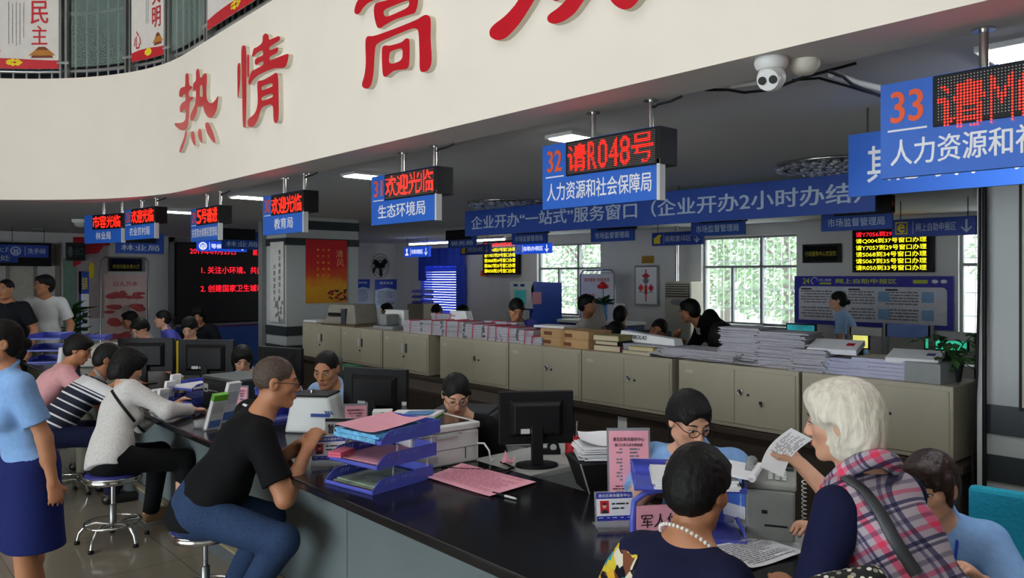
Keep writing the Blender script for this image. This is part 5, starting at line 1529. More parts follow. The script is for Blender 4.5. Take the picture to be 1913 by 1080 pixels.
MB().box(-w, w, -.004, 0, 0, h).build('sheet', mat('scroll paper', '#c9c9c4', .8), t)
b = MB()
for k, s in enumerate('携手构建和谐社会'): b.text(s, w * .2, w * .65, h * (.84 - k * .08), h * (.90 - k * .08), -.006, 0, bold=.02, fit=False)
for k, s in enumerate('共建和谐伟业'): b.text(s, -w * .55, -w * .1, h * (.66 - k * .08), h * (.72 - k * .08), -.006, 0, bold=.02, fit=False)
for k in range(16): b.ell((w * rd.uniform(-.2, .9), -.0055, h * rd.uniform(.02, .3)), (.03, .001, .03), 1, nu=8, nv=4)
b.build('print', [M['ink'], M['ink_grey']], t)
# ================================================================== the back of the hall
# blue blind over the third opening
bl = thing('window_blind', 'blue blind with thin bright slats on the back wall', 'blind', ((BX0 + BX1) / 2, YB - .10, 0))
W = (BX1 - BX0) / 2
bm1 = mat('blue blind cloth', '#2747c4', .7, var=.1)
zt, zm, zb = 2.36, 1.95, .75
b = MB().surf(lambda a, c: (-W + a * 2 * W, -.015 * math.sin(40 * a), zm + (zt - zm) * c), 60, 2, thick=.004); b.build('valance', bm1, bl); MB().box(-W, W, -.02, .10, zt, zt + .05).build('head_rail', M['white'], bl)
b = MB().surf(lambda a, c: (-W + a * .32 * (1 - .35 * c if c < .4 else .86), -.02 * math.sin(30 * a), zm - .35 + .4 * c), 12, 2, thick=.003).surf(lambda a, c: (W - .3 + a * .3, -.03 * math.sin(30 * a), zb + (zm - zb) * c), 12, 4, thick=.003); b.build('side_drape', bm1, bl)
b = MB(); z = zm
while z > zb:
    b.M = Matrix.Translation((0, .03, z)) @ Matrix.Rotation(math.radians(58 if z < 1.8 else 74), 4, 'X')
    b.box(-W + .06, W - .12, -.03, .03, -.001, .001); z -= .058
o = b.build('slats', mat('blue slat', '#3a5ad8', .5), bl)
# wall fan and posters beside the corner
p = at(711, 497, X=XL + .25)
t = thing('wall_fan', 'black wall fan high near the back left corner', 'fan', p, PI / 2 + .25)
for r_ in (.30, .22, .14): MB().tube([(r_ * math.cos(a * PI / 16), -.02 * (1 if r_ < .25 else 0), r_ * math.sin(a * PI / 16)) for a in range(32)], .006, 5, closed=True).build('cage', M['dark_metal'], t)
w_ = MB()
for k in range(28):
    a = 2 * PI * k / 28; w_.tube([(.05 * math.cos(a), -.06, .05 * math.sin(a)), (.22 * math.cos(a), -.05, .22 * math.sin(a)), (.3 * math.cos(a), 0, .3 * math.sin(a))], .0025, 4)
w_.build('cage_wires', M['dark_metal'], t)
for k in range(3):
    a = .6 + 2 * PI * k / 3
    q = MB(); q.M = Matrix.Rotation(-a, 4, 'Y')
    q.surf(lambda s, c: (.03 + s * .23, .02 * (c - .5), (c - .5) * (.07 + .15 * s * (1.3 - s))), 6, 4, thick=.004); q.build('blade', M['black'], t)
MB().lathe([(.0001, -.1), (.06, -.1), (.07, 0), (.05, .1), (.0001, .12)], 16).build('motor', M['black'], t).rotation_euler.x = PI / 2
MB().tube([(0, .1, 0), (0, .2, -.05), (0, .24, -.16)], .025, 8).build('bracket', M['black'], t)
def blue_poster(ua, ub, va, vb, lab):
    a, c = at(ua, X=XL + .02), at(ub, X=XL + .02); u = (ua + ub) / 2
    z0, z1 = at(u, vb, X=XL).z, at(u, va, X=XL).z
    t = thing('blue_poster', lab, 'poster', (XL + .03, (a.y + c.y) / 2, z0), PI / 2, 'blue headed posters by the corner')
    W, H = (c.y - a.y) / 2, z1 - z0
    MB().box(-W, W, -.01, .01, 0, H).build('sheet', mat('poster pale blue', '#c4d4e8', .5), t)
    MB().prism([(-W, H * .62), (0, H * .70), (W, H * .62), (W, H), (-W, H)], -.012, -.0105).build('header', mat('poster deep blue', '#1d3fb0', .5), t)
    MB().text('服务承诺', -W * .6, W * .6, H * .82, H * .92, -.014, 0, bold=.02).lines(-W * .8, W * .8, H * .08, H * .58, 9, -.0125, 1, int(ua)).build('lettering', [M['letter'], M['ink_grey']], t)
blue_poster(664, 690, 522, 568, 'blue headed poster half hidden by the banded column'); blue_poster(700, 741, 522, 574, 'blue headed poster right of the half hidden one')
# beige cupboard with trays under the blind
p = at(783, Y=9.4)
t = thing('cupboard', 'beige cupboard in front of the blue blind carrying trays', 'cabinet', (p.x, 9.5, 0))
MB().box(-.3, .3, -.2, .2, 0, 1.12).build('body', M['cabinet'], t, .005); MB().box(-.28, .28, -.21, -.2, .05, 1.08).build('door', M['cabinet'], t)
tray_stack('blue three tier tray on the beige cupboard before the blind', (p.x - .02, 9.35, 1.12), 0, 3, w=.4, L_=.3, step=.12, h=.06, off=0)
# self service kiosk
x0, x1, x2 = at(955, Y=8.6).x, at(992, Y=8.6).x, 0
t = thing('self_service_kiosk', 'blue and white self service kiosk behind the tied bundles', 'kiosk', ((x0 + x1) / 2, 8.6, 0))
W = (x1 - x0) / 2
kb = mat('kiosk blue', '#1f4fc0', .4, var=.04)
MB().prism([(0, .0), (.72, .0), (.72, 1.60), (.06, 1.62), (.0, 1.5), (.05, 1.15), (-.04, .95)], -W - .002, W).build('body', kb, t).rotation_euler.z = 0
o = [c for c in COL.objects if c.parent == t][0]
o.data.transform(Matrix(((0, 1, 0, 0), (1, 0, 0, 0), (0, 0, 1, 0), (0, 0, 0, 1)))); o.data.flip_normals()
MB().hexa([(-W, -.02, 1.18), (W, -.02, 1.18), (W, .06, 1.18), (-W, .06, 1.18)], [(-W, -.03, 1.62), (W, -.03, 1.62), (W, .06, 1.62), (-W, .06, 1.62)]).build('front_surround', M['white'], t)
MB().box(-W * .5, W * .62, -.034, -.028, 1.24, 1.48).build('screen', mat('kiosk screen', '#2f7f80', .3, emit=.35), t)
MB().box(-W * .6, -W * .2, -.036, -.03, 1.54, 1.58).box(W * .1, W * .5, -.036, -.03, 1.54, 1.58).build('label_plate', M['blue_dark'], t)
MB().box(-W, W, -.12, -.02, .9, 1.16).build('keyboard_shelf', M['lgrey'], t, .02)
t2 = thing('notice_slip', 'pink notice taped to the kiosk edge', 'note', (x1 + .004, 8.75, 1.25), 0)
MB().box(0, .003, -.12, .08, 0, .2).build('sheet', M['pink'], t2)
# poster stand
a, c = at(1084, Y=9.9), at(1149, Y=9.9)
t = thing('poster_stand', 'steel framed white poster stand with red heading before the window', 'poster stand', ((a.x + c.x) / 2, 9.9, 0))
W = (c.x - a.x) / 2; z1 = at(1115, 505, Y=9.9).z
fr = [(-W, 0, .05), (-W, 0, z1 - .08), (-W + .08, 0, z1), (W - .08, 0, z1), (W, 0, z1 - .08), (W, 0, .05)]
MB().tube(fr, .016, 8).build('frame', M['steel'], t)
for k in (-1, 1): MB().box(k * W - .03, k * W + .03, -.25, .25, 0, .05).build('foot', M['steel'], t)
MB().box(-W + .02, W - .05, -.006, .006, .35, z1 - .06).build('sheet', M['paper'], t)
MB().text('政务服务 热情周到', -W * .75, W * .7, z1 - .2, z1 - .13, -.008, 0, bold=.02).text('争当', -W * .8, -W * .1, z1 - .58, z1 - .40, -.008, 0, bold=.03).text('先锋', 0, W * .7, z1 - .58, z1 - .46, -.008, 1, bold=.02).build('lettering', [M['red'], M['ink_grey']], t)
# picture, plaque
a, c = at(1188, Y=YB), at(1232, Y=YB)
t = thing('framed_picture', 'framed picture of a red hanging knot on the pier', 'picture', ((a.x + c.x) / 2, YB - .02, at(1210, 571, Y=YB).z))
W, H = (c.x - a.x) / 2, at(1210, 496, Y=YB).z - at(1210, 571, Y=YB).z
MB().box(-W, W, -.02, .0, 0, H).build('frame', M['brushed'], t, .004); MB().box(-W + .03, W - .03, -.024, -.02, .03, H - .03).build('sheet', M['paper'], t)
b = MB()
b.box(-.012, .012, -.026, -.024, H * .1, H * .9, 0).box(-.03, .03, -.027, -.024, H * .28, H * .5, 0)
for k, z in ((-1, .44), (1, .44)): b.prism([(k * .11, H * z - .07), (k * .17, H * z), (k * .11, H * z + .07), (k * .05, H * z)][::k], -.0265, -.025, 0)
b.prism([(0, H * .66), (.09, H * .74), (0, H * .82), (-.09, H * .74)], -.0265, -.025, 0); b.ell((0, -.027, H * .62), (.06, .002, .05), 1)
b.lines(-W * .7, W * .7, H * .3, H * .34, 1, -.0275, 1); b.build('print', [M['red'], M['ink_grey']], t)
a, c = at(1200, Y=YB), at(1222, Y=YB)
t = tag(MB().box(-(c.x - a.x) / 2, (c.x - a.x) / 2, -.015, 0, 0, .13).build('brass_plaque', mat('brass plate', '#a8842c', .4, metal=.6)), 'small brass plaque above the framed picture', 'plaque')
t.location = ((a.x + c.x) / 2, YB, at(1211, 492, Y=YB).z)
t = tag(MB().box(-.11, .11, -.02, 0, 0, .12).build('fire_notice', M['orange']), 'small orange red box below the left ticket display', 'notice'); t.location = (at(905, 512, Y=YB).x, YB, at(905, 516, Y=YB).z)
# tall air conditioner
x0, x1 = at(1241, Y=10.1).x, at(1290, Y=10.1).x
t = thing('air_conditioner', 'tall cream floor standing air conditioner beside the wide window', 'air conditioner', ((x0 + x1) / 2, 10.1, 0))
W = (x1 - x0) / 2
cm = mat('cream case', '#c9c4ae', .5, var=.03)
H = at(1265, 526, Y=10.1).z
MB().box(-W, W, 0, .34, 0, H).build('case', cm, t, .02)
MB().box(-W * .9, W * .9, -.004, .01, H - .27, H - .04).build('vent_recess', M['black'], t)
for k in range(6): 
    q = MB(); q.M = Matrix.Translation((0, -.01, H - .25 + k * .038)) @ Matrix.Rotation(.6, 4, 'X'); q.box(-W * .88, W * .88, -.02, .02, -.004, .004); q.build('louvre', cm, t)
MB().ell((0, -.004, H - .33), (W * .5, .01, .045)).build('control_panel', M['grey'], t)
MB().box(-W * .93, W * .93, -.006, 0, .1, H - .40).build('front_panel', cm, t, .004)
q = at(1258, 498, Y=10.2)
MB().cyl((q.x - t.location.x, .2, H), (q.x - t.location.x, .2, ZC), .03, n=12).build('pipe', M['steel'], t)
# notice board
a, c = at(1487, Y=YB), at(1783, Y=YB)
W = (c.x - a.x) / 2; z0, z1 = at(1640, 611, Y=YB).z, at(1640, 516, Y=YB).z
t = thing('notice_board', 'wide white notice board with blue border headed 网上自助申报区', 'notice board', ((a.x + c.x) / 2, YB - .03, z0))
H = z1 - z0
MB().box(-W, W, -.015, .02, 0, H).build('board', mat('board blue', '#23239a', .5), t)
r_ = .06
rr = [(-W + .07 + r_ * (1 - math.cos(k * PI / 8)), H * .79 - r_ + r_ * math.sin(k * PI / 8)) for k in range(5)]
pts = rr + [(W - .07 - (x + W - .07), z) for x, z in rr[::-1]] + [(W - .07, .06), (-W + .07, .06)]
MB().prism(pts[::-1], -.018, -.0155).build('panel', mat('board white', '#cfcfd8', .6), t)
b = MB()
b.text('网上自助申报区', -W * .42, W * .36, H * .85, H * .95, -.018, 1, bold=.03).text('24', -W * .88, -W * .78, H * .84, H * .96, -.018, 1, bold=.03).text('网上政府', -W * .64, -W * .48, H * .89, H * .95, -.018, 0).box(-W * .64, -W * .48, -.019, -.018, H * .83, H * .87, 1).box(W * .55, W * .72, -.019, -.018, H * .86, H * .93, 1)
b.tube([(-W * .71 + .05 * math.cos(k * PI / 8), -.018, H * .9 + .05 * math.sin(k * PI / 8)) for k in range(12)], .006, 5)
for k in (.8, .9): b.ell((W * k, -.018, H * .9), (.04, .001, .025), 0)
for i, (xa, xb) in enumerate(((-.9, -.45), (-.25, .1), (.22, .62))):
    b.box(W * xa, W * xa + .16, -.019, -.018, H * .72, H * .75, 2).lines(W * xa, W * xb, H * .42, H * .70, 5, -.0185, 3, 10 + i)
    b.lines(W * xa, W * xb, H * .12, H * .36, 4, -.0185, 3, 20 + i)
    b.box(W * (xb + .03), W * (xb + .17), -.019, -.018, H * .5, H * .7, 4).box(W * (xb + .03), W * (xb + .17), -.019, -.018, H * .16, H * .36, 4)
b.build('print', [M['letter'], mat('lime print', '#b8c437', .6), M['ink'], M['ink_grey'], mat('thumbnail blue', '#7fa6cf', .6)], t)

# the next counter and its furniture
a, c = at(1040, Y=8.2), at(1165, Y=8.2)
t = thing('inner_counter', 'navy fronted counter with white top behind the cardboard boxes', 'counter', ((a.x + c.x) / 2, 8.4, 0))
W = (c.x - a.x) / 2; zc = at(1100, 600, Y=8.2).z
MB().box(-W, W, -.2, .3, zc - .04, zc).build('top', M['white'], t, .004); MB().box(-W + .02, W - .02, -.15, .28, 0, zc - .04).build('body', mat('navy board', '#1c2a5c', .5), t)
p = at(1122, Y=8.3)
t = thing('flower_vase', 'blue glass vase with red flower and broad dark leaves on the navy counter', 'plant', (p.x, 8.35, zc))
MB().lathe([(.0001, 0), (.06, 0), (.07, .1), (.06, .22), (.08, .27), (.07, .27), (.05, .22), (.0001, .2)], 18).build('vase', mat('blue glass', '#4a86c8', .1, alpha=.7), t)
lf = MB(); rd = random.Random(4)
for i in range(22):
    a = rd.uniform(0, 2 * PI); dr = Vector((math.cos(a), math.sin(a), rd.uniform(.1, .9))).normalized(); sd = dr.cross(Vector((0, 0, 1))).normalized(); o_ = Vector((0, 0, .25)); L_ = rd.uniform(.2, .36)
    lf.add([o_, o_ + dr * L_ * .5 + sd * .05, o_ + dr * L_ + Vector((0, 0, -.06)), o_ + dr * L_ * .5 - sd * .05], [(0, 1, 2, 3)])
lf.build('leaves', M['leaf'], t)
fl = MB()
for i in range(7):
    a = i * .9; fl.ell((.04 * math.cos(a), .04 * math.sin(a), .50), (.05, .05, .035), nu=10, nv=6)
fl.ell((0, 0, .53), (.05, .05, .04), nu=10, nv=6); fl.build('flower', M['redp'], t); MB().tube([(0, 0, .2), (.01, 0, .5)], .006, 6).build('stem', M['leaf'], t)
t = thing('card_holder', 'upright white card on the navy counter', 'card', (at(1157, Y=8.25).x, 8.25, zc), 0)
MB().box(-.09, .09, -.01, .01, 0, .27).build('card', M['paper'], t)
# workstations seen between the wide window and the grey column
def partition(ua, ub, Y, z0, z1, m, lab, name='desk_screen'):
    a, c = at(ua, Y=Y), at(ub, Y=Y)
    t = thing(name, lab, 'desk screen', ((a.x + c.x) / 2, Y, 0), 0, 'office desk screens near the column')
    W = (c.x - a.x) / 2
    zz = at((ua + ub) / 2, z1, Y=Y).z, at((ua + ub) / 2, z0, Y=Y).z
    MB().box(-W, W, -.02, .02, zz[0], zz[1]).build('upper_panel', m, t, .003)
    MB().box(-W, W, -.02, .02, zz[0] - .42, zz[0] - .22).build('lower_panel', m, t, .003)
    for k in (-1, 1): MB().box(k * W - .02, k * W + .02, -.02, .02, 0, zz[1]).build('post', M['grey'], t)
    return t
bp = mat('screen cloth blue', '#6f86c4', .8); gp = mat('screen grey', '#c4c6c0', .7)
partition(1588, 1653, 7.6, 612, 627, gp, 'pale desk screen left of the blue one')
partition(1655, 1740, 7.5, 606, 631, bp, 'blue desk screen below the notice board')
partition(1742, 1826, 7.6, 620, 637, gp, 'pale desk screen beside the grey column')
def lit_monitor(u, v, Y, w, h, col, lab, rz=.0, e=1.0):
    p = at(u, v, Y=Y)
    m = monitor(lab, (p.x, Y, .80), rz + PI, w, h, zb=max(.05, p.z - .80), lit=mat('lit screen ' + col, col, .4, emit=e, var=.5, scale=4))
    return m
d1 = desk('staff_desk', 'long pale desk of the inner office carrying lit monitors', at(1460, Y=8.4).x, at(1850, Y=8.4).x, 8.1, 8.8, .80)
lit_monitor(1497, 624, 8.4, .36, .12, '#2f8f9a', 'teal lit monitor below the wide window corner', e=.7)
lit_monitor(1604, 652, 8.2, .24, .16, '#e8e070', 'yellow lit monitor right of the standing clerk', e=1.0)
lit_monitor(1768, 656, 8.2, .40, .16, '#2fb08a', 'green and blue lit monitor beside the plant', e=.9)
for o_ in [o for o in COL.objects if o.name.startswith('computer_monitor')]:
    pass
for i, (ua, ub, lab) in enumerate([(1450, 1480, 'dark storage unit standing under the teal monitor')]):
    pass
# far white desk tops along the wide window
t = desk('window_desk', 'white desk piled with papers under the wide window', at(1330, Y=9.6).x, at(1500, Y=9.6).x, 9.5, 10.1, .92, M['white'])
papers('white papers heaped under the wide window', (at(1365, Y=9.7).x, 9.75, .92), .1, .8, .3, .10, seed=71)
t = thing('office_chair', 'dark mesh office chair beside the man resting on his hand', 'chair', (at(1215, Y=7.4).x, 7.5, 0), .3)
MB().box(-.2, .2, -.02, .02, .62, 1.06).build('backrest', M['dgrey'], t, .02); MB().box(-.22, .22, -.44, 0, .44, .5).build('seat', M['dgrey'], t, .02); MB().cyl((0, -.2, .1), (0, -.2, .44), .03).build('post', M['steel'], t)
for k in range(5): a = k * 2 * PI / 5; MB().tube([(0, -.2, .1), (.26 * math.cos(a), -.2 + .26 * math.sin(a), .03)], .018, 6).build('leg', M['black'], t)
CHAIR = t
def office_chair(lab, x, y, rz, back=1.02, m=None):
    return dup(CHAIR, (x, y, 0), rz, lab, 'dark office chairs')

# ------------------------------------------------------------------ far left of the hall
a, c = at(194, Y=4.9), at(271, Y=4.9)
p0, p1 = at(195, X=-14.2), at(272, X=-14.2)
t = thing('display_board', 'pale pink display board with red pictures headed 以人为本', 'display board', (-14.2, (p0.y + p1.y) / 2, 0), PI / 2)
W = (p1.y - p0.y) / 2; H = at(232, 512, X=-14.2).z; z0 = at(232, 645, X=-14.2).z
MB().tube([(-W - .05, .03, 0), (-W - .05, .03, H + .22), (-W, .03, H + .28), (W, .03, H + .28), (W + .05, .03, H + .22), (W + .05, .03, 0)], .014, 8).build('frame', M['steel'], t)
for k in (-1, 1): MB().box(k * W - .03, k * W + .03, -.2, .25, 0, .03).build('foot', M['steel'], t)
MB().box(-W, W, -.012, .012, .2, H).build('sheet', mat('board pink white', '#d8bdb6', .7), t)
b = MB().text('以人为本', -W * .6, W * .6, H * .88, H * .93, -.014, 0, bold=.02)
rd = random.Random(2)
for i in range(3):
    for j in range(5):
        if (i, j) in ((1, 2), (1, 1)): b.lines(-W * .15, W * .2, H * (.72 - j * .13), H * (.82 - j * .13), 5, -.014, 1, j); continue
        for k in range(5): b.ell((-W * .62 + i * W * .62 + rd.uniform(-.06, .06), -.013, H * (.79 - j * .13) + rd.uniform(-.05, .05)), (rd.uniform(.05, .13), .001, rd.uniform(.02, .05)), 0, nu=8, nv=4)
b.build('print', [mat('faded red print', '#c05050', .7), M['ink_grey']], t)
# side banners
def roll_banner(ua, ub, va, x, lab, top, body, chars):
    p0, p1 = at(ua, X=x), at(ub, X=x); W = (p1.y - p0.y) / 2; H = at((ua + ub) / 2, va, X=x).z
    t = thing('roll_banner', lab, 'banner stand', (x, (p0.y + p1.y) / 2, 0), PI / 2, 'standing banners at the left')
    MB().box(-W, W, -.05, .05, 0, .05).build('base', M['grey'], t)
    MB().box(-W, W, -.006, .006, .05, H).build('sheet', body, t)
    MB().box(-W, W, -.008, -.0065, H * .8, H).box(-W, -W * .55, -.008, -.0065, .05, H).build('header', top, t)
    MB().text(chars, -W * .4, W * .7, H * .84, H * .95, -.01, 0, bold=.02).lines(-W * .3, W * .8, .3, H * .7, 8, -.0085, 1, 3).build('lettering', [M['yellow'], M['ink']], t)
roll_banner(147, 166, 507, -13.6, 'narrow navy and white standing banner', M['blue_dark'], M['paper'], '指南')
p = at(175, Y=4.0)
b = MB()
t = thing('wall_poster', 'pale poster with red flag corner on the left wall', 'poster', (XL + .02, at(172, X=XL).y, .9), PI / 2)
MB().box(-.27, .27, -.01, 0, 0, 1.4).build('sheet', mat('faded poster', '#a99a98', .7), t)
MB().prism([(-.33, 1.55), (-.33, .98), (-.2, 1.05), (-.16, 1.22), (.1, 1.25), (.2, 1.4), (.3, 1.4), (.3, 1.56)], -.014, -.011).build('red_corner', M['red'], t)
MB().ell((-.02, -.013, .92), (.05, .001, .16)).build('yellow_mark', M['yellow'], t)
# doorway at the far left and glass door
dm = mat('door frame grey', '#8f8c84', .6)
y0, y1 = at(18, X=XL).y, at(62, X=XL).y
t = MB().box(XL - .02, XL + .03, y0 - .06, y0, 0, 2.08).box(XL - .02, XL + .03, y1, y1 + .06, 0, 2.08).box(XL - .02, XL + .03, y0, y1, 2.0, 2.08).box(XL - .01, XL + .012, y0, y1, 0, 2.0, 1)
struct(t.build('door_1', [dm, mat('corridor beyond', '#c4c2b4', .6)]), 'pale doorway at the far left')
y0, y1 = at(118, X=XL).y, at(152, X=XL).y
struct(MB().box(XL, XL + .02, y0, y1, 0, 2.05).build('door_2', mat('green glass door', '#7f9a8a', .15)), 'greenish glass door on the left wall')
struct(MB().box(XL, XL + .04, at(103, X=XL).y, at(111, X=XL).y, .9, 2.3).build('trim_1', mat('door plaque', '#8a8578', .6)), 'vertical plaque on the left wall')
p = at(130, Y=3.4)
t = thing('potted_plant', 'tall dark potted plant behind the man in the white T-shirt', 'plant', (at(133, X=-13.0).x, at(133, X=-13.0).y, 0), 0)
MB().lathe([(.0001, 0), (.14, 0), (.19, .32), (.2, .35), (.17, .35), (.16, .3), (.0001, .3)], 20).build('pot', M['dgrey'], t)
lf = MB(); rd = random.Random(8)
for i in range(46):
    a = rd.uniform(0, 2 * PI); z = rd.uniform(.4, 1.2); o_ = Vector((0, 0, z)); dr = Vector((math.cos(a), math.sin(a), rd.uniform(.3, 1.2))).normalized(); sd = dr.cross(Vector((0, 0, 1))).normalized(); L_ = rd.uniform(.25, .5)
    lf.add([o_, o_ + dr * L_ * .45 + sd * .055, o_ + dr * L_ + Vector((0, 0, -.08)), o_ + dr * L_ * .45 - sd * .055], [(0, 1, 2, 3)])
lf.build('leaves', M['leaf'], t); MB().tube([(0, 0, .3), (.02, 0, 1.2)], .02, 6).build('stem', M['wood'], t)
# low rostrum with blue cloth before the big screen
p = at(470, X=-15.2)
t = thing('screen_table', 'table with blue cloth and small lamps below the large screen', 'table', (-15.2, at(460, X=-15.2).y, 0), PI / 2)
MB().box(-1.3, 1.3, -.3, .3, .0, .72).build('cloth', mat('blue cloth', '#3358a8', .7), t, .02)
# service desk of the inner left: partitions hiding the seated clerks' legs
desk('staff_desk', 'long pale desk of the clerks seated at the far left', -12.6, -10.45, 2.3, 2.85, .75)
tray_stack('violet blue tray on the desk of the far left clerks', (-10.9, 2.5, .75), 1.0, 2, w=.4, L_=.3, step=.14, h=.06, off=0)
# ================================================================== people
# bodies and clothes are grown as blended distance fields and skinned into one continuous surface each
def smin(a, b, k):
    h = np.clip(.5 + .5 * (b - a) / k, 0, 1)
    return b + (a - b) * h - k * h * (1 - h)

def V3(*a): return np.array(a, dtype=np.float64)
def nrm(v):
    n = np.linalg.norm(v); return v / n if n > 1e-9 else v

class Cone:
    def __init__(s, a, b, ra, rb, k=.03, flat=None):
        s.a, s.b, s.ra, s.rb, s.k = np.asarray(a, float), np.asarray(b, float), ra, rb, k
        s.flat = flat        # (squash, axis): thinner along one axis
        r = max(ra, rb)
        s.lo, s.hi = np.minimum(s.a, s.b) - r, np.maximum(s.a, s.b) + r
    def d(s, X, Y, Z):
        ab = s.b - s.a
        px, py, pz = X - s.a[0], Y - s.a[1], Z - s.a[2]
        t = np.clip((px * ab[0] + py * ab[1] + pz * ab[2]) / max(ab @ ab, 1e-9), 0, 1)
        qx, qy, qz = px - t * ab[0], py - t * ab[1], pz - t * ab[2]
        if s.flat is not None:
            f, ax = s.flat
            w = (qx * ax[0] + qy * ax[1] + qz * ax[2]) * (1 / f - 1)
            qx, qy, qz = qx + w * ax[0], qy + w * ax[1], qz + w * ax[2]
        return np.sqrt(qx * qx + qy * qy + qz * qz) - (s.ra + t * (s.rb - s.ra))

class Ell:
    def __init__(s, c, r, R=None, k=.03):
        s.c, s.r, s.k = np.asarray(c, float), np.asarray(r, float), k
        s.R = np.eye(3) if R is None else np.asarray(R, float)   # columns are the axes
        m = float(s.r.max()); s.lo, s.hi = s.c - m, s.c + m
    def d(s, X, Y, Z):
        px, py, pz = X - s.c[0], Y - s.c[1], Z - s.c[2]
        R = s.R
        u = px * R[0, 0] + py * R[1, 0] + pz * R[2, 0]
        v = px * R[0, 1] + py * R[1, 1] + pz * R[2, 1]
        w = px * R[0, 2] + py * R[1, 2] + pz * R[2, 2]
        r = s.r
        k0 = np.sqrt((u / r[0]) ** 2 + (v / r[1]) ** 2 + (w / r[2]) ** 2)
        k1 = np.sqrt((u / r[0] ** 2) ** 2 + (v / r[1] ** 2) ** 2 + (w / r[2] ** 2) ** 2)
        return np.where(k1 > 1e-6, k0 * (k0 - 1) / np.maximum(k1, 1e-6), -r.min())

def field(pieces, h, pad=.02):
    """pieces: list of dicts(prims, subs, planes, k). returns field, origin"""
    allp = [p for pc in pieces for p in pc['prims']]
    lo = np.min([p.lo for p in allp], 0) - pad - .02; hi = np.max([p.hi for p in allp], 0) + pad + .02
    n = np.ceil((hi - lo) / h).astype(int) + 1
    ax = [lo[i] + h * np.arange(n[i]) for i in range(3)]
    big = .06
    total = None
    for pc in pieces:
        F = np.full(n, big, np.float32)
        def region(p, m):
            s = [slice(max(0, int((p.lo[i] - m - lo[i]) / h)), min(n[i], int((p.hi[i] + m - lo[i]) / h) + 2)) for i in range(3)]
            X, Y, Z = np.meshgrid(ax[0][s[0]], ax[1][s[1]], ax[2][s[2]], indexing='ij', sparse=True)
            return tuple(s), X, Y, Z
        for p in pc['prims']:
            s, X, Y, Z = region(p, p.k + .03)
            if F[s].size == 0: continue
            F[s] = smin(F[s], p.d(X, Y, Z).astype(np.float32), p.k)
        for p in pc.get('subs', []):
            s, X, Y, Z = region(p, p.k + .03)
            if F[s].size == 0: continue
            F[s] = -smin(-F[s], p.d(X, Y, Z).astype(np.float32), p.k)
        if pc.get('planes') or pc.get('wr'):
            X, Y, Z = np.meshgrid(*ax, indexing='ij', sparse=True)
            if pc.get('wr'):
                a, fr, sd = pc['wr']; rd = np.random.RandomState(sd)
                D = np.zeros(n, np.float32)
                for _ in range(7):
                    d_ = rd.normal(size=3); d_ /= np.linalg.norm(d_); f_ = fr * rd.uniform(.5, 1.5)
                    D += np.sin((X * d_[0] + Y * d_[1] + Z * d_[2]) * f_ + rd.uniform(0, 6) + 1.3 * np.sin((X * d_[1] - Y * d_[2] + Z * d_[0]) * f_ * .6)).astype(np.float32)
                F -= (a * D / 3).astype(np.float32)
            for q, nn in pc.get('planes', []):
                F = np.maximum(F, ((X - q[0]) * nn[0] + (Y - q[1]) * nn[1] + (Z - q[2]) * nn[2]).astype(np.float32))
        total = F if total is None else smin(total, F, pc.get('k', .012))
    return total, lo

def nets(F, lo, h):
    S = F < 0
    n = F.shape
    c = [S[i:n[0] - 1 + i, j:n[1] - 1 + j, k:n[2] - 1 + k] for i in (0, 1) for j in (0, 1) for k in (0, 1)]
    any_ = c[0].copy(); all_ = c[0].copy()
    for q in c[1:]: any_ |= q; all_ &= q
    act = any_ & ~all_
    I = np.argwhere(act)
    idx = np.full(act.shape, -1, np.int32); idx[act] = np.arange(len(I))
    offs = np.array([(i, j, k) for i in (0, 1) for j in (0, 1) for k in (0, 1)])
    vals = np.stack([F[I[:, 0] + o[0], I[:, 1] + o[1], I[:, 2] + o[2]] for o in offs], 1)
    P = np.zeros((len(I), 3)); N = np.zeros(len(I))
    for a in range(8):
        for b in range(a + 1, 8):
            if abs(offs[a] - offs[b]).sum() != 1: continue
            va, vb = vals[:, a], vals[:, b]
            m = (va < 0) != (vb < 0)
            t = np.where(m, va / np.where(m, va - vb, 1), 0)
            P += m[:, None] * (offs[a] + t[:, None] * (offs[b] - offs[a])); N += m
    P = (I + P / np.maximum(N, 1)[:, None]) * h + lo
    quads = []
    for ax in range(3):
        u, v = (ax + 1) % 3, (ax + 2) % 3
        sl0 = [slice(None)] * 3; sl1 = [slice(None)] * 3
        sl0[ax] = slice(0, n[ax] - 1); sl1[ax] = slice(1, n[ax])
        cr = S[tuple(sl0)] != S[tuple(sl1)]
        E = np.argwhere(cr)
        E = E[(E[:, u] > 0) & (E[:, v] > 0) & (E[:, u] < n[u] - 1) & (E[:, v] < n[v] - 1)]
        if len(E) == 0: continue
        def g(du, dv):
            Q = E.copy(); Q[:, u] -= du; Q[:, v] -= dv
            return idx[Q[:, 0], Q[:, 1], Q[:, 2]]
        q = np.stack([g(1, 1), g(0, 1), g(0, 0), g(1, 0)], 1)
        inside = S[E[:, 0], E[:, 1], E[:, 2]]
        q[~inside] = q[~inside][:, ::-1]
        quads.append(q[(q >= 0).all(1)])
    return P, np.concatenate(quads)

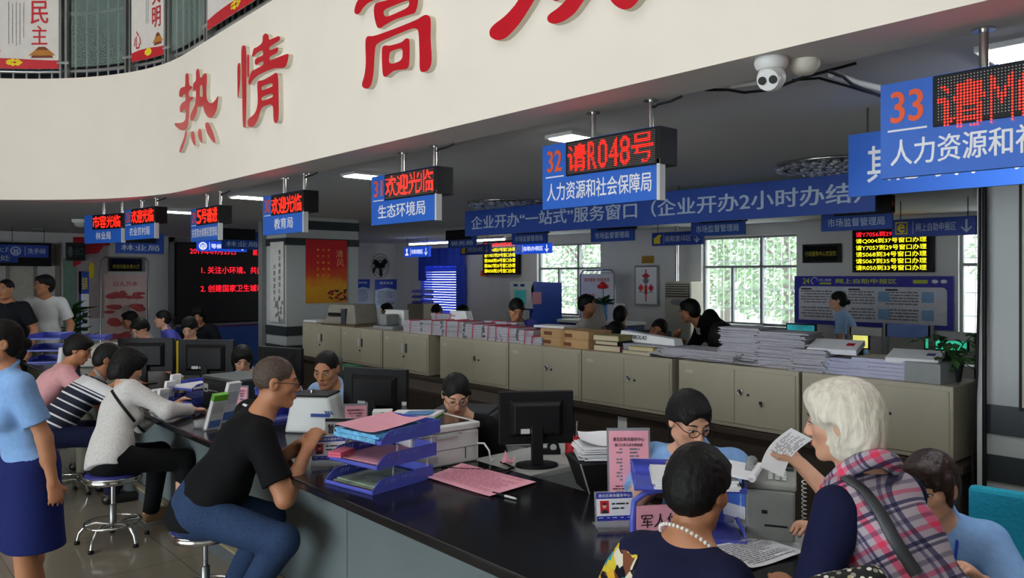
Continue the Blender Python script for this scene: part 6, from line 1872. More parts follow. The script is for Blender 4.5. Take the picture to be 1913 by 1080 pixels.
def skin_mesh(name, pieces, h, mats, parent, org, extra=None, T=None):
    F, lo = field(pieces, h)
    P, Q = nets(F, lo, h)
    if T is not None: P = P @ T[0].T + T[1]
    P = P - np.asarray(org)
    me = bpy.data.meshes.new(name)
    nv, nq = len(P), len(Q)
    ev, ef, em = ([], [], []) if extra is None else (extra.v, extra.f, extra.m)
    me.vertices.add(nv + len(ev))
    co = np.concatenate([P, np.array(ev).reshape(-1, 3) - np.asarray(org)]) if len(ev) else P
    me.vertices.foreach_set('co', co.astype(np.float32).ravel())
    sizes = [4] * nq + [len(f) for f in ef]
    loops = np.concatenate([Q.ravel(), np.array([nv + i for f in ef for i in f], dtype=np.int32)]).astype(np.int32)
    me.loops.add(len(loops)); me.loops.foreach_set('vertex_index', loops)
    me.polygons.add(len(sizes))
    me.polygons.foreach_set('loop_start', np.concatenate([[0], np.cumsum(sizes)[:-1]]).astype(np.int32))
    me.polygons.foreach_set('material_index', np.array([0] * nq + list(em), np.int32))
    me.polygons.foreach_set('use_smooth', np.ones(len(sizes), bool))
    for m in (mats if isinstance(mats, (list, tuple)) else [mats]): me.materials.append(m)
    me.update(calc_edges=True); me.validate()
    o = bpy.data.objects.new(name, me); COL.objects.link(o); o.parent = parent
    return o

SKIN = {k: mat('skin ' + k, c, .55, var=.05, scale=25, sss=.12) for k, c in dict(tan='#b9805c', fair='#d4a184', dark='#96623f', pale='#dcae92').items()}
LIP = mat('lips', '#a35750', .5); EYEW = mat('eye white', '#d8d2cc', .3); IRIS = mat('iris', '#1d1512', .2)
HAIR = {'black': mat('black hair', '#0b0a09', .62, var=.5, scale=90, bump=.3, spec=.28, stretch=(1, 1, .15)), 'brown': mat('dark brown hair', '#2a1611', .5, var=.5, scale=90, bump=.5, stretch=(1, 1, .15)),
        'white': mat('white hair', '#d9d3c2', .6, var=.16, scale=70, bump=.6, stretch=(1, 1, .12)), 'thin': mat('thin grey hair', '#4b3c30', .6, var=.3, scale=80, bump=.4)}
def cloth(name, col, **k): return mat('cloth ' + name, col, k.pop('rough', .85), var=k.pop('var', .06), scale=k.pop('scale', 40), bump=.12, spec=.2, **k)
C = dict(sky=cloth('sky blue', '#86aee0'), sky2=cloth('pale blue', '#9fc0e8'), white=cloth('white', '#dcdedd'), pink=cloth('rose', '#dca4a6'), black=cloth('black', '#0e0f11'), navy=cloth('navy', '#161a38'),
         skirt=cloth('skirt blue', '#1b2560'), jeans=cloth('denim', '#2c4060', scale=120, var=.2), khaki=cloth('khaki grey', '#6c6a5c'), dark=cloth('charcoal', '#1d1f24'), violet=cloth('violet', '#5a5fc0'), polo=cloth('off white', '#d9d3cc'),
         blouse=cloth('cream stripe', '#cfcbc4', scale=30), shoe=mat('black leather', '#141312', .4), sandal=mat('tan leather', '#8a6a4a', .6))

def frame3(up, fwd):
    up = nrm(up); r = nrm(np.cross(fwd, up)); f = np.cross(up, r)
    return np.stack([r, f, up], 1)

def person(lab, head, face, turn=None, nod=0.0, tilt=0.0, s=1.0, seat=None, skin='tan', hair='short', hcol='black', female=False, top='sky', sleeve='short', bottom='dark', skirt=False,
           lw=None, rw=None, le=None, re_=None, h=.009, group=None, glasses=False, collar=True, hem=.0, belly=0.0, lanyard=None, shoes='shoe', stride=None, knees=None, lean_max=1.1, feet=None, kpos=None, apos=None, sleeve_mat=None, tuck=False, extras=None, lean_dir=None, vneck=False, fingers=True, curl=.5, eyes=True):
    """head: centre of the head; face: heading of the body (radians, 0 = +y, anticlockwise); turn: heading of the head"""
    head = V3(*head)
    turn = face if turn is None else turn
    f0 = V3(-math.sin(face), math.cos(face), 0); r0 = V3(f0[1], -f0[0], 0); Zv = V3(0, 0, 1)
    # spine
    Lt, Ln = .50 * s, .17 * s
    if seat is not None:
        hz = seat + .085 * s
        zz = head[2] - hz
        lo_, hi_ = 0.0, lean_max
        for _ in range(30):
            m_ = (lo_ + hi_) / 2
            if Lt * math.cos(m_) + Ln * math.cos(m_ * .55) > zz: lo_ = m_
            else: hi_ = m_
        th = (lo_ + hi_) / 2
    else:
        zz = head[2]
        hz0 = .90 * s
        lo_, hi_ = 0.0, lean_max
        for _ in range(30):
            m_ = (lo_ + hi_) / 2
            if hz0 + Lt * math.cos(m_) + Ln * math.cos(m_ * .55) > zz: lo_ = m_
            else: hi_ = m_
        th = (lo_ + hi_) / 2
    ld = f0 if lean_dir is None else V3(-math.sin(lean_dir), math.cos(lean_dir), 0)
    tv = nrm(ld * math.sin(th) + Zv * math.cos(th)); nv_ = nrm(ld * math.sin(th * .55) + Zv * math.cos(th * .55))
    P = head - nv_ * Ln - tv * Lt - f0 * .015 * s
    N = P + tv * Lt
    Rt = frame3(tv, f0); r = Rt[:, 0]; fw = Rt[:, 1]
    sw = (.158 if female else .178) * s
    SL, SR = N - tv * .055 * s - r * sw, N - tv * .055 * s + r * sw
    hw = (.088 if female else .085) * s
    HL, HR = P - r0 * hw, P + r0 * hw
    org = V3(P[0], P[1], 0)
    root = thing('person', lab, 'person', tuple(org), 0, group)
    hd = V3(-math.sin(turn), math.cos(turn), 0)
    hu = nrm(Zv * math.cos(nod) + hd * math.sin(nod))
    hf = nrm(hd * math.cos(nod) - Zv * math.sin(nod))
    hr0 = np.cross(hf, hu)
    hu = nrm(hu * math.cos(tilt) + hr0 * math.sin(tilt))
    Rh = frame3(hu, hf)
    hs = s * (.97 if female else 1.0)
    H = lambda x, y, z: head + Rh @ (V3(x, y, z) * hs)
    hb = lambda c, rr, k=.02: Ell(H(*c), V3(*rr) * hs, Rh, k * hs)
    hc = lambda a, b, ra, rb, k=.015: Cone(H(*a), H(*b), ra * hs, rb * hs, k * hs)

    def arm(S, w, side, el):
        U, Fo = .285 * s, .25 * s
        if w is None: w = S - Zv * .50 * s + f0 * .05 + r0 * side * .07
        w = V3(*w); v = w - S; L = np.linalg.norm(v)
        if L > (U + Fo) * .995: w = S + v * (U + Fo) * .995 / L; v = w - S; L = np.linalg.norm(v)
        a = (U * U - Fo * Fo + L * L) / (2 * L); hh = math.sqrt(max(U * U - a * a, 1e-6))
        pole = V3(*el) if el is not None else (-Zv * .8 + r0 * side * .6 - f0 * .35)
        d_ = nrm(v); pole = nrm(pole - d_ * (pole @ d_))
        return S + d_ * a + pole * hh, w
    EL, WL = arm(SL, lw, -1, le); ER, WR = arm(SR, rw, 1, re_)

    # legs
    legs = []
    for sd, Hj in ((-1, HL), (1, HR)):
        if seat is not None:
            kn = knees[0 if sd < 0 else 1] if knees else (.42, .10, None)
            K = Hj + f0 * kn[0] * s + r0 * sd * kn[1] * s; K[2] = kn[2] if kn[2] is not None else max(.46 * s, seat + .03)
            ft = feet[0 if sd < 0 else 1] if feet else (.0, .02)
            A = K + f0 * ft[0] + r0 * sd * ft[1]; dz = math.sqrt(max(.05, (.41 * s) ** 2 - ft[0] ** 2)); A[2] = max(.08, K[2] - dz)
        else:
            st_ = stride[0 if sd < 0 else 1] if stride else .0
            A = V3(Hj[0], Hj[1], .085) + f0 * (st_ * .42) + r0 * sd * .02
            K = (Hj + A) / 2 + f0 * .035; 
            if st_ < 0: A[2] += .06
        if kpos: K = V3(*kpos[0 if sd < 0 else 1])
        if apos: A = V3(*apos[0 if sd < 0 else 1])
        legs.append((Hj, K, A))
    body = []
    B = lambda *a, **k: body.append(Cone(*a, **k))
    fb = (1.0 if not female else .93)
    torso = lambda g: [Ell(P + tv * .015 * s, V3((.160 if not female else .172) * s + g, (.112) * s + g, .105 * s + g), Rt, .05),
             Ell(P + tv * .16 * s + fw * belly * .5, V3((.142 * fb + belly * .4) * s + g, (.102 * fb + belly * .5) * s + g, .13 * s + g), Rt, .05),
             Ell(P + tv * .33 * s - fw * .005, V3(.158 * fb * s + g, .108 * fb * s + g, .165 * s + g), Rt, .05),
             Cone(SL + r * .03 - tv * .012, SR - r * .03 - tv * .012, .056 * s + g * .7, .056 * s + g * .7, k=.05)] + \
            ([Ell(P + tv * .30 * s + fw * .085 * s + r * q * .068 * s, V3(.06, .052, .06) * s + g * .6, Rt, .04) for q in (-1, 1)] if female else [])
    body += torso(0)
    nb = N + tv * .01
    B(nb - tv * .03, head + Rh @ V3(0, -.012, -.06) * hs, .058 * s * fb, .053 * s * fb, k=.03)
    for q, S in ((-1, SL), (1, SR)): B(nb + hu * .015 * s, S - r * q * .035 * s + tv * .018 * s, .042 * s, .046 * s, k=.04)
    for S, E_, W_ in ((SL, EL, WL), (SR, ER, WR)):
        B(S, E_, .050 * s * fb, .040 * s * fb, k=.03); B(E_, W_, .040 * s * fb, .027 * s * fb, k=.02)
        B(E_ + (W_ - E_) * .05, E_ + (W_ - E_) * .45, .038 * s * fb, .037 * s * fb, k=.02)
    for Hj, K, A in legs:
        B(Hj, K, .082 * s, .056 * s, k=.04); B(K, A, .054 * s, .036 * s, k=.02); B(K + (A - K) * .1 - f0 * .012, K + (A - K) * .45 - f0 * .016, .05 * s, .05 * s, k=.02)
        B(A - Zv * .03, A + f0 * .14 * s - Zv * (A[2] - .035), .036 * s, .03 * s, k=.02); B(A - Zv * .04 - f0 * .03, A - f0 * .02, .033, .03, k=.02)
    # hands: flattened palm, four unequal bent fingers, thumb from the side of the palm
    for q, E_, W_ in ((-1, EL, WL), (1, ER, WR)):
        fd = nrm(W_ - E_)
        pn = nrm(-Zv + fd * (Zv @ fd)) if abs(fd[2]) < .9 else nrm(-r0 * q)
        if abs(fd[2]) >= .9: pn = nrm(pn - fd * (pn @ fd))
        sdv = np.cross(pn, fd) * (1 if q > 0 else -1)   # towards the thumb
        if (sdv @ r0) * q > 0 and abs(fd[2]) < .9: sdv = -sdv
        hs_ = s * (.92 if female else 1)
        palm0, palm1 = W_ + fd * .012, W_ + fd * .078 * hs_
        body.append(Cone(palm0, palm1, .036 * hs_, .040 * hs_, k=.015, flat=(.45, pn)))
        if fingers:
            for i, (o_, L_) in enumerate(((.030, .070), (.010, .078), (-.011, .073), (-.030, .058))):
                b0 = palm1 + sdv * o_ * hs_ - fd * .004
                c1 = curl * (.75 + .12 * i)
                d1 = nrm(fd * math.cos(c1 * .6) + pn * math.sin(c1 * .6) + sdv * o_ * 2.2); d2 = nrm(fd * math.cos(c1 * 1.6) + pn * math.sin(c1 * 1.6))
                j = b0 + d1 * L_ * .52 * hs_
                B(b0, j, .0092 * hs_, .0085 * hs_, k=.006); B(j, j + d2 * L_ * .48 * hs_, .0085 * hs_, .0068 * hs_, k=.003)
            t0 = W_ + fd * .028 * hs_ + sdv * .026 * hs_; t1 = t0 + nrm(fd * .75 + sdv * .8 + pn * .25) * .045 * hs_; t2 = t1 + nrm(fd * .95 + sdv * .25 + pn * .3) * .03 * hs_
            B(t0, t1, .014 * hs_, .0105 * hs_, k=.010); B(t1, t2, .0105 * hs_, .008 * hs_, k=.003)
        else:
            B(palm1, palm1 + nrm(fd + pn * .5) * .06 * hs_, .03 * hs_, .018 * hs_, k=.015)
    # head
    body += [hb((0, -.012, .028), (.075, .095, .088)), hb((0, .020, -.035), (.060, .069, .080), .03), hb((0, .066, -.094), (.024, .020, .019), .02),
             hc((.048, -.002, -.06), (.016, .066, -.096), .022, .017, .02), hc((-.048, -.002, -.06), (-.016, .066, -.096), .022, .017, .02),
             hb((.040, .056, -.016), (.024, .022, .022), .02), hb((-.040, .056, -.016), (.024, .022, .022), .02),
             hc((-.034, .076, .026), (.034, .076, .026), .011, .011, .014), hc((0, .086, .016), (0, .106, -.027), .0085, .0125, .009), hb((.011, .097, -.033), (.0085, .011, .0075), .006), hb((-.011, .097, -.033), (.0085, .011, .0075), .006),
             hb((0, .085, -.062), (.027, .012, .014), .012)]
    for q in (-1, 1):
        body.append(hb((q * .078, -.012, -.004), (.010, .021, .032), .008))
    subs = [hb((q * .031, .101, .005), (.019, .014, .011), .012) for q in (-1, 1)] + [hb((q * .086, -.006, -.002), (.006, .011, .018), .006) for q in (-1, 1)] + [hb((0, .101, -.0625), (.022, .006, .0018), .004)]
    ex = MB()
    hm = Matrix([list(Rh[i] * hs) + [head[i]] for i in range(3)] + [[0, 0, 0, 1]])
    ex.M = hm
    if eyes:
        for q in (-1, 1):
            ex.ell((q * .031, .0835, .003), (.0135, .0065, .0062), 1, nu=12, nv=8); ex.ell((q * .031, .0882, .002), (.0058, .0026, .0056), 2, nu=10, nv=6)
            ex.tube([(q * .047, .079, .0045), (q * .038, .0885, .0095), (q * .028, .091, .0095), (q * .017, .0875, .004)], .0016, 5, 2)
            ex.tube([(q * .050, .076, .026), (q * .036, .0885, .0325), (q * .018, .092, .028)], [.0018, .0034, .0026], 6, 3)
        ex.ell((0, .0955, -.0575), (.021, .0055, .0042), 4, nu=14, nv=6); ex.ell((0, .0945, -.0675), (.0185, .0058, .0055), 4, nu=14, nv=6)
    ex.M = Matrix()
    skin_mesh('body', [dict(prims=body, subs=subs)], h, [SKIN[skin], EYEW, IRIS, HAIR['black' if hcol == 'white' and False else ('thin' if hcol == 'white' else 'black')], LIP], root, org, ex)

    # hair, grown in head space
    if hair != 'none':
        hp, hsub, hpl = [], [], []
        E0 = lambda c, rr, k=.012: Ell(V3(*c), V3(*rr), None, k)
        if hair in ('short', 'bob', 'pony', 'bun', 'bangs', 'crop'):
            g = dict(short=.012, bob=.018, pony=.008, bun=.008, bangs=.012, crop=.007)[hair]
            hp = [E0((0, -.016, .034), (.077 + g, .096 + g, .088 + g)), E0((0, -.05, -.015), (.070 + g * .8, .055 + g, .070 + g * .6), .03)]
            if hair in ('short', 'crop'):
                hp.append(E0((0, .055, .085), (.05, .035, .022), .03))
                hsub = [E0((0, .100, -.035), (.068, .060, .103), .012), E0((.07, .045, -.055), (.045, .052, .075), .012), E0((-.07, .045, -.055), (.045, .052, .075), .012)]
                hpl = [(V3(0, 0, -.078), nrm(V3(0, .25, -1)))]
                hsub += [E0((q * .085, .002, -.045), (.022, .032, .045), .006) for q in (-1, 1)]
            elif hair == 'bob':
                hp += [E0((.062, -.012, -.028), (.032, .062, .085), .04), E0((-.062, -.012, -.028), (.032, .062, .085), .04), E0((0, -.072, -.055), (.075, .042, .085), .04), E0((0, .05, .085), (.06, .045, .03), .04)]
                hsub = [E0((0, .105, -.055), (.062, .062, .115), .02), E0((.086, .062, -.05), (.03, .05, .06), .02), E0((-.086, .062, -.05), (.03, .05, .06), .02)] + ([E0((q * .098, .010, -.022), (.024, .022, .034), .01) for q in (-1, 1)] if hcol == 'white' else [])
                hpl = [(V3(0, 0, -.118), nrm(V3(0, .35, -1)))]
            else:
                if hair == 'bangs':
                    hp += [Cone(V3(-.045, .066, .078), V3(-.056, .074, .044), .026, .012, .02), Cone(V3(0, .072, .082), V3(-.004, .088, .047), .030, .011, .02), Cone(V3(.045, .066, .078), V3(.054, .074, .044), .026, .012, .02),
                           Cone(V3(.074, .03, .05), V3(.078, .022, -.045), .018, .010, .02), Cone(V3(-.074, .03, .05), V3(-.078, .022, -.045), .018, .010, .02)]
                    hsub = [E0((0, .11, -.045), (.062, .066, .088), .006), E0((.07, .07, -.06), (.03, .045, .085), .01), E0((-.07, .07, -.06), (.03, .045, .085), .01)]
                else:
                    hsub = [E0((0, .10, -.035), (.066, .066, .098), .012), E0((.075, .05, -.05), (.035, .05, .07), .012), E0((-.075, .05, -.05), (.035, .05, .07), .012)]
                    if hair == 'pony': hp += [Cone(V3(.078, .03, .03), V3(.076, .035, -.05), .012, .004, .012), Cone(V3(-.078, .03, .03), V3(-.076, .035, -.05), .012, .004, .012)]
                hpl = [(V3(0, 0, -.075), nrm(V3(0, .5, -1)))]
                hsub += [E0((q * .086, -.006, -.012), (.016, .022, .036), .006) for q in (-1, 1)]
        elif hair == 'bald':
            hp = [E0((0, -.018, .026), (.080, .098, .088))]
            hsub = [E0((0, .03, .11), (.074, .115, .085), .01), E0((0, .10, -.02), (.078, .085, .11), .012), E0((.085, .002, -.045), (.022, .034, .05), .006), E0((-.085, .002, -.045), (.022, .034, .05), .006)]
            hpl = [(V3(0, 0, -.07), nrm(V3(0, .25, -1)))]
        elif hair == 'buzz':
            hp = [E0((0, -.015, .032), (.079, .097, .090))]
            hsub = [E0((0, .105, -.01), (.070, .065, .095), .012), E0((.075, .045, -.05), (.04, .05, .07), .012), E0((-.075, .045, -.05), (.04, .05, .07), .012)] + [E0((q * .085, .0, -.045), (.022, .034, .045), .006) for q in (-1, 1)]
            hpl = [(V3(0, 0, -.07), nrm(V3(0, .25, -1)))]
        pcs = [dict(prims=hp, subs=hsub, planes=hpl, wr=((.0013 if hair in ('bob', 'short') else .0009), 260 if hair != 'bob' else 190, 3), k=.01)]
        if hair == 'bun': pcs.append(dict(prims=[E0((0, -.125, -.02), (.034, .030, .032)), E0((.012, -.13, -.012), (.026, .022, .024))], k=.015))
        if hair == 'pony': pcs.append(dict(prims=[Cone(V3(0, -.10, .03), V3(0, -.15, .0), .02, .03, .02), Cone(V3(0, -.15, .0), V3(0, -.155, -.12), .03, .016, .03)], k=.015))
        if hair == 'bangs': pcs.append(dict(prims=[Cone(V3(.0, -.10, -.04), V3(.0, -.12, -.08), .03, .028, .02), Cone(V3(0, -.12, -.08), V3(0, -.105, -.17), .028, .014, .02)], k=.015))
        skin_mesh('hair', pcs, max(.0042, h * .62), HAIR[hcol], root, org, None, (Rh * hs, head))

    # clothes
    cl_ = []
    g = .013 * s
    hemz = P + tv * (hem + (.05 if tuck else -.11)) * s
    pr = torso(g)
    if not tuck: pr.append(Cone(P + tv * .08 * s, P - tv * (.16 if seat is None else .03) * s, .178 * s, (.190 if seat is None else .176) * s, k=.04, flat=(.74, fw)))
    neckcut = Ell(nb + tv * .075 * s + fw * .03 * s, V3(.062, .085 if vneck else .068, .085) * s, Rt, .01)
    for q, S in ((-1, SL), (1, SR)): pr.append(Cone(nb - tv * .005, S - r * q * .03 + tv * .02, .044 * s + g * .6, .046 * s + g * .6, k=.03))
    cl_.append(dict(prims=pr, subs=[neckcut], planes=[(hemz, -tv)] + ([(V3(0, 0, seat + .03), -Zv)] if seat is not None else []), wr=(.0028, 26, hash(lab) % 1000 if False else len(lab) * 7), k=.02))
    sl_ = cl_ if sleeve_mat is None else []
    for q, S, E_, W_ in ((-1, SL, EL, WL), (1, SR, ER, WR)):
        if sleeve == 'none': continue
        if sleeve_mat is not None: S = S + (E_ - S) * .03
        if sleeve == 'short':
            d_ = nrm(E_ - S); e = S + (E_ - S) * .72
            sl_.append(dict(prims=[Cone(S - d_ * .01, e + d_ * .05, .056 * s * fb + g, .054 * s * fb + g * 1.1, k=.02)], planes=[(e, d_)], wr=(.002, 30, 5 + q), k=.03))
        else:
            d_ = nrm(W_ - E_); e = E_ + (W_ - E_) * (.86 if sleeve == 'long' else .25)
            sl_.append(dict(prims=[Cone(S, E_, .055 * s * fb + g, .047 * s * fb + g, k=.02)], wr=(.0032, 34, 9 + q), k=.03))
            sl_.append(dict(prims=[Cone(E_, e + d_ * .04, .047 * s * fb + g, .033 * s * fb + g if sleeve == 'long' else .046 * s * fb + g, k=.02)], planes=[(e, d_)], wr=(.0032, 34, 9 + q), k=.03))
    if collar:
        cc = nb + hu * .028 * s + fw * .012 * s
        ring = [cc + (r * math.cos(a) * .066 + fw * math.sin(a) * .070) * s + tv * (-.020 * math.sin(a) - .004) * s for a in np.linspace(0, 2 * PI, 15)]
        cl_.append(dict(prims=[Cone(ring[i], ring[i + 1], .0115 * s, .0115 * s, k=.006) for i in range(14)], k=.012))
        # collar points
        for q in (-1, 1):
            a0 = cc + fw * .058 * s + r * q * .020 * s - tv * .016 * s
            cl_.append(dict(prims=[Cone(a0, a0 - tv * .050 * s + r * q * .026 * s + fw * .012 * s, .011 * s, .006 * s, k=.01)], k=.008))
    sm = C[top] if isinstance(top, str) else top
    skin_mesh('shirt', cl_, h, sm, root, org)
    for q_ in ((0, 2) if sleeve_mat is not None else ()): skin_mesh('sleeve', sl_[q_:q_ + 2], h, sleeve_mat, root, org)
    lg = []
    if skirt:
        if seat is None:
            e = V3(P[0], P[1], .46 * s); wv = .0
            sk = [Ell(P + Zv * .02, V3(.178, .128, .12) * s, Rt, .04), Cone(P - Zv * .05 - r0 * .055 * s, V3(P[0], P[1], .40 * s) - r0 * .08 * s, .120 * s, .150 * s, k=.06), Cone(P - Zv * .05 + r0 * .055 * s, V3(P[0], P[1], .40 * s) + r0 * .08 * s, .120 * s, .150 * s, k=.06)]
            lg.append(dict(prims=sk, planes=[(e, -Zv), (P + Zv * .115 * s, Zv)], wr=(.003, 16, 3)))
        else: skirt = False
    if not skirt:
        lp = [Ell(P + tv * .005 * s, V3(.170 if not female else .178, .120, .112) * s, Rt, .05), Cone(P + tv * .03 * s, P + tv * .16 * s, .172 * s, .158 * s + belly * .4, k=.04, flat=(.76, fw))]
        for Hj, K, A in legs:
            lp += [Cone(Hj, K, .094 * s, .071 * s, k=.04), Cone(K, A + Zv * .0, .070 * s, .056 * s, k=.02)]
        lg.append(dict(prims=lp[:2], planes=[(P + tv * .105 * s, tv)], wr=(.003, 24, 11), k=.03))
        lg.append(dict(prims=lp[2:], planes=[(V3(0, 0, .07), -Zv)], wr=(.0035, 24, 11), k=.04))
    skin_mesh('skirt' if skirt else 'trousers', lg, max(h, .008), C[bottom] if isinstance(bottom, str) else bottom, root, org)
    if shoes:
        for Hj, K, A in legs:
            sh = [Cone(V3(A[0], A[1], A[2] - .045) - f0 * .03, V3(A[0], A[1], A[2] - .045) + f0 * .15 * s, .040 * s, .034 * s, k=.03), Cone(V3(A[0], A[1], A[2] - .02), V3(A[0], A[1], A[2] - .04) + f0 * .07, .04 * s, .036 * s, k=.03)]
            skin_mesh('shoe', [dict(prims=sh, planes=[(V3(0, 0, A[2] - .082), -Zv)])], .009, C[shoes], root, org)
    if glasses:
        b = MB(); b.M = hm
        for q in (-1, 1):
            ring = [(q * .033 + .024 * math.cos(a) , .104 - .25 * abs(.024 * math.cos(a)) * 0, .0 + .0165 * math.sin(a)) for a in np.linspace(0, 2 * PI, 17)[:-1]]
            b.tube(ring, .0018 if glasses == 'thick' else .0012, 6, closed=True)
            b.tube([(q * .057, .102, .006), (q * .072, .085, .007), (q * .081, .0, .008), (q * .08, -.022, -.006)], .0018, 6)
        b.tube([(-.009, .106, .003), (0, .1095, .005), (.009, .106, .003)], .0014, 6)
        b.M = Matrix.Translation(-Vector(org)) @ hm
        b2 = MB(); b2.v, b2.f, b2.m, b2.s = [tuple(Vector(v) - Vector(org)) for v in b.v], b.f, b.m, b.s
        b2.build('spectacles', M['black'], root)
    if lanyard:
        pts = [nb + r * -.055 * s + hu * .03 * s - fw * .03 * s, nb - r * .075 * s + fw * .055 * s, P + tv * .36 * s + fw * .135 * s - r * .045 * s, P + tv * .22 * s + fw * .145 * s, P + tv * .36 * s + fw * .135 * s + r * .045 * s, nb + r * .075 * s + fw * .055 * s, nb + r * .055 * s + hu * .03 * s - fw * .03 * s]
        MB().tube([Vector(q - org) for q in pts], .005 * s, 6).build('lanyard', mat('lanyard blue', '#1c3fb4', .6), root)
    return dict(root=root, org=org, P=P, N=N, tv=tv, r=r, fw=fw, r0=r0, f0=f0, SL=SL, SR=SR, EL=EL, ER=ER, WL=WL, WR=WR, head=head, Rh=Rh, H=H, legs=legs, s=s, nb=nb, hu=hu)

def hp(u, v, d):
    q = at(u, v, d=d); return (q.x, q.y, q.z)
def ang_to(dx, dy): return math.atan2(-dx, dy)
def put(d, name, mb, m):
    o = Vector(d['org'])
    mb.v = [tuple(Vector(v) - o) for v in mb.v]
    return mb.build(name, m, d['root'])
S_ = PI   # facing the customers (-y)


def band(d, pix, w, m, name, mesh='shirt', lift=.006):
    """a strap laid on the clothes: sight lines are cast on to the garment and the strap follows its surface"""
    o = [c for c in COL.objects if c.parent == d['root'] and c.name.split('.')[0] == mesh][0]
    bv = BVHTree.FromPolygons([v.co for v in o.data.vertices], [tuple(p.vertices) for p in o.data.polygons])
    e = Vector((0, 0, EYE)) - Vector(d['org'])
    P_, N_ = [], []
    for (u0, v0), (u1, v1) in zip(pix[:-1], pix[1:]):
        for k in range(8):
            t = k / 8
            h_, n_, _, _ = bv.ray_cast(e, ray(u0 + (u1 - u0) * t, v0 + (v1 - v0) * t).normalized())
            if h_ is not None: P_.append(h_); N_.append(n_)
    if len(P_) < 3: print('strap missed', name); return None
    for _ in range(3):
        P_ = [P_[0]] + [(P_[i - 1] + P_[i] * 2 + P_[i + 1]) / 4 for i in range(1, len(P_) - 1)] + [P_[-1]]
    vs, fs = [], []
    for i, p in enumerate(P_):
        t = (P_[min(i + 1, len(P_) - 1)] - P_[max(i - 1, 0)]).normalized()
        sd = t.cross(N_[i]).normalized() * w / 2
        q = p + N_[i] * lift
        vs += [q - sd, q + sd, q + sd - N_[i] * .008, q - sd - N_[i] * .008]
    for i in range(len(P_) - 1):
        for k in range(4): fs.append((i * 4 + k, i * 4 + (k + 1) % 4, i * 4 + 4 + (k + 1) % 4, i * 4 + 4 + k))
    b = MB(); b.add(vs, fs, 0, True)
    return b.build(name, m, d['root'])
def hp(u, v, d):
    q = at(u, v, d=d); return (q.x, q.y, q.z)
def ang_to(dx, dy): return math.atan2(-dx, dy)
def put(d, name, mb, m):
    o = Vector(d['org'])
    mb.v = [tuple(Vector(v) - o) for v in mb.v]
    return mb.build(name, m, d['root'])
def mix_rgb(nt, L, a, b, mode, fac=1.0):
    x = nt.nodes.new('ShaderNodeMix'); x.data_type = 'RGBA'; x.blend_type = mode; x.inputs[0].default_value = fac
    L.new(a, x.inputs[6]); L.new(b, x.inputs[7]); return x.outputs[2]
def stripe_ramp(nt, L, vec, period, stops):
    tc = nt.nodes.new('ShaderNodeTexCoord'); dt = nt.nodes.new('ShaderNodeVectorMath'); dt.operation = 'DOT_PRODUCT'
    dt.inputs[1].default_value = vec; L.new(tc.outputs['Object'], dt.inputs[0])
    dv = nt.nodes.new('ShaderNodeMath'); dv.operation = 'DIVIDE'; dv.inputs[1].default_value = period; L.new(dt.outputs['Value'], dv.inputs[0])
    fr = nt.nodes.new('ShaderNodeMath'); fr.operation = 'FRACT'; L.new(dv.outputs[0], fr.inputs[0])
    r = ramp(nt, stops, True); L.new(fr.outputs[0], r.inputs[0]); return r.outputs[0]
plaid = mat('plaid cloth', '#888888', .85, bump=.1)
nt, b_, L = nodes_of(plaid)
a1 = stripe_ramp(nt, L, (.75, .1, .62), .085, [(0, '#b9b3bd'), (.16, '#77738c'), (.22, '#b9b3bd'), (.28, '#5d5c7c'), (.36, '#c9c2c8'), (.55, '#ee6f92'), (.72, '#d7c9cf'), (.86, '#8a8498')])
a2 = stripe_ramp(nt, L, (-.62, .1, .78), .095, [(0, '#e3dde2'), (.2, '#7a788e'), (.28, '#e3dde2'), (.34, '#5a5a80'), (.44, '#d8d2d8'), (.6, '#f088a2'), (.72, '#e3dde2'), (.88, '#a9a4b4')])
L.new(mix_rgb(nt, L, a1, a2, 'MULTIPLY'), b_.inputs['Base Color'])
def spots(name, base, dots, scale, thr):
    m = mat(name, base, .8); nt, b_, L = nodes_of(m)
    tc = nt.nodes.new('ShaderNodeTexCoord'); v = nt.nodes.new('ShaderNodeTexVoronoi'); v.inputs['Scale'].default_value = scale; L.new(tc.outputs['Object'], v.inputs['Vector'])
    sp = nt.nodes.new('ShaderNodeSeparateColor'); L.new(v.outputs['Color'], sp.inputs[0])
    r = ramp(nt, dots, True); L.new(sp.outputs[0], r.inputs[0])
    c = nt.nodes.new('ShaderNodeMath'); c.operation = 'LESS_THAN'; c.inputs[1].default_value = thr; L.new(v.outputs['Distance'], c.inputs[0])
    x = nt.nodes.new('ShaderNodeMix'); x.data_type = 'RGBA'; x.inputs[6].default_value = lin(base) + [1]
    L.new(c.outputs[0], x.inputs[0]); L.new(r.outputs[0], x.inputs[7]); L.new(x.outputs[2], b_.inputs['Base Color'])
    return m
floral = spots('black floral cloth', '#141414', [(0, '#d8d2c0'), (.35, '#8a8878'), (.6, '#e3dfd2'), (.8, '#141414'), (.9, '#a8a07a')], 70, .38)
bright = spots('bright floral cloth', '#12131f', [(0, '#d8c23a'), (.3, '#3f9aa8'), (.5, '#7a4a32'), (.68, '#e0d8c0'), (.85, '#d8a83a')], 26, .62)
navy_knit = cloth('navy knit', '#14193a', scale=60)
stripes = mat('navy and white jersey', '#101426', .85)
nt, b_, L = nodes_of(stripes)
tc = nt.nodes.new('ShaderNodeTexCoord'); sp = nt.nodes.new('ShaderNodeSeparateXYZ'); L.new(tc.outputs['Object'], sp.inputs[0])
cb = nt.nodes.new('ShaderNodeMath'); cb.operation = 'MULTIPLY_ADD'; cb.inputs[1].default_value = .65; L.new(sp.outputs[1], cb.inputs[0]); L.new(sp.outputs[2], cb.inputs[2])
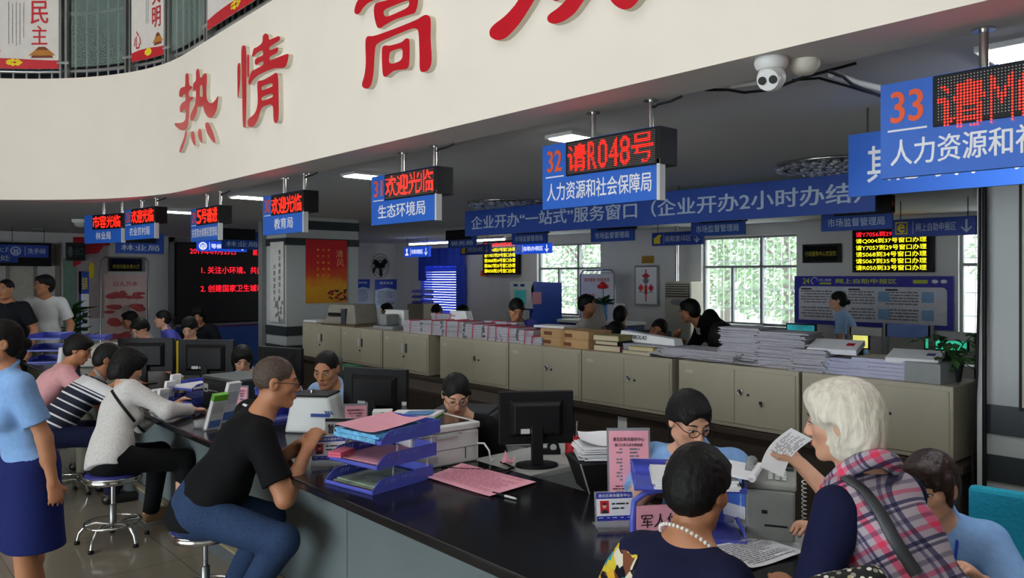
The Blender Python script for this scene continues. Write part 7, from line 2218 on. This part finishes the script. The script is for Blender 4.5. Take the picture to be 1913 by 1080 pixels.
sc_ = nt.nodes.new('ShaderNodeMath'); sc_.operation = 'SUBTRACT'; sc_.inputs[1].default_value = .45; L.new(cb.outputs[0], sc_.inputs[0])
bs, nv_, wh, gr = [], '#12162c', '#d9d9da', '#8d8f94'
for k in range(8): bs += [(k * .085, nv_), (k * .085 + .068, wh)]
r = ramp(nt, bs + [(.68, nv_), (.70, wh), (.715, nv_), (.73, wh), (.85, nv_), (.87, gr)], True)
L.new(sc_.outputs[0], r.inputs[0]); r.color_ramp.elements[0].position = 0
ml = nt.nodes.new('ShaderNodeMath'); ml.operation = 'DIVIDE'; ml.inputs[1].default_value = .80; L.new(sc_.outputs[0], ml.inputs[0]); L.new(ml.outputs[0], r.inputs[0])
L.new(r.outputs[0], b_.inputs['Base Color'])
pin = cloth('blouse white', '#cfccc8', scale=70, var=.1)

# ---- near end
dress = cloth('navy print', '#161a38')
W = person('woman with short black hair and pearl necklace, back to us at the counter', hp(1306, 912, 2.12), ang_to(.0, 1), ang_to(-.02, 1), .35, 0, .96, seat=.46, skin='tan', hair='short', female=True, top=dress, collar=False, sleeve='half', bottom='dark', h=.005,
    lw=(-1.50, 1.98, .80), rw=(-1.10, 2.02, .80), curl=.6)
b = MB()
for i in range(40):
    a = PI * 2 * i / 40
    q = W['nb'] + W['hu'] * (.006 - .03 * math.sin(a)) + (W['r'] * math.cos(a) * .082 + W['fw'] * math.sin(a) * .086)
    b.ell(q, (.0058, .0058, .0058), nu=8, nv=6)
put(W, 'pearl_necklace', b, mat('pearl', '#e8e4dc', .25))
# the printed flowers low on the left of her dress
nt, b_, L = nodes_of(dress)
bn = bright.node_tree
tc = nt.nodes.new('ShaderNodeTexCoord'); v = nt.nodes.new('ShaderNodeTexVoronoi'); v.inputs['Scale'].default_value = 34; L.new(tc.outputs['Object'], v.inputs['Vector'])
sp = nt.nodes.new('ShaderNodeSeparateColor'); L.new(v.outputs['Color'], sp.inputs[0])
r = ramp(nt, [(0, '#12131f'), (.25, '#d8c23a'), (.42, '#3f9aa8'), (.55, '#7a4a32'), (.7, '#e0d8c0'), (.85, '#e0b030')], True); L.new(sp.outputs[0], r.inputs[0])
xy = nt.nodes.new('ShaderNodeSeparateXYZ'); L.new(tc.outputs['Object'], xy.inputs[0])
nz = nt.nodes.new('ShaderNodeTexNoise'); nz.inputs['Scale'].default_value = 14; L.new(tc.outputs['Object'], nz.inputs[0])
def mth(op, a, b):
    q = nt.nodes.new('ShaderNodeMath'); q.operation = op
    for k, x in enumerate((a, b)):
        if isinstance(x, float): q.inputs[k].default_value = x
        else: L.new(x, q.inputs[k])
    return q.outputs[0]
low = mth('LESS_THAN', mth('ADD', xy.outputs[2], mth('MULTIPLY', nz.outputs[0], .06)), .985)
left = mth('LESS_THAN', xy.outputs[0], -.085)
x = nt.nodes.new('ShaderNodeMix'); x.data_type = 'RGBA'; x.inputs[6].default_value = lin('#161a38') + [1]
L.new(mth('MULTIPLY', low, left), x.inputs[0]); L.new(r.outputs[0], x.inputs[7]); L.new(x.outputs[2], b_.inputs['Base Color'])

O = person('white haired woman in a plaid vest leaning over the counter', hp(1573, 788, 2.05), ang_to(-.97, .16), ang_to(-1, -.22), .14, 0, .90, lean_dir=ang_to(-1, .25), skin='fair', hair='bob', hcol='white', female=True, top=plaid, collar=False, sleeve='half', sleeve_mat=navy_knit, bottom=floral, h=.005,
    lw=hp(1640, 1125, 1.66), le=(-.15, -.4, -1), rw=hp(1496, 868, 2.42), re_=(.3, .2, -1), curl=1.0)
# scarf like plaid collar
b = MB(); q = O
ring = [q['nb'] + q['hu'] * (.012 + .012 * math.sin(2 * a)) + q['r'] * math.cos(a) * .080 + q['fw'] * math.sin(a) * .088 for a in np.linspace(0, 2 * PI, 21)[:-1]]
b.tube(ring, .024, 10, closed=True); put(O, 'collar', b, plaid)
band(O, [(1578, 893), (1612, 915), (1645, 960), (1668, 1005), (1690, 1040), (1715, 1079)], .03, M['dgrey'], 'bag_strap')
p = at(1585, 1085, d=1.66)
t = thing('handbag', 'black and cream floral bag hanging under the white haired woman\'s arm', 'bag', (p.x, p.y, p.z - .20), YAW - .2)
MB().hexa([(-.10, -.05, 0), (.12, -.05, 0), (.12, .06, 0), (-.10, .06, 0)], [(-.09, -.03, .20), (.07, -.03, .245), (.07, .03, .245), (-.09, .03, .20)]).build('body', floral, t, .03, seg=3)
t = thing('document', 'white sheet with blue mark held up before the white haired woman', 'paper', hp(1452, 846, 2.44), YAW + .25)
pts = [at(u, v, d=2.44) - t.location for u, v in ((1420, 872), (1446, 885), (1500, 815), (1478, 800))]
Ri = Matrix.Rotation(-(YAW + .25), 3, 'Z')
pts = [Ri @ q for q in pts]
def fn(a, c):
    q = (pts[0] * (1 - c) + pts[1] * c) * (1 - a) + (pts[3] * (1 - c) + pts[2] * c) * a
    return q + Vector((0, .03 * math.sin(PI * a) - .05 * c, 0))
k_ = []
MB().surf(fn, 12, 10, thick=.0012).build('sheet', M['paper'], t)
tm = MB().lines(.3, .95, .1, .9, 12, 0, seed=4); pr = MB(); pr.add([Vector(fn(q[0], q[2])) + Vector((0, -.0018, 0)) for q in tm.v], tm.f, 0)
pr.add([Vector(fn(a, c)) + Vector((0, -.0018, 0)) for a, c in ((.12, .3), (.2, .3), (.2, .6), (.12, .6))], [(0, 1, 2, 3)], 1)
pr.build('print', [M['ink_grey'], M['blue_dark']], t)

K = person('clerk with reddish brown fringe in a sky blue shirt at the right edge', hp(1736, 910, 2.58), ang_to(.05, -1), ang_to(-.05, -1), .12, 0, .97, seat=.44, skin='fair', hair='bangs', hcol='brown', female=True, top='sky', bottom='dark', h=.006, lanyard=True,
    rw=hp(1500, 985, 2.42), lw=hp(1840, 1090, 2.35), group='clerks behind the counter')
t = office_chair('chair draped with a cyan towel behind the clerk with the fringe', K['org'][0] + .16, K['org'][1] + .14, .15)
t.scale = (.9, 1, .84)
MB().box(-.21, .21, -.03, .03, .74, 1.08).build('towel', mat('cyan towel', '#1f9fb8', .9, bump=.4, scale=60), t, .02)
G = person('clerk in glasses and a blue shirt behind the large pink notice', hp(1288, 786, 3.3), ang_to(.45, -.9), ang_to(.90, -.42), .38, 0, 1.0, seat=.45, skin='fair', hair='short', top='sky', bottom='dark', h=.006, glasses='thick', rw=hp(1235, 885, 3.1), lw=hp(1345, 885, 3.1), group='clerks behind the counter')
Y_ = person('young woman clerk in glasses and black cardigan', hp(852, 737, 4.3), ang_to(.5, -.86), ang_to(.86, -.5), .45, 0, .95, seat=.45, skin='fair', hair='pony', female=True, top='black', collar=False, sleeve='long', bottom='dark', h=.007, glasses=True, vneck=True, group='clerks behind the counter')
D_ = person('clerk with receding hair in a pale blue shirt', hp(610, 690, 5.3), ang_to(.4, -.9), ang_to(.62, -.78), .3, 0, 1.05, seat=.46, skin='tan', hair='buzz', top='sky2', bottom='dark', h=.008, lanyard=True, group='clerks behind the counter')
office_chair('tall dark office chair left of the clerk with receding hair', -5.42, 3.02, -.6)
L_ = person('woman clerk with long dark hair between the left monitors', hp(453, 672, 6.6), ang_to(.6, -.8), ang_to(.9, -.35), .4, 0, .95, seat=.44, skin='fair', hair='bob', female=True, top='sky2', bottom='dark', h=.009, lanyard=True, fingers=False, group='clerks behind the counter')

# ---- customers on the stools
Bm = person('bald man in a black T-shirt and jeans on a stool at the counter', hp(516, 714, 3.92), ang_to(.28, 1), ang_to(.40, .92), .12, 0, 1.08, lean_dir=ang_to(.16, .27), seat=.455, skin='tan', hair='buzz', hcol='thin', top='black', collar=False, bottom='jeans', h=.006, glasses='thick', belly=.03,
    rw=hp(574, 840, 3.84), re_=(.35, -.5, -.8), lw=hp(560, 830, 3.98), curl=.7, kpos=[(-3.74, 1.70, .48), (-3.40, 1.60, .47)], apos=[(-3.86, 1.52, .09), (-3.66, 1.50, .09)])
band(Bm, [(455, 756), (464, 760)], .012, M['paper'], 'shirt_mark')
Wb = person('woman in a pinstriped white blouse with a thin black strap, on a stool', hp(240, 684, 5.25), ang_to(-.12, 1), ang_to(-.1, 1), .5, 0, .97, lean_dir=ang_to(-.26, .17), seat=.46, skin='fair', hair='bob', female=True, top=pin, sleeve='long', bottom='black', h=.007,
    rw=(-5.42, 1.90, .79), re_=(.9, .2, -.5), lw=(-5.72, 1.86, .79), fingers=True, shoes='sandal', hem=.02, feet=[(-.05, .02), (-.02, .1)])
band(Wb, [(204, 722), (225, 755), (245, 780), (262, 800), (278, 814)], .018, M['black'], 'bag_strap')
Sm = person('man in a navy and white striped shirt on a stool', hp(203, 672, 5.95), ang_to(.12, 1), ang_to(.3, .95), .45, 0, 1.0, seat=.46, skin='dark', hair='crop', top=stripes, bottom='navy', h=.008, rw=(-6.30, 1.86, .79), re_=(.9, .0, -.4), lw=(-6.8, 1.86, .79))
Pk = person('person in a rose pink shirt on the stool nearest the far end', hp(147, 653, 6.6), ang_to(.1, 1), ang_to(.42, .9), .4, 0, 1.0, seat=.46, skin='tan', hair='short', top='pink', collar=False, bottom='khaki', h=.009, rw=(-7.15, 1.86, .79), lw=(-7.6, 1.86, .79), fingers=False)
Wk = person('woman in a blue shirt and navy skirt walking at the left edge', hp(-2, 641, 3.62), ang_to(.18, -1), ang_to(.0, -1), .05, 0, .90, skin='tan', hair='bun', female=True, top='sky', bottom='skirt', skirt=True, tuck=True, h=.006, lw=hp(100, 905, 3.62), le=(.3, .9, -.2), rw=(-4.55, .25, .80), stride=(.1, -.2), curl=.5)

# ---- people further off
person('heavy set man in a dark uniform shirt at the far left edge', hp(10, 541, 9.0), ang_to(.9, -.5), ang_to(.75, -.7), 0, 0, 1.01, skin='tan', hair='buzz', top='dark', bottom='black', h=.012, fingers=False, belly=.05)
person('man in a white T-shirt and khaki trousers standing at left', hp(82, 533, 9.5), ang_to(1, -.25), ang_to(.25, -1), 0, 0, 1.03, skin='tan', hair='short', top='white', collar=False, vneck=True, bottom='khaki', h=.011, fingers=False, belly=.03)
far = dict(fingers=False, h=.013, seat=.45, group='people seated far back')
person('man in a white shirt seated before the pink display board', hp(242, 598, 11.0), ang_to(-.2, -1), ang_to(-.3, -.95), .2, 0, 1.0, skin='tan', hair='short', top='white', bottom='dark', **far)
person('dark haired person bent low behind the black monitor at left', hp(262, 614, 9.0), ang_to(.4, -1), ang_to(.4, -1), .6, 0, .95, skin='fair', hair='short', top='white', bottom='dark', **far)
person('woman with dark hair facing left beside the pink display board', hp(303, 596, 10.5), ang_to(-.1, -1), ang_to(-.25, -.97), .1, 0, .97, skin='fair', hair='pony', female=True, top='violet', bottom='dark', **far)
person('person in dark clothes seated below the large red-text screen', hp(371, 589, 11.0), ang_to(.8, -.5), ang_to(.8, -.5), .4, 0, 1.0, skin='tan', hair='bob', top='dark', bottom='dark', **far)
person('dark haired clerk looking down just above the large black monitor', hp(354, 613, 8.5), ang_to(.8, -.6), ang_to(.8, -.6), .5, 0, .95, skin='fair', hair='short', top='dark', bottom='dark', **far)
person('slim clerk in pale blue with lanyard standing in profile before the notice board', hp(1565, 562, 9.0), ang_to(-.99, -.25), ang_to(-.95, -.40), 0, 0, .925, skin='fair', hair='bun', female=True, top='sky2', bottom='dark', h=.011, lanyard=True, fingers=False)
Pm = person('man in a black polo leaning on a desk by the wide window', hp(1288, 581, 8.6), ang_to(-.45, -.9), ang_to(-.98, -.2), .2, 0, 1.04, skin='tan', hair='short', top='black', bottom='dark', h=.011, fingers=False, glasses=True, rw=hp(1276, 646, 8.45), lw=hp(1356, 642, 8.6), lean_dir=ang_to(-.75, -.5))
band(Pm, [(1303, 612), (1306, 626)], .06, M['lgrey'], 'shirt_emblem')
person('man resting his cheek on his hand below the air conditioner', hp(1229, 618, 7.8), ang_to(.3, -.95), ang_to(.45, -.9), .1, -.45, 1.0, skin='tan', hair='crop', top='polo', bottom='dark', fingers=False, h=.011, seat=.45, rw=hp(1262, 634, 7.7))
person('man in an off white polo near the flower vase', hp(1097, 569, 9.3), ang_to(.9, -.2), ang_to(.85, .5), 0, 0, .98, skin='tan', hair='short', top='polo', bottom='khaki', h=.011, fingers=False, lean_dir=ang_to(.3, -.6))
person('dark haired person in bright blue seen from behind at the navy counter', hp(1160, 590, 9.6), ang_to(-.1, 1), ang_to(-.3, 1), .1, 0, .98, skin='fair', hair='short', top='violet', bottom='dark', **far)
person('dark haired head low behind the stacked books', hp(1152, 624, 7.4), ang_to(0, 1), ang_to(0, 1), .2, 0, .95, skin='fair', hair='short', top='black', bottom='dark', **far)
person('woman in a violet uniform looking down behind the tied bundles', hp(965, 579, 7.6), ang_to(.8, -.55), ang_to(.85, -.5), .5, 0, .93, skin='tan', hair='pony', female=True, top='violet', bottom='dark', h=.011, fingers=False, lean_dir=ang_to(.6, -.8))
person('woman with long hair seated far back near the blue posters', hp(722, 579, 14.0), ang_to(-.4, -.9), ang_to(-.5, -.85), .2, 0, .95, skin='fair', hair='bob', female=True, top='violet', bottom='dark', **far)
person('dark haired person bent down before the blue blind at left', hp(816, 582, 13.0), ang_to(.3, -1), ang_to(.3, -1), .7, 0, .95, skin='fair', hair='short', top='dark', bottom='dark', **far)
person('dark haired person seated before the right half of the blue blind', hp(866, 584, 12.4), ang_to(0, 1), ang_to(0, 1), .1, 0, .97, skin='fair', hair='short', top='dark', bottom='dark', **far)
person('black haired person seated behind the tall paper stack', hp(1350, 632, 6.5), ang_to(.1, 1), ang_to(.1, 1), .15, 0, 1.0, skin='fair', hair='bob', top='black', bottom='dark', **far)
